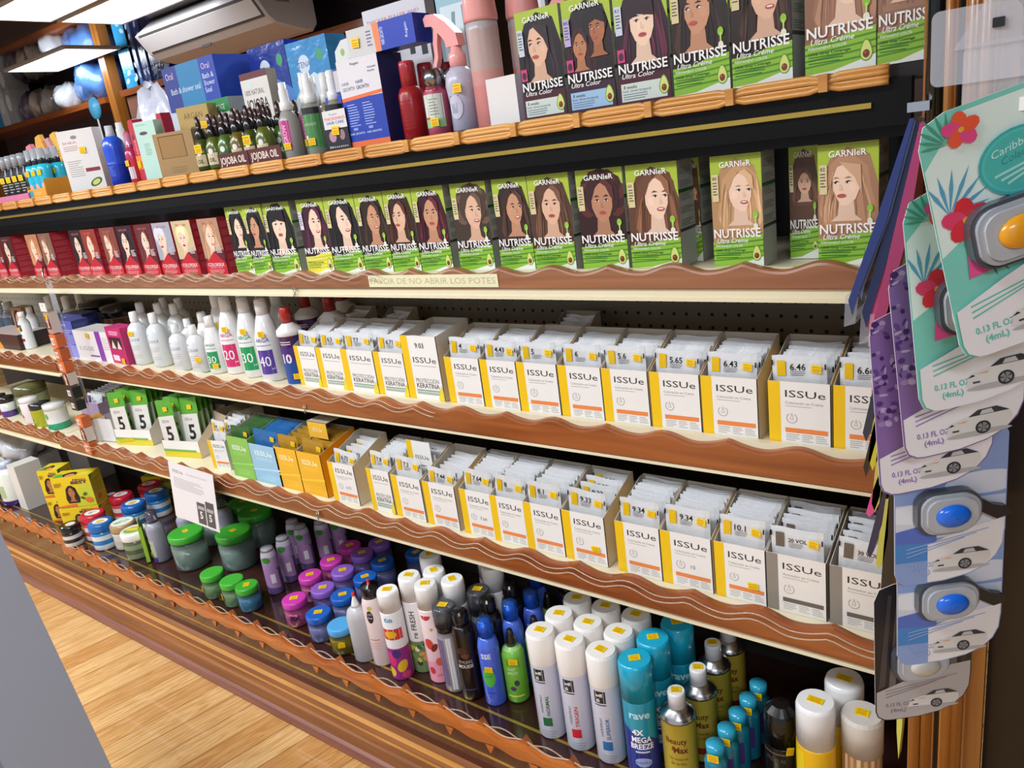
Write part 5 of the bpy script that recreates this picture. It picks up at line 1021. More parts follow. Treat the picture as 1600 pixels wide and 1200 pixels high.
bottle('large_tub', 'shaded brown tub with a black lid, at the back behind the magenta carton', 'tub', 182, 565, 500, 1.33, Z3, .06, [(.95, 0, '#5a3426'), (1, .03, '#6b4630'), (1, .68, '#8c7c64'), (1.03, .7, '#1a1818'), (1.03, .96, '#1a1818'), (.001, 1, '#1a1818')], 3, 'lid', h=.16)
pack('brown_carton', 'low dark brown carton at the left edge with amber print', 'carton', -20, 34, 549, 522, 1.21, Z3, .12, ('#4a2c26', '#3a2420', '#b9a8a4'), lambda cv, w, h: cv.pg([(w*.3, 0), (w*.55, 0), (w*.45, h*.8), (w*.3, h*.9)], '#d9902a'))
for i, (pc, y, rz, lb) in enumerate(((43, 1.225, 0, 'white tube with a white cap and yellow sticker, left of the hanging strip'), (58, 1.30, 0, 'grey white tube partly behind the hanging strip'))):
    bottle('hair_color_tube', lb, 'tube', pc, 553, 491, y, Z3, .022, [(.95, 0, '#e6e6e6'), (1, .03, '#e6e8ea'), (1, .7, '#dfe1e4'), (.5, .84, '#dfe1e4'), (.55, .85, '#f2f2f2'), (.55, 1, '#f2f2f2'), (.001, 1, '#f2f2f2')], 4, art=lambda cv, r, h: (cv.rect(-r*.6, h*.5, r*.6, h*.68, '#3a3a3e'), cv.rect(-r*.5, h*.36, r*.3, h*.42, '#2f8a4a'), cv.rect(-r*.3, h*.22, r*.6, h*.3, '#b02a34')), st=(0, .56) if i == 0 else None, h=.15)
pack('tan_carton', 'carton with a tan portrait behind the white tube at far left', 'carton', 36, 52, 545, 494, 1.30, Z3, .05, ('#b98a68', '#8c6a50', '#a07858'), lambda cv, w, h: portrait(cv, w*.5, h*.6, w*.35, '#4a2c20', '#d9a98c'), h=.15)
for i, (pc, lb) in enumerate(((6, 'dark grey capped bottle at the very left edge'), (20, 'silver capped grey bottle second from the left edge'))):
    bottle('grey_bottle', lb, 'bottle', pc, 545, 485, 1.32, Z3, .034, [(.95, 0, '#3a4658'), (1, .03, '#4a5464'), (1, .6, '#8a8e96'), (.7, .75, '#a4a6aa'), (.6, .78, '#b4b6ba'), (.6, 1, '#b4b6ba'), (.001, 1, '#b4b6ba')], 4, h=.16, group='grey bottles at the left edge')
# ------------------------------------------------------------------ sachet level, left end
bottle('styling_gel_tub', 'large olive green tub with dark lid and small yellow sticker', 'tub', 38, 665, 607, 1.17, Z4, .062, [(.9, 0, '#5f7a2a'), (1, .03, '#6f8a35'), (1, .35, '#9aa37c'), (1, .66, '#7d8457'), (1.04, .67, '#5a5a34'), (1.04, .95, '#666540'), (.001, 1, '#666540')], 4, 'lid', lambda cv, r, h: (cv.rect(-r*.5, h*.15, r*.6, h*.3, '#3f5a1f'), cv.rect(-r*.7, h*.35, -r*.2, h*.55, '#d9d9cc')), h=.125)
bottle('cream_jar', 'pink and white jar right of the olive tub', 'jar', 47, 682, 628, 1.125, Z4, .036, [(.95, 0, '#ecdfe2'), (1, .03, '#efe4e6'), (1, .8, '#f2eeee'), (.98, .82, '#f0f0f0'), (.98, 1, '#f0f0f0'), (.001, 1, '#f0f0f0')], 3, 'lid', lambda cv, r, h: cv.ell(0, h*.3, r*.2, r*.2, '#c23a7c'), h=.10, group='small jars by the hanging strip')
bottle('cream_jar', 'yellow green jar with a black lid, left of the hanging strip', 'jar', 64, 692, 634, 1.115, Z4, .036, [(.95, 0, '#a8b02a'), (1, .03, '#b4bc30'), (1, .72, '#b4bc30'), (1.03, .74, '#20242a'), (1.03, .97, '#20242a'), (.001, 1, '#262a30')], 3, 'lid', lambda cv, r, h: cv.text('max', -r*.3, h*.3, .008, '#4a5a1a'), h=.095, group='small jars by the hanging strip')
bottle('cream_jar', 'white jar with teal foot and fruit print, behind the hanging strip', 'jar', 87, 700, 640, 1.12, Z4, .04, [(.95, 0, '#2fa47c'), (1, .03, '#2fa47c'), (1, .25, '#e4e8e6'), (1, .75, '#e4e8e6'), (1.02, .77, '#d9ded8'), (1.02, .98, '#d9ded8'), (.001, 1, '#cfd6ca')], 4, 'lid', lambda cv, r, h: (cv.ell(-r*.4, h*.6, r*.3, r*.3, '#d99a5a'), cv.ell(r*.2, h*.55, r*.2, r*.3, '#6aa45a')), h=.10, group='small jars by the hanging strip')
for i, (pc, py, lb) in enumerate(((8, 660, 'small white labelled jar with a purple foot at the left edge'), (0, 668, 'red brown jar at the very left edge of the sachet level'))):
    bottle('small_jar', lb, 'jar', pc, py, py-40, 1.13, Z4, .03, [(.95, 0, '#5a3a8a' if i == 0 else '#8a2f2a'), (1, .03, '#5a3a8a' if i == 0 else '#8a2f2a'), (1, .3, '#d9d9d6' if i == 0 else '#a05a4a'), (1, .7, '#1f1f22'), (1, .98, '#1f1f22'), (.001, 1, '#1f1f22')], 3, 'lid', h=.085)
# lilac tray of sachets
x0 = X_(118, 672, 1.16)
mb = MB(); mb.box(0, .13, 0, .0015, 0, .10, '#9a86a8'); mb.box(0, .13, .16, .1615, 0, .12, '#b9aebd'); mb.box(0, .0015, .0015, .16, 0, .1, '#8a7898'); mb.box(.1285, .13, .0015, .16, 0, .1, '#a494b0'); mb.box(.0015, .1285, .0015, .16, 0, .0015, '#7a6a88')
tag(mb.build('lilac_tray', None, (x0, 1.2, Z4+.001), (0, 0, R(4))), 'lilac card tray holding white edged sachets, right of the hanging strip', 'display box')
f = None
for k in range(9):
    if f is None: f = sachet('V', .10, .115, '#5a3a7a', 'white', st=False); tag(f, 'white sachet with purple patch standing in the lilac tray', 'sachet', 'sachets in the lilac tray'); f.location = (x0+.062, 1.222, Z4+.012); f.rotation_euler = (R(-8), 0, R(4))
    else: dup(f, (x0+.062-.0006*k, 1.222+.0145*k, Z4+.012+.002*k), (R(-8), 0, R(4)))
pack('yellow_sachet_box', 'narrow white and yellow box set at a slant, in front of the lilac tray', 'display box', 143, 157, 690, 648, 1.13, Z4, .05, ('#e9e7e2', '#e9e7e2', '#e3a42a'), lambda cv, w, h: (cv.rect(0, 0, w*.32, h, '#eed81f'), cv.text('ISSUe', w*.75, h*.2, w*.22, '#2a2a2a', rot=90, w=h*.35, bold=.02)), rz=-12, h=.085)
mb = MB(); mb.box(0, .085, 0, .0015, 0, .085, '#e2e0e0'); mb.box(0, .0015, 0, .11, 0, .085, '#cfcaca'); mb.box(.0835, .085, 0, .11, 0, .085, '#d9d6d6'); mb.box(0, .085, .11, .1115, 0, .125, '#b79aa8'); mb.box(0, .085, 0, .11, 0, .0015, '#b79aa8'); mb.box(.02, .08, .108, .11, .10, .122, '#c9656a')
tag(mb.build('white_tray', None, (X_(157, 692, 1.13), 1.135, Z4), (0, 0, R(10))), 'empty white card tray with a mauve inside, left of the green topped packs', 'display box')
# green topped packs numbered 5, in kraft trays leaning to the left
for i, (pl, pb, n, lb, rz, ww) in enumerate(((186, 700, 4, 'left kraft tray of the green topped packs', 14, .17), (262, 722, 4, 'right kraft tray of the green topped packs, tipped open', 12, .16))):
    x0 = X_(pl, pb, 1.14); mb = sachet_box(ww, .14, .055, .13, 'plain', side='#b3a58f', inner='#a8977c'); CV(mb).rect(0, 0, ww, .02, '#d9c52c'); CV(mb, lift=.0003).rect(0, .018, ww*.9, .026, '#7fae4a')
    tag(mb.build('kraft_tray', None, (x0, 1.14, Z4), (0, 0, R(rz))), lb, 'display box')
    f = None
    for k in range(n):
        for c in range(2):
            px_, rx_ = x0+ww*(.25+.44*c)+.004, -9
            if f is None: f = sachet('5', ww*.46, .175, YEL, 'green5', st=False); sticker(f, (ww*.05, -.006, .145), w=.018, h=.014); f.location = (px_, 1.154+.035*c, Z4+.011); f.rotation_euler = (R(-6), R(-7), R(rz)); tag(f, 'front left green topped pack of the %s kraft tray' % ('left', 'right')[i], 'sachet', 'green topped packs in the kraft trays')
            else: dup(f, (px_-.006*k, 1.156+.03*c+.025*k, Z4+.013), (R(-8), R(-7+3*c-2*k), R(rz-2*k)), label='green topped pack standing in the %s kraft tray' % ('left', 'right')[i])
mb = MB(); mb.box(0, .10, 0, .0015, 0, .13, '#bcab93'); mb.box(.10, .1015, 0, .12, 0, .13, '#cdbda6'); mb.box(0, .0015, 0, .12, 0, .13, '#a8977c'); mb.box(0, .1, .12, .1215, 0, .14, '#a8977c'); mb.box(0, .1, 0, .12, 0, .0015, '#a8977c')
tag(mb.build('kraft_box', None, (X_(330, 720, 1.16)-.085, 1.255, Z4), (0, R(0), R(-12))), 'open kraft box turned sideways between the green topped packs and the turned tray', 'display box')
pack('green_carton', 'light green carton at the back above the dark green sachets', 'carton', 392, 424, 700, 634, 1.40, Z4, .06, ('#9fcf5a', '#8a8a84', '#b4dc74'), h=.165)
# ------------------------------------------------------------------ bottom level, left end
def artk(cv, w, h):
    cv.rect(0, 0, w, h, '#e8c921'); cv.pg([(0, 0), (w, 0), (w, h*.22), (w*.6, h*.12), (0, h*.05)], '#d9762a'); cv.pg([(w*.5, 0), (w, 0), (w, h*.7), (w*.7, h*.75), (w*.5, h*.3)], '#c9cf3a')
    portrait(cv, w*.44, h*.48, h*.17, '#2c1a18', '#b97a4c', style='long', lip='#c9605a')
    cv.text("Africa's", w*.55, h*.86, h*.07, '#6a2a5a', w=w*.35, bold=.02); cv.text('BEST', w*.5, h*.76, h*.09, '#3a1a4a', w=w*.42, bold=.03); cv.ell(w*.78, h*.4, w*.06, h*.05, '#4a6a24', 30); cv.ell(w*.7, h*.28, w*.06, h*.04, '#3f5f22', -20); cv.ell(w*.85, h*.2, w*.1, h*.09, '#e0762a'); cv.lines(w*.05, h*.82, w*.25, 4, h*.035, '#8a5a1a', .4)
def artks(cv, w, h): cv.pg([(0, h*.75), (w*.3, h), (0, h)], '#5aa83a'); cv.lines(w*.1, h*.8, w*.8, 8, h*.06, '#a08a2a', .35); cv.ell(w*.4, h*.2, w*.2, h*.1, '#d9762a')
def kit(x, y, z, rz, lb, w=.15, h=.10, d=.09):
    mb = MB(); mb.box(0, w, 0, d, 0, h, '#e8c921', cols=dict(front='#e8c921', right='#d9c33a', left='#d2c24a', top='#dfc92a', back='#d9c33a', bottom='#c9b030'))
    cv = CV(mb); cv.win = (0, 0, w, h); artk(cv, w, h); cv = CV(mb, (0, d, 0), (0, -1, 0), (0, 0, 1), (-1, 0, 0)); cv.win = (0, 0, d, h); artks(cv, d, h); cv = CV(mb, (w, 0, 0), (0, 1, 0), (0, 0, 1), (1, 0, 0)); cv.win = (0, 0, d, h); artks(cv, d, h)
    cv = CV(mb, (0, 0, h), (1, 0, 0), (0, 1, 0), (0, 0, 1)); cv.win = (0, 0, w, d); cv.rect(w*.04, d*.05, w*.3, d*.5, '#5aa83a'); cv.ell(w*.42, d*.35, w*.18, d*.32, '#2c1a18'); cv.ell(w*.45, d*.22, w*.12, d*.22, '#d9926a'); cv.ell(w*.8, d*.3, w*.14, d*.25, '#e8d44a')
    return tag(mb.build('relaxer_kit_carton', None, (x, y, z), (0, 0, R(rz))), lb, 'relaxer kit', 'yellow relaxer kit cartons')
def kc(px, py): p = P(px, py, z=Z5); return p.x, max(p.y, 1.06)
x, y = kc(86, 838)
kit(x, y, Z5, 34, 'lower yellow kit carton at the front left, under another one', w=.16, h=.095, d=.075)
kit(x-.002, y+.004, Z5+.097, 34, 'upper yellow kit carton at the front left with the smiling woman', w=.155, h=.125, d=.075)
kit(x-.16, y+.02, Z5, 30, 'yellow kit carton left of the front stack, lower one', w=.09, h=.105, d=.08); kit(x-.16, y+.02, Z5+.107, 30, 'pale topped yellow kit carton left of the front stack, upper one', w=.09, h=.115, d=.08)
kit(x+.04, 1.375, Z5, 22, 'yellow kit carton behind the black jar, middle of the three', w=.17, h=.10, d=.08)
kit(x+.26, 1.385, Z5, 14, 'yellow kit carton at the back, behind the red lids, lower', w=.18, h=.11, d=.08); kit(x+.265, 1.387, Z5+.112, 14, 'yellow kit carton at the back under the shelf, two portraits visible', w=.18, h=.11, d=.08)
pack('grey_carton', 'grey white carton at the back above the yellow kit cartons', 'carton', 122, 150, 760, 715, 1.38, Z5, .1, ('#a9a9a6', '#8a8a88', '#b8c04a'), h=.2, w=.2)
bottle('shampoo_bottle', 'white bottle with green print and purple foot at the left edge', 'bottle', 16, 812, 740, 1.06, Z5, .05, [(.95, 0, '#4a2c7a'), (1, .03, '#4a2c7a'), (1, .12, '#e4e8dc'), (1, .75, '#e9ecea'), (.7, .85, '#eceef0'), (.6, .86, '#b4c4e4'), (.6, 1, '#e4ecf4'), (.001, 1, '#e4ecf4')], 5, art=lambda cv, r, h: (cv.rect(-r*.6, h*.2, r*.6, h*.5, '#b4c89a'), cv.text('7 tipos', -r*.3, h*.03, .008, '#efe6f4')), h=.19)
pack('white_carton', 'white carton side beside the yellow kits at far left', 'carton', 46, 56, 830, 740, 1.085, Z5, .1, ('#e2e0dc', '#cfcdc8', '#dcdcd6'), h=.2)
# plastic bags: crumpled wrinkled volumes
def bag(name, label, c, sx, sy, sz, col, m='film', seed=1, knot=True):
    mb = MB(); rr = random.Random(seed); nu, nv = 26, 14; ph = [rr.uniform(0, 6) for _ in range(8)]
    V = []
    for j in range(nv+1):
        v = PI*j/nv
        for i in range(nu):
            u = 2*PI*i/nu; k = 1+.10*math.sin(3*u+ph[0]+2*v)+.07*math.sin(7*u+ph[1]-3*v)+.05*math.sin(11*u+ph[2]+5*v)+.04*rr.uniform(-1, 1)
            z = -math.cos(v); V.append((sx*k*math.sin(v)*math.cos(u), sy*k*math.sin(v)*math.sin(u), max(.001, sz*(max(z, -.8)*k+.8))))
    F = [(j*nu+i, j*nu+(i+1) % nu, (j+1)*nu+(i+1) % nu, (j+1)*nu+i) for j in range(nv) for i in range(nu)]
    mb.raw(V, F, col, m, smooth=True)
    if knot: mb.lathe([(.012, sz*1.62, col), (.006, sz*1.8, col), (.02, sz*2.05, col), (.03, sz*2.2, col), (.001, sz*2.1, col)], 9, m)
    return tag(mb.build(name, None, c), label, 'plastic bag')
bag('plastic_bag', 'crumpled clear plastic bag of white goods at the bottom left', (X_(46, 760, 1.25), 1.27, Z5+.12), .15, .1, .075, '#cfd2d6', seed=4, knot=False)
pack('white_stack', 'white carton carrying the crumpled clear bag', 'carton', 20, 60, 800, 750, 1.2, Z5, .18, ('#d9d9d6', '#c4c4c2', '#dededc'), h=.118, w=.28)
bag('plastic_bag', 'dark plastic bag pushed back at the bottom left, behind the clear one', (X_(8, 730, 1.3)-.05, 1.34, Z5+.0), .12, .1, .13, '#22242a', seed=9, knot=False)
# pouch and clear bottles behind the notice
x, y = topx(222, 800, .15); mb = MB(); mb.box(-.028, .028, -.006, .006, 0, .13, '#9cc83a'); mb.box(-.03, .03, -.001, .001, .13, .155, '#a8d24a'); cv = CV(mb, (-.028, -.006, 0)); cv.rect(0, 0, .056, .03, '#4a2c7a'); cv.rect(.01, .04, .046, .11, '#e4ecd0'); cv.lines(.014, .1, .042, 5, .01, '#6a8a3a', .3)
o = mb.build('green_pouch', None, (-2.58, 1.085, Z5), (0, R(-6), R(-30))); tag(o, 'lime green pouch leaning beside the white lidded jar', 'pouch'); sticker(o, (0, -.0075, .075), w=.02, h=.016)
def arts(cv, r, h): cv.rect(-r*.9, h*.15, r*.9, h*.5, '#b9c4a8'); cv.ell(0, h*.4, r*.4, r*.3, '#6a9a4a'); cv.rect(-r*.9, h*.02, r*.9, h*.12, '#4a2c7a')
for j, (x, y, lb) in enumerate(((-2.53, 1.11, 'tall clear bottle with purple foot beside the lime pouch'), (-2.48, 1.20, 'clear bottle behind the tall one, left of the notice'), (-2.40, 1.29, 'clear bottle farther back behind the notice'))):
    t = bpy.data.objects.new('shampoo_bottle', None); COL.objects.link(t); b = MB(); b.lathe([(.026, 0, '#8a86a4'), (.029, .005, '#b4b6c8'), (.029, .125, '#c4c6d2'), (.018, .145, '#c4c6d2')], 20, 'milky'); arts(CV(b, cyl=.029), .029, .17); b.build('body', t); b = MB(); b.lathe([(.018, .145, '#a9a4c4'), (.019, .148, '#b4b0cc'), (.017, .185, '#b4b0cc'), (.001, .186, '#b4b0cc')], 16, 'clear'); b.build('cap', t)
    set_(t, lb, 'bottle', x, y, Z5, -20, 'clear shampoo bottles by the notice'); sticker(t, (0, -.031, .03), w=.018, h=.015)
# ================================================================== TOP SHELF GOODS
YT = 1.20
GT = None
# blank white box and pink sprays
pack('blank_carton', 'plain white box with a lilac edge beside the pink spray bottles', 'carton', 768, 818, 199, 121, 1.195, Z1, .06, ('#e3dedb', '#d2c6dc', '#d9d4cc'), rz=-6)
def spray_head(t, x, z, s, col, flip=-1):
    """trigger sprayer: collar, sloping head with nozzle, hooked trigger"""
    a = MB(); a.lathe([(.016*s, z, col), (.017*s, z+.022*s, col), (.011*s, z+.028*s, col), (.011*s, z+.038*s, col)], 18)
    f = flip
    pts = [(.016*f, .034), (.020*f, .050), (.0*f, .070), (-.022*-f*1.3, .090), (.052*f, .100), (.060*f, .094), (.060*f, .084), (.040*f, .078), (.0*f, .060)]
    out = [(-.016*f, .036), (-.012*f, .058), (.012*f, .082), (.034*f, .098), (.054*f, .100), (.062*f, .094), (.060*f, .080), (.044*f, .078), (.030*f, .064), (.018*f, .050), (.014*f, .036)]
    a.prism([(p[0]*s, z+p[1]*s) for p in out], -.011*s, .011*s, col, 'plastic'); a.build('spray_head', t)
    b = MB(); tr = [(.034*f, .070), (.044*f, .074), (.050*f, .050), (.050*f, .028), (.058*f, .008), (.050*f, .006), (.042*f, .022), (.040*f, .045)]
    b.prism([(p[0]*s, z+p[1]*s) for p in tr], -.006*s, .006*s, col, 'plastic'); b.build('trigger', t)
t = bpy.data.objects.new('spray_bottle', None); COL.objects.link(t)
b = MB(); b.lathe([(.022, 0, '#c9c8e4'), (.027, .004, '#d4d3ea'), (.026, .05, '#dcdaf0'), (.030, .085, '#e2dff2'), (.027, .105, '#e6e2f4'), (.014, .118, '#e6e2f4')], 24, 'milky')
cv = CV(b, cyl=.028); cv.text('MB', 0, .083, .013, '#5c5866', al='c', w=.022); cv.rect(-.014, .072, .012, .078, '#6a665e'); cv.lines(-.012, .066, .012, 2, .005, '#8a8690', .3); cv.ell(.002, .045, .015, .022, '#c9c7d8'); cv.rect(-.008, .034, .006, .052, '#a3a1b4'); b.build('body', t)
spray_head(t, 0, .117, 1.0, '#f4aaa8'); sticker(t, (.012, -.029, .078), w=.02, h=.016)
p = P(718, 208, y=1.215); set_(t, 'small translucent lilac spray bottle with a pink trigger head', 'spray bottle', p.x, 1.225, Z1, 0)
pt_ = bpy.data.objects.new('spray_bottle', None); COL.objects.link(pt_)
b = MB(); b.lathe([(.026, 0, '#f0968f'), (.030, .004, '#f4a09a'), (.030, .075, '#f2b1a8'), (.030, .10, '#e0c4bd'), (.030, .17, '#dcd6d8'), (.029, .186, '#e0dcde')], 26, 'milky'); b.build('body', pt_)
b = MB(); b.lathe([(.031, .184, '#f2a7a2'), (.032, .190, '#f2a7a2'), (.026, .26, '#f3aca8'), (.024, .30, '#f3aca8'), (.001, .305, '#f3aca8')], 26); b.build('tall_collar', pt_)
p = P(755, 200, y=1.20); set_(pt_, 'tall clear and pink spray bottle standing in front, its head above the photo', 'spray bottle', p.x, 1.235, Z1, 0, 'tall pink spray bottles')
o = dup(pt_, (p.x+.048, 1.305, Z1), label='tall pink spray bottle behind the first, partly hidden by the white box'); sticker(o, (.022, -.024, .125), (.8, .6, 0), (0, 0, 1), (.6, -.8, 0), .016, .02)
t = bpy.data.objects.new('spray_bottle', None); COL.objects.link(t); b = MB(); b.lathe([(.026, 0, '#dcc8e4'), (.03, .004, '#e4d2ea'), (.03, .10, '#e8d8ee'), (.014, .13, '#f0a8a8')], 22, 'milky'); b.build('body', t); spray_head(t, 0, .13, .9, '#f2a2a0', 1); set_(t, 'pink headed lilac spray bottle at the back, peeking beside the black haired carton', 'spray bottle', p.x+.10, 1.31, Z1, 0)
# red and silver capped oils
for j, (pc, y, lb) in enumerate(((640, 1.20, 'red oil bottle with a red cap in front, right of the hair growth cartons'), (668, 1.28, 'red oil bottle behind the first one'), (612, 1.285, 'red oil bottle behind the hair growth cartons'), (700, 1.34, 'rearmost red oil bottle, behind the lilac spray'))):
    bottle('hair_oil_bottle', lb, 'bottle', pc, 222, 95, y, Z1, .026, [(.9, 0, '#a81c22'), (1, .02, '#b8242a'), (1, .58, '#c43034'), (.8, .66, '#c43034'), (.62, .68, '#b03038'), (.62, .97, '#bc3a42'), (.55, 1, '#bc3a42'), (.001, 1, '#bc3a42')], 4, group='red oil bottles', art=lambda cv, r, h: [cv.lines(-r*.5, h*.5, r*.7, 8, h*.05, '#8a141c', .25)], h=.148, m='milky')
for j, (pc, y, lb) in enumerate(((680, 1.19, 'square silver capped bottle of pink liquid, front'), (705, 1.225, 'silver capped pink bottle tucked behind the front one'))):
    bottle('hair_oil_bottle', lb, 'bottle', pc, 213, 112, y, Z1, .024, [(.95, 0, '#a8405c'), (1, .02, '#b04a66'), (1, .66, '#a03a54'), (.7, .72, '#a03a54'), (.8, .73, '#9a9a9e'), (.8, .98, '#a9a9ad'), (.001, 1, '#a9a9ad')], 4, group='silver capped pink oil bottles', capm='metal', art=lambda cv, r, h: (cv.rect(-r*1.1, h*.12, r*1.1, h*.62, '#d4dcd0'), cv.lines(-r*.2, h*.55, r*.6, 6, h*.045, '#7a8a7a', .3), cv.rect(-r*.8, h*.25, -r*.2, h*.28, '#c43a3a'), cv.rect(-r*1.1, h*.12, r*1.1, h*.25, '#9cc890')), rz=10, st=(.2, .2), h=.122)
# hair growth cartons
def arth(cv, w, h):
    cv.rect(0, 0, w, h, '#2540a8'); cv.rect(0, h*.56, w, h, '#dcd8dc'); cv.pg([(0, h*.54), (w, h*.57), (w, h*.61), (0, h*.58)], '#e8703a'); cv.rect(0, 0, w, h*.07, '#e8703a')
    for k in (0, 1): cv.text('HAIR', w*(.06+.35*k), h*.72, h*.04, '#3a3f6a', w=w*.18); cv.text('GROWTH', w*(.06+.35*k), h*.655, h*.045, '#3a3f6a', w=w*.3); cv.lines(w*(.1+.38*k), h*.5, w*(.36+.38*k), 9, h*.03, '#aebce8', .3); cv.text('HAIR GROWTH', w*(.06+.42*k), h*.15, h*.025, '#dfe6ff', w=w*.36); cv.rect(w*(.16+.38*k), h*.2, w*(.27+.38*k), h*.23, '#8a9ad8')
    cv.text('Noticeable', w*.74, h*.86, h*.022, '#3a3f6a', w=w*.2); cv.text('Results', w*.74, h*.82, h*.022, '#3a3f6a', w=w*.16); cv.text('Regain', w*.35, h*.93, h*.03, '#5a5a6a', w=w*.2)
pack('hair_growth_carton', 'tall white and blue hair growth carton with an orange stripe', 'carton', 548, 612, 228, 90, 1.195, Z1, .07, ('#dcd8dc', '#2b2f6e', '#d0ccd0'), arth, group='hair growth cartons')
x0, w_, h_ = fit(548, 612, 228, 90, 1.195, Z1)
def artlie(cv, w, h): cv.rect(0, 0, w*.42, h, '#cdcac8'); cv.pg([(w*.42, 0), (w*.5, 0), (w*.5, h), (w*.4, h)], '#e8885a'); cv.rect(w*.5, 0, w, h, '#2540b0'); cv.text('HAIR GROWTH', w*.56, h*.2, h*.2, '#dfe6ff', rot=90, w=h*.6); cv.text('Regain', w*.9, h*.25, h*.14, '#dfe6ff', rot=90, w=h*.5); cv.lines(w*.3, h*.8, w*.38, 5, h*.12, '#6a6a9a', .4)
o = pack('hair_growth_carton', 'hair growth carton lying on top of the tall one, blue end to the right', 'carton', 548, 655, 96, 50, 1.20, Z1+h_+.001, .05, ('#cdcac8', '#2540a8', '#d9d6d4'), artlie, group='hair growth cartons', st=(.13, .5), h=.052)
pack('hair_growth_carton', 'small white carton with blue edges lying left of the stacked one', 'carton', 517, 547, 97, 58, 1.22, Z1+.115, .05, ('#c9c6c6', '#2b45a8', '#2b45a8'), lambda cv, w, h: (cv.rect(0, 0, w, h*.08, '#2b45a8'), cv.rect(0, h*.92, w, h, '#2b45a8')), h=.05)
pack('blue_carton', 'blue carton at the back that carries the small lying carton', 'carton', 522, 546, 225, 110, 1.235, Z1, .05, ('#3a55b8', '#24389a', '#8a9ad8'), h=.114)
pack('thickening_carton', 'small carton with a black foot and orange print in front of the spray bottles', 'carton', 514, 550, 236, 161, 1.182+.008, Z1, .035, ('#dcdad8', '#24262e', '#3a66b8'), lambda cv, w, h: (cv.rect(0, 0, w, h*.55, '#23212a'), cv.text('Regain', w*.3, h*.88, h*.05, '#6a6a7a', w=w*.35), cv.text('THICKENING', w*.05, h*.76, h*.075, '#d8562a', w=w*.9, bold=.01), cv.text('HAIR CARE', w*.14, h*.66, h*.075, '#2b4aa8', w=w*.75, bold=.01), cv.ell(w*.3, h*.36, w*.16, h*.14, '#b78a9a'), cv.ell(w*.72, h*.38, w*.12, h*.13, '#9a7a8a'), cv.text('Biotin', w*.1, h*.08, h*.05, '#dcdcdc', w=w*.8)), st=(.5, .5), h=.083)
pack('poster_carton', 'white display card with a dark haired head and two dropper bottles, behind the pink trigger', 'display card', 596, 680, 200, 0, 1.37, Z1, .03, ('#d9d6dc', '#b9b6bc', '#e2dfe4'), lambda cv, w, h: (cv.text('Regain', w*.38, h*.80, h*.05, '#5a5a6a', w=w*.28), cv.text('THICKER FULLER AND', w*.05, h*.90, h*.022, '#c43a3a', w=w*.85), cv.ell(w*.28, h*.66, w*.2, h*.09, '#4a4244'), cv.ell(w*.3, h*.62, w*.13, h*.06, '#b9806a'), cv.rect(w*.68, h*.62, w*.76, h*.74, '#23262e'), cv.rect(w*.71, h*.74, w*.73, h*.84, '#23262e'), cv.rect(w*.86, h*.6, w*.95, h*.75, '#23262e'), cv.rect(w*.89, h*.75, w*.92, h*.85, '#23262e'), cv.rect(w*.42, h*.74, w*.62, h*.765, '#e0562a')), h=.29, w=.19, rz=0)
mb = MB(); mb.prism([(0, 0), (.13, 0), (.14, .05), (.12, .075), (.03, .07), (.005, .05)], 0, .002, '#dfe2da'); cv = CV(mb); cv.ell(.03, .045, .007, .008, '#a9b46a'); cv.ell(.1, .055, .006, .005, '#c84a7a'); cv.text('no + frizz', .02, .02, .012, '#5a5a5a', w=.07)
tag(mb.build('display_sign', None, (X_(515, 50, 1.33), 1.33, 1.53+.17)), 'rounded white card sign with small flowers and lettering above the lying carton', 'display card')
# clear spray bottles with white pumps
def art_p(cv, r, h): cv.rect(-r*.5, h*.14, r*.5, h*.5, '#c8388a'); cv.text('GROW', r*.15, h*.2, r*.5, '#f4d4e8', rot=90, w=h*.25)
def art_g(cv, r, h): cv.rect(-r*1.2, h*.08, r*1.2, h*.5, '#4a8a4e'); cv.rect(-r*1.2, h*.5, r*1.2, h*.58, '#2a2a2c'); cv.text('AVOCADO', 0, h*.36, h*.035, '#cfe4b0', al='c', w=r*1.4); cv.ell(-r*.6, h*.22, r*.2, r*.2, '#e8d9d9')
PUMP = lambda c: [(.95, 0, c), (1, .015, c), (1, .50, c), (.6, .62, c), (.5, .63, '#e8e8e6'), (.62, .64, '#f0f0ee'), (.62, .74, '#f0f0ee'), (.45, .76, '#eceae8'), (.45, .9, '#f2f2f0'), (.38, .91, '#f2f2f0'), (.36, 1, '#f2f2f0'), (.001, 1, '#f2f2f0')]
for j, (pc, pt, y, ar, c, lb, hh) in enumerate(((452, 112, 1.20, art_p, '#bcb8b2', 'clear pump bottle with a magenta label, left one', .165), (472, 100, 1.225, art_p, '#c4c0ba', 'clear pump bottle with a magenta label, right one', .182), (489, 118, 1.20, art_g, '#a9ac9c', 'clear pump bottle with a green and black label', .172), (508, 112, 1.26, None, '#a89a7c', 'pump bottle behind the green labelled one', .175), (527, 108, 1.215, art_g, '#b3a684', 'pump bottle tucked left of the thickening carton', .168), (497, 98, 1.31, None, '#b9b6ae', 'rearmost pump bottle of the clear ones', .18), (540, 112, 1.29, None, '#b9a890', 'pump bottle behind the thickening carton', .165))):
    bottle('pump_bottle', lb, 'bottle', pc, 245, pt, y, Z1, .024, PUMP(c), 4, 'pump', ar, rz=18, group='white pumped clear spray bottles', m='milky', st=(0, .16) if j < 3 else None, h=hh)
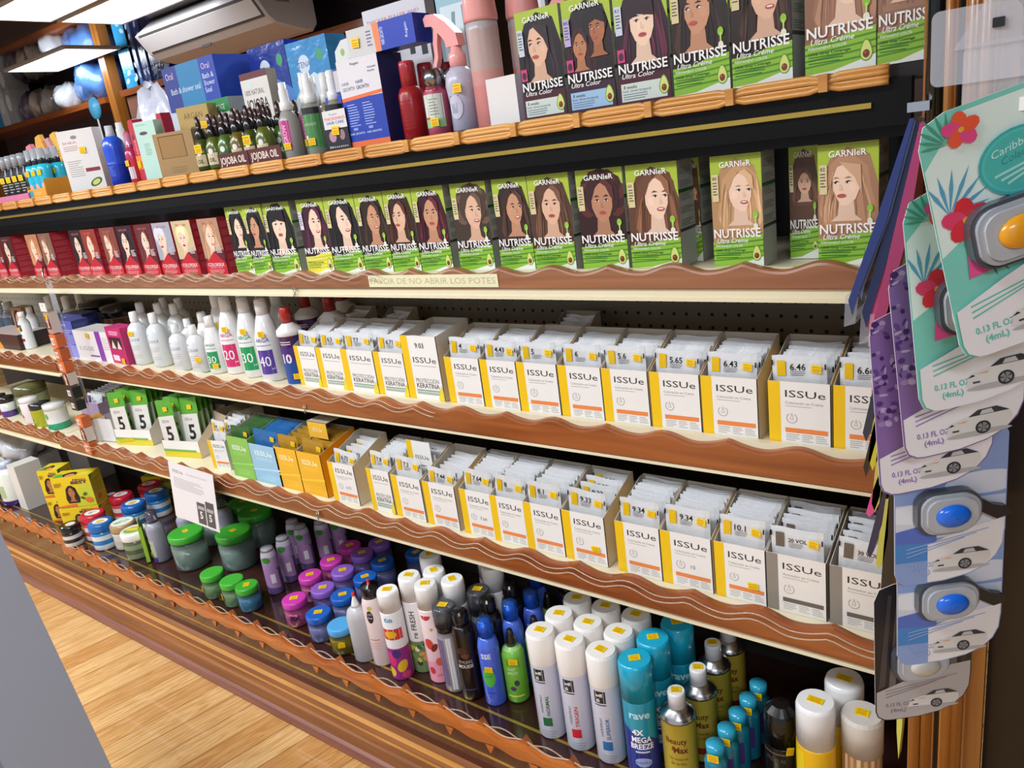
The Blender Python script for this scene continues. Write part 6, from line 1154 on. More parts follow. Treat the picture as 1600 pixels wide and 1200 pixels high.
# jojoba dropper bottles in brown display trays
jx0 = X_(345, 262, 1.19); jx1 = X_(443, 248, 1.19)
for i in range(2):
    w = (jx1-jx0)/2-.002; mb = MB(); mb.box(0, w, 0, .0015, 0, .034, '#5a2224'); mb.box(.0015, w-.0015, .0015, .085, 0, .0015, '#4a1c1e')
    cv = CV(mb); cv.text('JOJOBA OIL', w*.06, .009, .017, '#e9d9c6', w=w*.85, bold=.02)
    tag(mb.build('display_tray', None, (jx0+i*(w+.003), 1.188, Z1)), ('left', 'right')[i]+' brown display tray lettered JOJOBA OIL', 'display box', 'jojoba oil trays')
def drop(c, lab, st):
    t = bpy.data.objects.new('dropper_bottle', None); COL.objects.link(t)
    b = MB(); b.lathe([(.015, 0, c), (.0165, .003, c), (.0165, .038, c), (.012, .05, c), (.008, .056, c)], 18, 'plastic'); cv = CV(b, cyl=.0166); cv.rect(-.012, .008, .012, .028, lab); cv.text('OIL', 0, .013, .007, '#3a3426' if lab != '#2f6a3a' else '#e6f0e0', al='c', w=.014, bold=.02); cv.ell(0, .031, .005, .005, '#e6e2da'); b.build('body', t)
    b = MB(); b.lathe([(.009, .055, '#171313'), (.0095, .057, '#1c1616'), (.009, .070, '#1c1616'), (.0045, .073, '#3a1f1c'), (.005, .078, '#3a1f1c'), (.004, .092, '#4a2a24'), (.001, .094, '#4a2a24')], 14); b.build('dropper', t)
    if st: sticker(t, (.001, -.0172, .038), w=.015, h=.015)
    return t
prot = [drop('#3f4a1c', '#c9b48c', True), drop('#5a661f', '#d9c7a4', False), drop('#4a6a26', '#2f6a3a', False), drop('#6a5a1c', '#cfbc94', False)]
used = [0]*4; n = 0
bx = X_(312, 268, 1.20)
for r_ in range(3):
    for c_ in range(6):
        x = bx+.02+c_*.052+.006*r_; y = 1.214+.0475*r_ ; k = (c_+r_) % 4
        lb = ('front rank', 'second rank', 'rear rank')[r_]+' dark glass dropper bottle, %s from the left' % ORD[c_]
        if used[k] == 0: o = prot[k]; used[k] = 1
        else: o = dup(prot[k])
        set_(o, lb, 'oil bottle', x, y, Z1+.002, 20, 'dropper bottles of oil'); o.scale = (1.40, 1.40, 1.42)
for o in prot: o['group'] = 'dropper bottles of oil'
pack('jojoba_carton', 'white carton with brown print lettered JOJOBA, behind the dropper bottles', 'carton', 392, 428, 205, 112, 1.352, Z1, .03, ('#e4dcd2', '#c4bab0', '#6a2c2a'), lambda cv, w, h: (cv.rect(0, h*.93, w, h, '#6a2a2c'), cv.text('100% NATURAL', w*.1, h*.76, h*.06, '#3a2a26', w=w*.7), cv.text('JOJOBA', w*.08, h*.6, h*.12, '#3a2a26', w=w*.8, bold=.02), cv.text('PREMIUM', w*.1, h*.5, h*.06, '#3a2a26', w=w*.7), cv.ell(w*.3, h*.87, w*.1, h*.04, '#d9e4e0')), w=.115)
pack('green_banded_carton', 'white carton with a green band beneath the blue shower seal box', 'carton', 325, 368, 215, 155, 1.35, Z1, .05, ('#d9dcd8', '#b4b8b4', '#e0e4e0'), lambda cv, w, h: (cv.rect(0, h*.8, w, h, '#2f8a4a'), cv.text('JUNGE', w*.1, h*.84, h*.08, '#e6f2e6', w=w*.3), cv.text('JUNGE', w*.55, h*.84, h*.08, '#e6f2e6', w=w*.3), cv.rect(w*.2, h*.55, w*.9, h*.68, '#7a7c80')), w=.13)
# bath and shower seal carton, on a supporting carton
pack('shower_seal_carton', 'long blue bath and shower seal carton behind the kraft argan carton', 'carton', 265, 345, 165, 112, 1.42, P(305, 168, y=1.42).z, .12, ('#2f84b8', '#2a4cb4', '#4a94c4'), lambda cv, w, h: (cv.rect(0, 0, w*.28, h, '#2a3a8e'), cv.rect(w*.72, 0, w, h, '#2744ac'), cv.text('Oral', w*.05, h*.72, h*.16, '#e8c9d8', w=w*.15), cv.text('Bath & shower seal', w*.1, h*.38, h*.14, '#dfe8f4', w=w*.58), cv.text('Oral', w*.76, h*.75, h*.14, '#e8c9d8', w=w*.15), cv.text('Bath &', w*.75, h*.55, h*.12, '#dfe8f4', w=w*.2), cv.text('Shower', w*.75, h*.40, h*.12, '#dfe8f4', w=w*.2), cv.text('Seal', w*.75, h*.25, h*.12, '#dfe8f4', w=w*.12)), h=.125, w=.27, group=None)
pack('white_carton', 'white carton under the shower seal box', 'carton', 265, 345, 220, 175, 1.45, Z1, .12, ('#c9d4dc', '#b4bcc4', '#d4d8dc'), h=P(305, 168, y=1.42).z-Z1-.001, w=.3)
# kraft cartons and neighbours
kb = pack('kraft_carton', 'brown kraft carton with an empty square window panel', 'carton', 254, 300, 277, 205, 1.192, Z1, .055, ('#a88658', '#8a6a3e', '#b4925e'), lambda cv, w, h: (cv.rect(w*.12, h*.42, w*.78, h*.93, '#5a4022'), cv.rect(w*.14, h*.43, w*.76, h*.91, '#a07a4a'), cv.lines(w*.3, h*.2, w*.7, 3, h*.05, '#8a6a3e', .3)), rz=20, w=.125)
pack('argan_carton', 'kraft carton lettered ARGAN with a yellow sticker, standing behind the brown window carton', 'carton', 284, 328, 210, 150, 1.278, Z1+.0, .035, ('#b89a5c', '#a88a4c', '#c4a468'), lambda cv, w, h: (cv.text('ARGAN', w*.2, h*.82, h*.09, '#6a5426', w=w*.6), cv.rect(w*.35, h*.66, w*.7, h*.70, '#7a622e'), cv.lines(w*.4, h*.6, w*.65, 3, h*.05, '#8a703a', .3)), st=(.8, .7), rz=14, h=.175, w=.11)
pack('mint_carton', 'narrow pale mint carton leaning left of the brown kraft one', 'carton', 230, 253, 281, 188, 1.195, Z1, .03, ('#b9d9cc', '#9cc0b4', '#a9c49c'), lambda cv, w, h: (cv.text('NATURAL', w*.1, h*.93, h*.025, '#5a7a70', w=w*.5), cv.ell(w*.4, h*.8, w*.2, h*.03, '#5a4a5a'), cv.lines(w*.3, h*.62, w*.6, 7, h*.03, '#6a9a8c', .3)), rz=14)
for j, (pc, y, hh, lb) in enumerate(((222, 1.21, .165, 'red to orange tube carton beside the mint one'), (212, 1.29, .15, 'red carton tip behind the mint carton'), (268, 1.31, .18, 'red carton standing behind the brown kraft one'))):
    x = X_(pc, 285, y); mb = MB(); mb.prism([(0, 0), (.042, 0), (.038, hh*.9), (.034, hh), (.008, hh), (.004, hh*.9)], 0, .03, '#c02f44', 'card'); cv = CV(mb); cv.rect(.002, 0, .04, hh*.22, '#c0303c'); cv.rect(.002, hh*.2, .04, hh*.42, '#e58a3a'); cv.text('NIOXX', .028, hh*.45, .010, '#efc9c9', rot=90, w=hh*.3); cv.ell(.02, hh*.72, .008, .008, '#6a2a4a')
    o = tag(mb.build('red_tube', None, (x, y, Z1), (0, 0, R(-5))), lb, 'tube', 'red and orange tubes'); 
    if j == 0: sticker(o, (.018, -.002, hh*.28), w=.02, h=.018)
bottle('mist_bottle', 'slim pink mist bottle with a clear cap between the blue bottle and the red tube', 'bottle', 208, 286, 200, 1.195, Z1, .019, [(.95, 0, '#c42a3c'), (1, .02, '#c8303e'), (1, .45, '#b82a58'), (.95, .62, '#b02a5a'), (.62, .70, '#b04a70'), (.62, .72, '#a83a68'), (.5, .76, '#c47a9a'), (.5, 1, '#c88aa6'), (.001, 1, '#c88aa6')], 4, art=lambda cv, r, h: (cv.rect(-r*.2, h*.08, r*.9, h*.32, '#d4cfd4')), st=(0, .4), h=.135)
bottle('blue_mist_bottle', 'rounded royal blue bottle with a clear pump cap', 'bottle', 178, 289, 180, 1.185, Z1, .029, [(.9, 0, '#1c34a4'), (1, .02, '#2140b8'), (1, .35, '#2a50cc'), (1.05, .62, '#2a58d4'), (.95, .74, '#2f62dc'), (.6, .82, '#3a6ce0'), (.45, .825, '#b9b9c4'), (.45, .86, '#c4c4cc'), (.4, .87, '#cfd0d6'), (.38, 1, '#d4d6da'), (.001, 1, '#d4d6da')], 5, 'pump', lambda cv, r, h: (cv.text('mist', -r*.4, h*.36, h*.05, '#8aa2f0', w=r*.9), cv.lines(-r*.4, h*.32, r*.3, 6, h*.03, '#7a92e8', .2)), rz=20, h=.165)
pack('avocado_carton', 'tall white carton with avocado print and yellow sticker, left of the blue bottle', 'carton', 112, 158, 296, 199, 1.19, Z1, .035, ('#dcd8d4', '#d4ccc8', '#e4e0dc'), lambda cv, w, h: (cv.ell(w*.45, h*.88, w*.09, h*.03, '#8a8680'), cv.text('SHEA', w*.1, h*.78, h*.04, '#b04a5a', w=w*.4), cv.lines(w*.1, h*.74, w*.5, 3, h*.03, '#b06a70', .3), cv.lines(w*.1, h*.5, w*.5, 8, h*.035, '#8a8680', .25), cv.rect(w*.55, h*.3, w*.95, h*.36, '#8a2f3a'), cv.ell(w*.75, h*.12, w*.18, h*.06, '#4a5a1c', 20), cv.ell(w*.75, h*.12, w*.12, h*.04, '#c9cf6a', 20)), st=(.62, .66), rz=24, w=.13)
for j, (pc, y, lb) in enumerate(((108, 1.30, 'grey pump cap bottle behind the white avocado carton'), (152, 1.32, 'white flip cap bottle behind the blue one, right'), (196, 1.33, 'bottle with a tan pump rising behind the pink mist'), (222, 1.34, 'second tan pump bottle behind the red tube'))):
    bottle('pump_bottle', lb, 'bottle', pc, 285, 180, y, Z1, .028, PUMP('#d4cfc6' if j < 2 else '#e0a85a'), 4, 'pump', h=.19, group='pump bottles behind the front rank')
# turquoise bottle tray at far left
x0 = X_(45, 301, 1.19); mb = MB(); w = .135; mb.box(0, w, 0, .0015, 0, .028, '#f0a236'); mb.box(0, w, .10, .1015, 0, .05, '#e0922c'); mb.box(0, .0015, .0015, .09, 0, .04, '#e0922c'); mb.box(w-.0015, w, .0015, .09, 0, .055, '#e8982e'); mb.box(.0015, w-.0015, .0015, .09, 0, .0015, '#e0922c'); cv = CV(mb); cv.rect(.01, .004, .04, .024, '#4a9ab4'); cv.text('BOX', .06, .008, .011, '#f7c98a', w=.04)
tag(mb.build('display_tray', None, (x0, 1.187, Z1)), 'orange display tray holding turquoise bottles', 'display box')
tq = None
for r_ in range(2):
    for c_ in range(3):
        x = x0+.024+.044*c_; y = 1.212+.045*r_; lb = '%s turquoise bottle with a black cap, %s from the left in the orange tray' % (('front', 'back')[r_], ORD[c_])
        if tq is None: tq = can([(.0145, 0, '#22a8c4'), (.0155, .003, '#2ab8d4'), (.0155, .055, '#2ebcd6'), (.013, .066, '#2ebcd6'), (.009, .067, '#22262c'), (.009, .078, '#22262c'), (.008, .079, '#a9acb0'), (.008, .10, '#b4b8bc'), (.001, .101, '#b4b8bc')], split=4, name='turquoise_bottle', art=lambda mb: (CV(mb, cyl=.0156).ell(0, .02, .006, .008, '#e8a89a'))); sticker(tq, (0, -.0165, .05), w=.012, h=.011); o = tq
        else: o = dup(tq)
        set_(o, lb, 'bottle', x, y, Z1+.002, 15, 'turquoise bottles in the orange tray'); o.scale = (1.35, 1.35, 1.5)
dk = None
for r_ in range(3):
    for c_ in range(4):
        x = x0-.028-.05*c_; y = 1.211+.048*r_
        lb = '%s black spray bottle with a clear cap, %s left of the orange tray' % (('front', 'middle', 'rear')[r_], ORD[c_])
        if dk is None: dk = can([(.0155, 0, '#16161a'), (.0165, .003, '#1c1c20'), (.0165, .06, '#22222a'), (.009, .075, '#2a2a30'), (.0095, .078, '#9a9ca2'), (.009, .105, '#a9acb2'), (.001, .106, '#a9acb2')], split=4, name='black_spray_bottle', art=lambda mb: (CV(mb, cyl=.0166).lines(-.009, .04, .009, 4, .006, '#b9b4a4', .3))); sticker(dk, (0, -.0175, .05), w=.015, h=.013); o = dk
        else: o = dup(dk)
        set_(o, lb, 'bottle', x, y, Z1, 15, 'black spray bottles at the far left of the top shelf'); o.scale = (1.40, 1.40, 1.42)
pack('pink_tray', 'pink card tray front at the left edge of the top shelf', 'display box', -4, 46, 309, 299, 1.182, Z1, .004, ('#d97a9a', '#c46a8a', '#e08aa8'), h=.02)
cs = [('#e88a9a', 'pink card pack standing behind the black spray bottles'), ('#f0b048', 'orange card pack with a rounded top behind the turquoise bottles'), ('#d4a0b0', 'pale pink pack beside the orange rounded one'), ('#f2bc50', 'yellow orange pack behind the avocado carton')]
for i, (pl, pr, pt) in enumerate(((42, 62, 180), (60, 78, 170), (72, 86, 178), (84, 100, 172))):
    y = 1.34+.01*i; x0_ = X_(pl, 250, y); mb = MB(); w = .075; h = (.19, .215, .20, .215)[i]
    mb.prism([(0, 0), (w, 0), (w, h*.8), (w*.75, h), (w*.3, h*.97), (0, h*.75)], 0, .015, cs[i][0]); cv = CV(mb); cv.rect(w*.2, h*.3, w*.7, h*.5, '#f2d9c4'); cv.lines(w*.15, h*.7, w*.8, 3, .008, '#a05a5a', .4)
    tag(mb.build('hair_care_pack', None, (x0_, y, Z1)), cs[i][1], 'pack', 'coloured packs behind the far left bottles')
mb = MB(); mb.lathe([(.001, -.002, '#4aa8d4'), (.035, -.002, '#4aa8d4'), (.035, .002, '#4aa8d4'), (.001, .002, '#4aa8d4')], 24, 'card', axis='y'); mb.box(-.004, .004, -.001, .001, Z1-P(109, 166, y=1.33).z+.01, -.03, '#c9c9c9'); p = P(109, 166, y=1.33)
tag(mb.build('round_sign', None, (p.x, 1.41, p.z-.01)), 'round light blue sign on a stalk above the pump bottle at far left', 'sign')
# white zip pouch behind, incontinence packs on the upper back
bag('white_pouch', 'large white pouch lying behind the red tubes', (X_(245, 170, 1.48), 1.48, Z1), .10, .05, (P(245, 138, y=1.5).z-Z1)/1.8, '#dfe2f0', seed=12, knot=False)
for i, (px, py, c1, c2, lb) in enumerate(((418, 95, '#2b3f9a', '#5a8ad4', 'dark blue pad pack behind the jojoba carton'), (478, 82, '#4a9ad4', '#dfeaf2', 'light blue and white pad pack behind the white pumps'))):
    y = 1.52; x = X_(px, py, y); w = .17; h = P(px, 68-8*i, y=y).z-Z1
    mb = MB(); mb.box(-w/2, w/2, 0, .07, 0, h, c1, 'film', cols=dict(front=c1, top=shade(c1, 1.1))); cv = CV(mb, (-w/2, 0, 0), m='card'); cv.win = (0, 0, w, h); cv.pg([(0, 0), (w, 0), (w, h*.6), (w*.6, h*.72), (w*.3, h*.66), (0, h*.5)], c2); cv.ell(w*.4, h*.8, w*.14, h*.08, '#dfeaf6'); cv.text('TENA', w*.4, h*.775, h*.05, '#2b4a9a', al='c'); cv.ell(w*.8, h*.85, w*.08, h*.05, '#4aa870')
    tag(mb.build('pad_pack', None, (x, y, Z1+.0)), lb, 'pack', 'pad packs at the back of the top shelf')
# things of the opposite side of the unit, seen above its back edge
mb = MB(); mb.box(0, .16, 0, .004, 0, .26, '#5a8a7c'); cv = CV(mb); cv.lines(.01, .22, .15, 9, .024, '#9a5a3a', .4); mb.box(.07, .08, 0, .004, -.6, 0, '#6a4a30'); cv.text('DAILY DETOX', .01, .235, .014, '#a8603a', w=.13)
tag(mb.build('chalk_sign', None, (X_(347, 150, 1.66), 1.66, P(372, 108, y=1.66).z-.26)), 'green board sign with rows of orange writing behind the goods', 'sign')
# ================================================================== FAR WALL, AIR CONDITIONER
YF = 4.2*K_/1.3*1.0
yy = 3.72
def fx(px, py): return X_(px, py, yy)
t = thing('display_cabinet', 'wooden wall cabinet with posts and shelves at the far left, below the ceiling', 'cabinet', (0, 0, 0))
m = MB(); zc = P(170, 130, y=yy)
for px in (168, -60): 
    x = fx(px, 130); m = MB(); m.box(x-.05, x+.05, yy, yy+.09, 0, CEIL-.005, '#ffffff', 'post_wood'); m.build('post', t)
x1 = P(600, 100, y=yy).x
m = MB(); zs = P(205, 137, y=yy).z; m.box(fx(185, 137), x1, yy, yy+.4, zs-.05, zs, '#ffffff', 'shelf_wood'); m.build('shelf', t)
m = MB(); z2 = P(100, 170, y=yy).z; m.box(fx(-60, 200), fx(165, 150)-.03, yy, yy+.4, z2-.05, z2, '#ffffff', 'shelf_wood'); m.build('shelf', t)
m = MB(); m.box(fx(-60, 200), x1, yy+.4, yy+.42, 0, CEIL-.005, '#4a3a3c', 'matte'); m.build('back_panel', t)
m = MB(); m.box(fx(190, 137), x1, yy+.02, yy+.4, 0, zs-.06, '#8a5a44', 'matte'); m.build('side_panel', t)
for i, (px, w, c1, c2, lb) in enumerate(((190, .22, '#3aa4dc', '#bfe6f4', 'light blue wrapped pack on the far wall shelf, under the air conditioner'), (208, .09, '#5a7ab8', '#dce4f4', 'white edged blue pack beside the light blue one'), (222, .09, '#3a4a8a', '#c4d0ea', 'third narrow blue pack on the far wall shelf'), (236, .26, '#1f2c5a', '#2a3a6a', 'dark navy pack on the far wall shelf'))):
    x = fx(px, 125); h = (.30, .40, .42, .38)[i]
    mb = MB(); mb.box(0, w, 0, .2, 0, h, c1, 'film'); cv = CV(mb, m='card'); cv.win = (0, 0, w, h)
    for k in range(4): cv.ell(w*(.2+.2*k), h*(.2+.2*(k % 3)), w*.14, h*.06, c2, 20)
    tag(mb.build('wrapped_pack', None, (x, yy+.03, zs)), lb, 'pack', 'packs on the far wall shelf')
for i, px in enumerate((262, 276, 290, 304)):
    x = fx(px, 112)+.12; o = can([(.045, 0, '#2a2416'), (.05, .01, '#3a3218'), (.05, .18, '#4a3f1c'), (.03, .22, '#2a2620'), (.03, .24, '#1c1a18'), (.028, .29, '#1c1a18'), (.001, .292, '#1c1a18')], split=3, name='dark_bottle'); set_(o, ('leftmost', 'second', 'third', 'rightmost')[i]+' of the dark bottles on the far wall shelf', 'bottle', x, yy+.1, zs, 0, 'dark bottles on the far wall shelf')
bag('plastic_bag', 'translucent blue plastic bag full of goods on the far cabinet shelf', (fx(136, 155), yy+.16, z2), .27, .2, .2, '#5a8ad8', seed=3, knot=False)
bag('plastic_bag', 'white plastic bag beside the blue one on the far cabinet shelf', (fx(98, 160), yy+.1, z2), .11, .15, .12, '#d0d4dc', seed=5, knot=False)
for i, (px, c) in enumerate(((74, '#8a8078'), (56, '#a89c90'), (40, '#6a6478'))): bag('plastic_bag', ('greyish bag of goods right of the light blue packs', 'pale beige bag between two others on the far shelf', 'mauve grey bag, leftmost of the three dull ones')[i], (fx(px, 180)-.1, yy+.15, z2), .105, .14, .14, c, seed=20+i, knot=False)
for i, (px, c) in enumerate(((4, '#4a9cd8'), (16, '#dfe8f0'), (28, '#b4bcc4'))):
    x = fx(px, 180); mb = MB(); mb.box(0, .16, 0, .2, 0, .34, c, 'film'); CV(mb, m='card').ell(.08, .2, .05, .08, '#e8f2f8'); tag(mb.build('wrapped_pack', None, (x-.25, yy+.02, z2)), ('blue wrapped pack at the far left edge', 'white wrapped pack next to the blue one at the far left', 'grey white wrapped pack at the far left')[i], 'pack', 'packs on the far left cabinet shelf')
# air conditioner
ya = 3.25
A0 = P(212, 58, y=ya); A1 = P(402, 25, y=ya)
rb = ray(500, 48); yb = A1.x*rb.y/rb.x; bb = P(500, 48, y=yb)
t = thing('air_conditioner', 'long white split air conditioner hanging under the ceiling above the far goods', 'air conditioner', (A0.x, ya, 0))
L_ = A1.x-A0.x; zt = CEIL-.01; lt = P(378, 2, y=ya).z; lo_ = P(400, 27, y=ya+.07).z; D_b = yb-ya
la, lb2 = Vector((0, -.005, lt+.02)), Vector((0, .075, lo_-.01))
prof = [(D_b, zt), (.14, zt), (.01, lt+.035), (la.y, la.z), (lb2.y, lb2.z), (lb2.y+.05, lb2.z-.035), (lb2.y+.16, bb.z+.02), (lb2.y+.28, bb.z), (D_b-.04, bb.z), (D_b, bb.z+.04)]
m = MB(); k = m.mi('ac_white'); n_ = len(prof); rows = [(0, 1.), (L_*.985, 1.), (L_, .94)]
cyc, czc = D_b*.5, (zt+bb.z)/2
for xx, sc in rows:
    for p in prof: m.v.append((xx, cyc+(p[0]-cyc)*sc, min(zt, czc+(p[1]-czc)*sc) if sc < 1 else p[1]))
for r_ in range(2):
    for i in range(n_):
        j = (i+1) % n_; m.f.append((r_*n_+i, r_*n_+j, (r_+1)*n_+j, (r_+1)*n_+i)); m.c.append((1, 1, 1)); m.m.append(k); m.sm.append(False)
m.f += [tuple(range(n_))[::-1], tuple(range(2*n_, 3*n_))]; m.c += [(1, 1, 1)]*2; m.m += [k]*2; m.sm += [False]*2
m.build('casing', t)
def slope_strip(name, s0, s1, x0, x1, mt, off, col='#ffffff'):
    """strip lying on the sloping front between fractions s0 and s1"""
    a, b = la, lb2; n = Vector((0, -(a.z-b.z), -(b.y-a.y))).normalized()
    q = [a.lerp(b, s0), a.lerp(b, s1)]; mb = MB(); t_ = .006
    P_ = [(x0, *(q[0]+n*off).yz), (x1, *(q[0]+n*off).yz), (x1, *(q[1]+n*off).yz), (x0, *(q[1]+n*off).yz)]
    Q_ = [(x0, *(q[0]-n*t_).yz), (x1, *(q[0]-n*t_).yz), (x1, *(q[1]-n*t_).yz), (x0, *(q[1]-n*t_).yz)]
    mb.face(P_, col, mt); mb.face(Q_[::-1], col, mt)
    for i in range(4): j = (i+1) % 4; mb.face([Q_[i], Q_[j], P_[j], P_[i]], col, mt)
    return mb.build(name, t)
slope_strip('air_outlet', .0, 1.0, L_*.03, L_*.985, 'matte', .002, '#54504e'); slope_strip('louver', .13, .87, L_*.035, L_*.975, 'ac_white', .008)
m = MB(); m.box(L_*.42, L_*.50, -.002, .003, 0, .022, '#4a4644'); e_ = m.build('badge', t); e_.location = (0, lb2.y+.035, lb2.z-.05); e_.rotation_euler = (R(-35), 0, 0)
m = MB(); m.box(-.001, .003, D_b*.34, D_b*.56, bb.z+.16, bb.z+.22, '#8a8684'); e_ = m.build('side_vent', t); e_.location = (L_, 0, 0)
# ================================================================== HANGING STRIP OF SMALL CARTONS (left)
t = thing('hanging_strip', 'clear hanging merchandising strip at the join of the two shelf runs', 'display strip', (0, 0, 0))
ys_ = 1.085
p0 = P(52, 448, y=ys_); p1 = P(118, 706, y=ys_)
m = MB(); m.box(p0.x-.0, p0.x+.045, ys_+.04, ys_+.041, p1.z, p0.z+.01, m='clear_film'); m.build('plastic_strip', t)
m = MB(); m.tube([(p0.x+.02, ys_+.04, p0.z+.06), (p0.x+.02, ys_+.03, p0.z+.03), (p0.x+.02, ys_+.04, p0.z)], .003, '#d9d9d9', 'metal'); m.build('hook', t)
HB = [(50, 473, 487, '#dcdcd6', 'white header card'), (55, 488, 520, 'por', 'carton with a portrait, topmost of the hanging strip'), (50, 521, 541, '#d9703a', 'orange carton'), (56, 543, 560, '#c9652f', 'orange carton'), (62, 562, 578, '#d9703a', 'orange carton'), (70, 580, 598, 'por', 'carton with a portrait'), (66, 600, 616, '#26292c', 'black carton'), (68, 619, 633, '#1f2124', 'black carton'), (84, 645, 660, '#d9703a', 'orange carton'), (92, 662, 682, 'por', 'carton with a portrait'), (92, 683, 699, '#d9703a', 'orange carton')]
for i, (px, ya_, yb_, c, lb) in enumerate(HB):
    a = P(px+8, ya_, y=ys_); b = P(px+8, yb_, y=ys_); h = a.z-b.z-.002; w = .045 if c != 'por' else .036; d = .03
    x = p0.x+.0+(0 if c != 'por' else .006)
    if i == 0: d = .002
    cc = '#b98a78' if c == 'por' else c
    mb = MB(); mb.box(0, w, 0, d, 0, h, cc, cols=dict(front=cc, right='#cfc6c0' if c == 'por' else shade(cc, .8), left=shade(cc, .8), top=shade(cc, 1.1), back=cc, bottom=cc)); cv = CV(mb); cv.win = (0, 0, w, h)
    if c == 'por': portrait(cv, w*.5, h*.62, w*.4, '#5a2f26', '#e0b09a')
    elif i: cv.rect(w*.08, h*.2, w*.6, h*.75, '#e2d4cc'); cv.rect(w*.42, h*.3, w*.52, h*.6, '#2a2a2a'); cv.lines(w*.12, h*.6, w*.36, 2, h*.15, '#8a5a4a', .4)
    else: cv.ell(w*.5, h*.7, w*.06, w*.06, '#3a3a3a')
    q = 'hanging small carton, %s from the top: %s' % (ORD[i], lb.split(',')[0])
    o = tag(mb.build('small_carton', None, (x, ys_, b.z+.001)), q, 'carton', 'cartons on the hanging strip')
    if i == 1: sticker(o, (w*.7, -.002, h*.8), w=.015, h=.015)
# ================================================================== PAPER NOTICE HANGING FROM THE SACHET SHELF
yn = 1.064; a, b, c, d = P(262, 720, y=yn), P(332, 742, y=yn), None, P(275, 806, y=yn-.01)
c = d+(b-a)
u = (b-a); w = u.length; h = (a-d).length; ud = u.normalized(); vd = (a-d).normalized(); n = ud.cross(vd); n = n if n.y < 0 else -n
mb = MB(); q = [d, c, b, a]; mb.face(q, '#e4e2e6'); mb.face([p-n*.0006 for p in reversed(q)], '#d9d7da')
cv = CV(mb, d, ud, vd, n); cv.text('ISSUe', w*.08, h*.83, h*.055, '#3a3840', w=w*.24); cv.text('Decoloración en polvo', w*.4, h*.85, h*.022, '#5a5a60', w=w*.45); cv.lines(w*.08, h*.74, w*.75, 7, h*.028, '#9a9aa4', .3)
for k in (0, 1): cv.rect(w*(.55+.2*k), h*.04, w*(.73+.2*k), h*(.42+.06*k), '#4a4a50'); cv.text('5', w*(.6+.2*k), h*.14, h*.13, '#e0e0e4', bold=.03); cv.rect(w*(.57+.2*k), h*.3, w*(.71+.2*k), h*.36, '#a9a9b0')
tag(mb.build('paper_notice'), 'white printed paper sheet hanging askew from the sachet shelf over the jars', 'notice')
# small wire hooks on the price rails
for i, (px, py, y, lb) in enumerate(((460, 458, 1.168, 'wire hook clipped under the carton shelf rail'), (476, 640, 1.17, 'wire hook clipped under the developer bottle shelf rail'), (497, 806, 1.095, 'wire hook clipped under the sachet shelf rail'))):
    p = P(px, py, y=y-.004); mb = MB(); mb.tube([(0, 0, .012), (0, -.003, .004), (.002, -.004, -.006), (.004, -.002, -.010)], .0014, '#c9c2b0', 'metal', 6); mb.tube([(.007, 0, .012), (.007, -.003, .004), (.007, -.004, -.004)], .0014, '#c9c2b0', 'metal', 6); mb.box(-.002, .009, -.001, .0015, .010, .014, '#c9c2b0', 'metal')
    tag(mb.build('wire_hook', None, p), lb, 'hook', 'wire hooks on the price rails')
# ================================================================== RIGHT: HANGING PACKETS SEEN EDGE ON
m = MB(); ph = P(1431, 168, y=1.0); m.box(ph.x-.006, ph.x+.016, .985, 1.02, ph.z-.004, ph.z+.006, '#c9ccd2', 'metal'); m.tube([(ph.x+.018, 1.0, 2.2), (ph.x+.018, 1.0, ph.z-.35)], .009, '#0e0d0e', 'plastic', 8); tag(m.build('hanging_rail'), 'black rail with a silver clip from which the packets hang', 'rail')
FAN = [(1424, 185, 1330, 492, .0045, '#2b3a78', 'navy packet, outermost left of the upper hanging bunch', .10), (1429, 188, 1345, 470, .003, '#5a6a94', 'grey blue packet in the upper hanging bunch', .09), (1432, 188, 1352, 512, .005, '#1f2a58', 'second navy packet of the upper hanging bunch', .10), (1437, 190, 1358, 518, .006, '#d8508c', 'bright pink packet of the upper hanging bunch', .10), (1441, 192, 1372, 522, .006, '#a83a68', 'magenta packet right of the bright pink one', .09), (1420, 330, 1388, 540, .004, '#6a5a34', 'olive packet low in the upper hanging bunch', .06),
       (1388, 520, 1352, 690, .004, '#2a3348', 'dark slate packet with a pointed tip, lower bunch', .05), (1386, 530, 1362, 735, .005, '#d4c43a', 'yellow packet with a pointed tip, lower bunch', .05), (1392, 560, 1352, 745, .003, '#23211f', 'black packet beside the yellow one', .05), (1378, 520, 1366, 620, .004, '#d88aa8', 'pale pink packet at the top of the lower bunch', .05),
       (1376, 740, 1357, 808, .004, '#d84a88', 'hot pink packet tip sticking out to the left', .04), (1382, 640, 1366, 800, .004, '#cfc05a', 'second yellow packet, below the first', .05), (1384, 760, 1358, 872, .0035, '#2c2a4a', 'dark violet packet tip, lowest on the left', .04), (1386, 780, 1372, 890, .004, '#c9c058', 'third yellow packet, lowest of the bunch', .04), (1400, 700, 1378, 1000, .006, '#2a2426', 'long black packet hanging lowest', .06), (1412, 560, 1403, 1186, .003, '#c9c85a', 'yellow green pointed tip under the lowest freshener card', .02)]
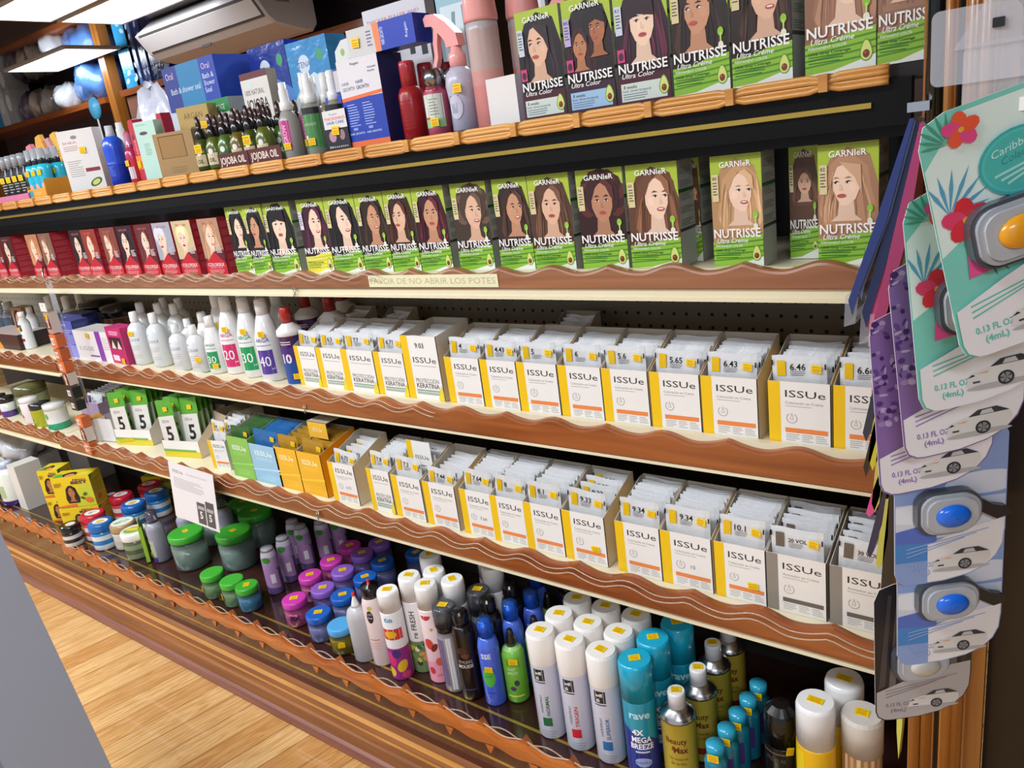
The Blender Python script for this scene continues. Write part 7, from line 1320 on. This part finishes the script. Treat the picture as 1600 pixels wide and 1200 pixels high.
for i, (x0p, y0p, x1p, y1p, th, c, lb, dp) in enumerate(FAN):
    y = 1.0+.003*(i % 4) if i < 6 else .97; a, b = P(x0p, y0p, y=y), P(x1p, y1p, y=y)
    mb = MB(); dx = b.x-a.x; H = a.z-b.z
    pts = [(-th*.4, 0), (th*.6, 0), (dx*.5+th*1.6, -H*.5), (dx+th*1.5, -H*.9), (dx+th*.2, -H), (dx-th*.8, -H*.92), (dx*.5-th, -H*.5)]
    mb.prism(pts, 0, min(dp, .062), c, 'plastic')
    o = mb.build('hanging_packet', None, (a.x, y, a.z)); tag(o, lb, 'packet', 'packets hanging edge on at the right end')
    if i in (0, 3, 4): m = MB(); m.prism([(dx-th*1.6, -H*.9), (dx+th*1.8, -H*.9), (dx+th, -H*1.05), (dx-th*2.0, -H*1.07)], .001, .060, '#c9a4b4' if i else '#b4a4a8', 'clear_film'); m.build('clear_end', o)
# ================================================================== CAR AIR FRESHENER CARDS
def rr_(w, h, r, n=6, x=0, y=0, rs=None):
    rs = rs or (r, r, r, r); out = []
    for (cx, cy, a0), q in zip(((w-rs[0], rs[0], -90), (w-rs[1], h-rs[1], 0), (rs[2], h-rs[2], 90), (rs[3], rs[3], 180)), rs):
        for i in range(n+1): a = R(a0+90*i/n); out.append((x+cx+q*math.cos(a), y+cy+q*math.sin(a)))
    return out
def flower(cv, x, y, s, c1, c2):
    for k in range(5): a = R(90+72*k); cv.ell(x+math.cos(a)*s*.5, y+math.sin(a)*s*.5, s*.52, s*.4, c1 if k % 2 else c2, 90+72*k, 10)
    cv.ell(x, y, s*.16, s*.16, '#e8a83a', n=8)
def leaf(cv, x, y, s, rot, c):
    for k in range(7):
        a = R(rot-54+18*k); q = s*(1-.08*abs(k-3)); nx, ny = -math.sin(a)*s*.04, math.cos(a)*s*.04
        cv.pg([(x, y), (x+math.cos(a)*q*.6+nx, y+math.sin(a)*q*.6+ny), (x+math.cos(a)*q, y+math.sin(a)*q), (x+math.cos(a)*q*.6-nx, y+math.sin(a)*q*.6-ny)], c)
def car(cv, x, y, s):
    cv.ell(x+s*.5, y+s*.03, s*.5, s*.05, '#b4b2b4'); cv.pg([(x, y+s*.08), (x+s*.92, y+s*.08), (x+s*1.0, y+s*.2), (x+s*.98, y+s*.32), (x+s*.8, y+s*.36), (x+s*.3, y+s*.34), (x+s*.05, y+s*.27)], '#dcdad8')
    cv.pg([(x+s*.35, y+s*.34), (x+s*.5, y+s*.44), (x+s*.78, y+s*.45), (x+s*.97, y+s*.34)], '#3c3c42'); cv.pg([(x+s*.52, y+s*.35), (x+s*.56, y+s*.42), (x+s*.7, y+s*.43), (x+s*.74, y+s*.35)], '#c9c9cc')
    cv.pg([(x+s*.03, y+s*.22), (x+s*.1, y+s*.27), (x+s*.14, y+s*.24)], '#2a2a2e'); cv.pg([(x+s*.14, y+s*.27), (x+s*.34, y+s*.29), (x+s*.3, y+s*.26)], '#e8a27a'); cv.rect(x+s*.1, y+s*.12, x+s*.2, y+s*.15, '#4a4a4e')
    cv.ell(x+s*.56, y+s*.12, s*.115, s*.115, '#2c2c30', n=18); cv.ell(x+s*.56, y+s*.12, s*.085, s*.085, '#8a8a90', n=16)
    for k in range(5): a = R(72*k+20); cv.pg([(x+s*.56, y+s*.12), (x+s*.56+math.cos(a)*s*.085, y+s*.12+math.sin(a)*s*.085), (x+s*.56+math.cos(a+.3)*s*.085, y+s*.12+math.sin(a+.3)*s*.085)], '#3a3a3e')
CW, CH = .112, .205
CARD = [(.0, .016), (.003, .006), (.010, .001), (.018, 0), (.050, .001), (.075, .006), (.092, .014), (.104, .026), (.110, .040), (CW, .060), (CW, CH-.03), (CW-.009, CH-.009), (CW-.03, CH), (.022, CH), (.006, CH-.006), (0, CH-.022)]
def fresh(theme, px, py, y, rot, label, lens, dev=True):
    base, c1, txt = {'teal': ('#7fcfc0', '#dff0ea', '#6cc4b6'), 'purple': ('#8a6aa8', '#b49cc8', '#a07cc0'), 'blue': ('#8fa8dc', '#c9d4ee', '#9ab0e0'), 'black': ('#2c2628', '#5a5254', '#8a8488')}[theme]
    o = MB(); o.prism(CARD, 0, .0009, base, 'card', side='#e8e8ea')
    cv = CV(o, lift=.00006); cv.win = (.001, .001, CW-.001, CH-.001)
    S_ = [p for p in CARD]
    if theme == 'teal':
        cv.pg([(0, CH*.45), (CW*.5, CH*.62), (CW, CH*.5), (CW, CH*.9), (CW*.7, CH*.98), (CW*.3, CH*.98), (0, CH*.8)], c1)
        leaf(cv, .012, .125, .04, 60, '#5aa4c4'); leaf(cv, .03, .09, .035, -20, '#3a6a7c'); leaf(cv, .02, .18, .03, 120, '#4a9a7a'); leaf(cv, .09, .16, .03, 40, '#6ab8a8')
        flower(cv, .022, .118, .018, '#e0406a', '#d8303c'); flower(cv, .030, .188, .014, '#e04a88', '#e85a3a'); flower(cv, .092, .185, .011, '#d83a8a', '#e04a9a'); cv.pg([(.016, .07), (.034, .072), (.03, .09), (.018, .092)], '#e2559a')
        cv.ell(.066, .150, .030, .026, '#3ab0ac', n=26); cv.ell(.066, .150, .028, .024, '#58c2bc', n=26); cv.ell(.066, .150, .026, .022, '#4fb8b2', n=26); cv.text('Caribbean', .046, .157, .006, '#cfeeea', w=.036, shear=.3, rot=10); cv.text('Colada', .052, .150, .006, '#3a8f8c', w=.022, shear=.3, rot=10); [cv.pg([(.046+.004*q, .142-.004*q), (.086-.006*q, .149-.004*q), (.086-.006*q, .151-.004*q), (.046+.004*q, .144-.004*q)], '#a9e0da') for q in range(3)]; cv.text('30', .099, .172, .014, '#e6f4f2', w=.02, rot=8); cv.text('AUTO', .05, .108, .012, '#8a9a9c', w=.042, rot=6)
        cv.rect(.095, .165, CW, .2, '#3a9c98')
    elif theme == 'purple':
        rr = random.Random(5)
        for k in range(110): x = rr.gauss(.012, .018); yv = rr.choice([.095, .14, .18])+rr.gauss(0, .012); cv.ell(x, yv, rr.uniform(.002, .005), rr.uniform(.001, .004), rr.choice(['#5a3a7c', '#6a4a90', '#a486bc', '#c2aed2', '#4a2f6a']), rr.uniform(0, 180), 7); cv.l = .0001+.00001*(k % 20)
        cv.l = .0005
    elif theme == 'blue':
        cv.rect(0, CH*.28, CW, CH*.5, '#d4daea'); cv.ell(.02, .09, .03, .012, '#e8ecf4'); cv.ell(.09, .12, .04, .014, '#dfe4f2'); cv.rect(0, .03, CW*.38, .06, '#4a8ad0'); cv.pg([(0, .055), (CW*.38, .052), (CW*.38, .078), (0, .07)], '#5a74c8'); cv.ell(.02, .15, .03, .012, '#eef0f6')
    else:
        for k in range(9): cv.pg([(.004+.012*k, .05), (.012+.012*k, .055), (.02+.010*k, .19), (.016+.010*k, .19)], ('#4a4446', '#6a6264', '#3a3436')[k % 3])
    # white swoosh foot with the car, following the curved lower edge
    low = [(.0015, .016), (.004, .0075), (.011, .0025), (.018, .0015), (.050, .0025), (.075, .0075), (.092, .0155), (.103, .0275), (.109, .0415), (.1105, .062)]
    if theme == 'blue': low = [(CW*.3, .002)]+low[4:]
    cv.pg(low+([(CW-.0015, .080), (CW*.7, .076), (CW*.35, .062), (.0015, .046)] if theme != 'blue' else [(CW-.0015, .074), (CW*.6, .064), (CW*.3, .05)]), '#eceaee' if theme != 'black' else '#b9b4b6')
    [cv.pg([(.012, .046-.005*q), (.095-.012*q, .062-.004*q), (.095-.012*q, .0632-.004*q), (.012, .0475-.005*q)], txt) for q in range(3)]; cv.text('0.13 FL OZ', .012, .022, .0058, txt, w=.03, bold=.03); cv.text('(4mL)', .018, .013, .0058, txt, w=.018, bold=.03)
    car(cv, .038, .014, .060)
    ob = o.build('car_freshener_card'); p = P(px, py, y=y); ob.location = p; ob.rotation_euler = (0, R(-rot), R(36))
    ob.scale = (1.09, 1, 1)
    tag(ob, label, 'car air freshener', 'car air fresheners hanging on the clear strip')
    if dev:
        m = MB(); W_, H_2 = .064, .052; cx, cy = .050, .094 if theme != 'teal' else .100
        out = rr_(W_, H_2, .016, 7, cx-W_/2, cy-H_2/2, rs=(.024, .020, .018, .016)); m.prism(out, -.012, -.0015, '#4a4d55', 'plastic'); m.build('dark_rim', ob)
        m = MB(); o2 = rr_(W_*.9, H_2*.88, .014, 7, cx-W_*.45, cy-H_2*.44, rs=(.021, .017, .016, .014)); m.prism(o2, -.016, -.012, '#a9adb4', 'plastic'); o3 = [(cx+(q[0]-cx)*.86, cy+(q[1]-cy)*.84) for q in o2]; m.prism(o3, -.019, -.016, '#b4b8be', 'plastic'); m.build('silver_face', ob)
        m = MB(); pr = [(.017, -.0195), (.0165, -.022), (.013, -.0245), (.007, -.026), (.0005, -.0265)]; b0 = len(m.v); 
        for r, yv in pr:
            for i in range(24): a = 2*PI*i/24; m.v.append((cx+r*math.cos(a), yv, cy+r*.78*math.sin(a)))
        k = m.mi('plastic'); 
        for j in range(4):
            for i in range(24): i2 = (i+1) % 24; m.f.append((j*24+i, j*24+i2, (j+1)*24+i2, (j+1)*24+i)); m.c.append(lin(lens)); m.m.append(k); m.sm.append(True)
        m.build('scent_lens', ob)
        if theme in ('blue', 'teal'):
            m = MB(); m.prism([(cx+W_*.48, cy-.004), (cx+W_*.75, cy-.016), (cx+W_*.98, cy-.012), (cx+W_*.9, cy-.002), (cx+W_*.7, cy+.002), (cx+W_*.48, cy+.012)], -.010, -.002, '#23242a', 'plastic'); m.build('vent_clip', ob)
    return ob
A = fresh('teal', 1505, 567, .72, 13, 'topmost teal floral freshener card with an amber lens, nearest the camera', '#e09a1c'); sticker(A, (.10, -.002, .150), w=.024, h=.02, rot=10)
fresh('teal', 1438, 648, .765, 6, 'second teal floral freshener card, its lens half covered by the topmost', '#c9ccd2')
fresh('purple', 1415, 722, .80, 6, 'purple lavender freshener card just below the teal ones', '#9a7ac0', False)
fresh('purple', 1376, 778, .825, 4, 'lower purple lavender freshener card, directly above the blue ones', '#9a7ac0', False)
fresh('blue', 1398, 918, .85, 1, 'upper blue sky freshener card with a blue lens', '#1c6ae0')
fresh('blue', 1402, 1042, .875, 1, 'lower blue sky freshener card with a blue lens', '#1c6ae0')
fresh('black', 1368, 1128, .905, 1, 'black freshener card with a clear lens, lowest of the strip', '#c4c2ba')
t = thing('clip_strip', 'clear plastic hanging plate with metal swivel that carries the freshener cards', 'display strip', (0, 0, 0))
yc_ = .74; a = P(1453, 132, y=yc_); 
m = MB(); m.prism(rr_(.115, .056, .006, 4, x=a.x, y=a.z-.003), yc_, yc_+.0015, '#ffffff', 'clear_film'); m.build('wide_plate', t)
b_ = P(1560, 60, y=yc_); m = MB(); m.prism([(b_.x-.03, b_.z-.004), (b_.x+.03, b_.z-.004), (b_.x+.008, b_.z+.03), (b_.x+.003, b_.z+.04), (b_.x-.003, b_.z+.04), (b_.x-.008, b_.z+.03)], yc_-.001, yc_+.0, '#ffffff', 'clear_film'); m.build('hanger_tab', t)
m = MB(); m.tube([(b_.x, yc_, b_.z+.03), (b_.x, yc_-.003, b_.z+.055), (b_.x, yc_, b_.z+.11)], .0045, '#d9dadd', 'metal', 10); m.lathe([(.001, b_.z+.04, '#d9dadd'), (.008, b_.z+.045, '#d9dadd'), (.008, b_.z+.055, '#d9dadd'), (.001, b_.z+.06, '#d9dadd')], 12, 'metal', b_.x, yc_); m.build('swivel', t)
m = MB(); m.lathe([(.004, yc_-.003, '#1c1c20'), (.004, yc_-.0015, '#1c1c20')], 12, 'plastic', b_.x-.001, 0, axis='y') if False else m.box(b_.x-.004, b_.x+.004, yc_-.003, yc_-.0015, b_.z+.008, b_.z+.015, '#1c1c20', 'plastic'); m.build('rivet', t)
c_ = P(1500, 200, y=yc_); m = MB(); m.prism(rr_(.052, .062, .008, 4, x=c_.x, y=c_.z), yc_+.002, yc_+.003, '#ffffff', 'clear_film'); m.build('lower_tab', t)
m = MB(); m.box(c_.x+.004, c_.x+.015, yc_, yc_+.0018, c_.z+.008, c_.z+.018, '#efefef'); m.build('white_tape', t)
m = MB(); m.box(c_.x+.035, c_.x+.047, yc_, yc_+.0018, c_.z+.008, c_.z+.018, '#efefef'); m.build('white_tape', t)
# ================================================================== keep round goods from standing inside one another
def settle():
    bpy.context.view_layer.update()
    items = []
    for o in COL.objects:
        if o.parent or 'label' not in o or o.type != 'EMPTY': continue
        ks = [c for c in COL.objects if c.parent == o and c.type == 'MESH' and c.name.split('.')[0] in ('body', 'cap', 'lid')]
        if not ks: continue
        r = max(max(abs(v[0]) for v in c.bound_box) for c in ks)
        if r < .09 and abs(o.rotation_euler.x) < .01: items.append([o, r])
    fx_ = [(o, r) for o, r in items]
    for it in range(60):
        mv = 0
        for i in range(len(fx_)):
            a, ra = fx_[i]
            for j in range(i+1, len(fx_)):
                b, rb = fx_[j]
                if abs(a.location.z-b.location.z) > .02: continue
                dx, dy = b.location.x-a.location.x, b.location.y-a.location.y; d = math.hypot(dx, dy); need = ra+rb+.001
                if d < need:
                    mv += 1
                    if d < 1e-5: dx, dy, d = .001, 0, .001
                    g = (need-d); ux, uy = dx/d, dy/d
                    ka, kb = (.2, .8) if a.location.y < b.location.y else (.8, .2)
                    a.location.x -= ux*g*ka; b.location.x += ux*g*kb
                    a.location.y = max(a.location.y-uy*g*ka, 1.0+.055 if a.location.z < .5 else a.location.y-abs(uy)*g*.1); b.location.y += uy*g*kb
                    for q, rq in ((a, ra), (b, rb)): q.location.y = min(q.location.y, 1.497-rq) if q.location.z < 1.5 and q.location.z > .2 else q.location.y
        if not mv: break
settle()
for i, (px, py, w, h, c, c2, lb) in enumerate(((688, 60, .11, .32, '#a9cfdc', '#e6f4f8', 'pale blue stand-in card for a bright panel between the poster card and the pink bottles'), (798, 60, .10, .30, '#d4d8dc', '#f4f4f6', 'silver white stand-in card for a bright patch above the black haired carton'))):
    x = X_(px, py, 1.53); mb = MB(); mb.box(0, w, 0, .012, 0, h, c); cv = CV(mb); cv.rect(w*.1, h*.1, w*.9, h*.9, c2); cv.pg([(w*.2, h*.3), (w*.3, h*.3), (w*.5, h*.85), (w*.4, h*.85)], shade(c, .6)); cv.pg([(w*.7, h*.3), (w*.75, h*.3), (w*.72, h*.88), (w*.68, h*.88)], shade(c, .6))  # invented cards whose pale colour stands in for bright patches behind the goods
    tag(mb.build('bright_stand_in_card', None, (x, 1.53, Z1)), lb, 'stand-in card')
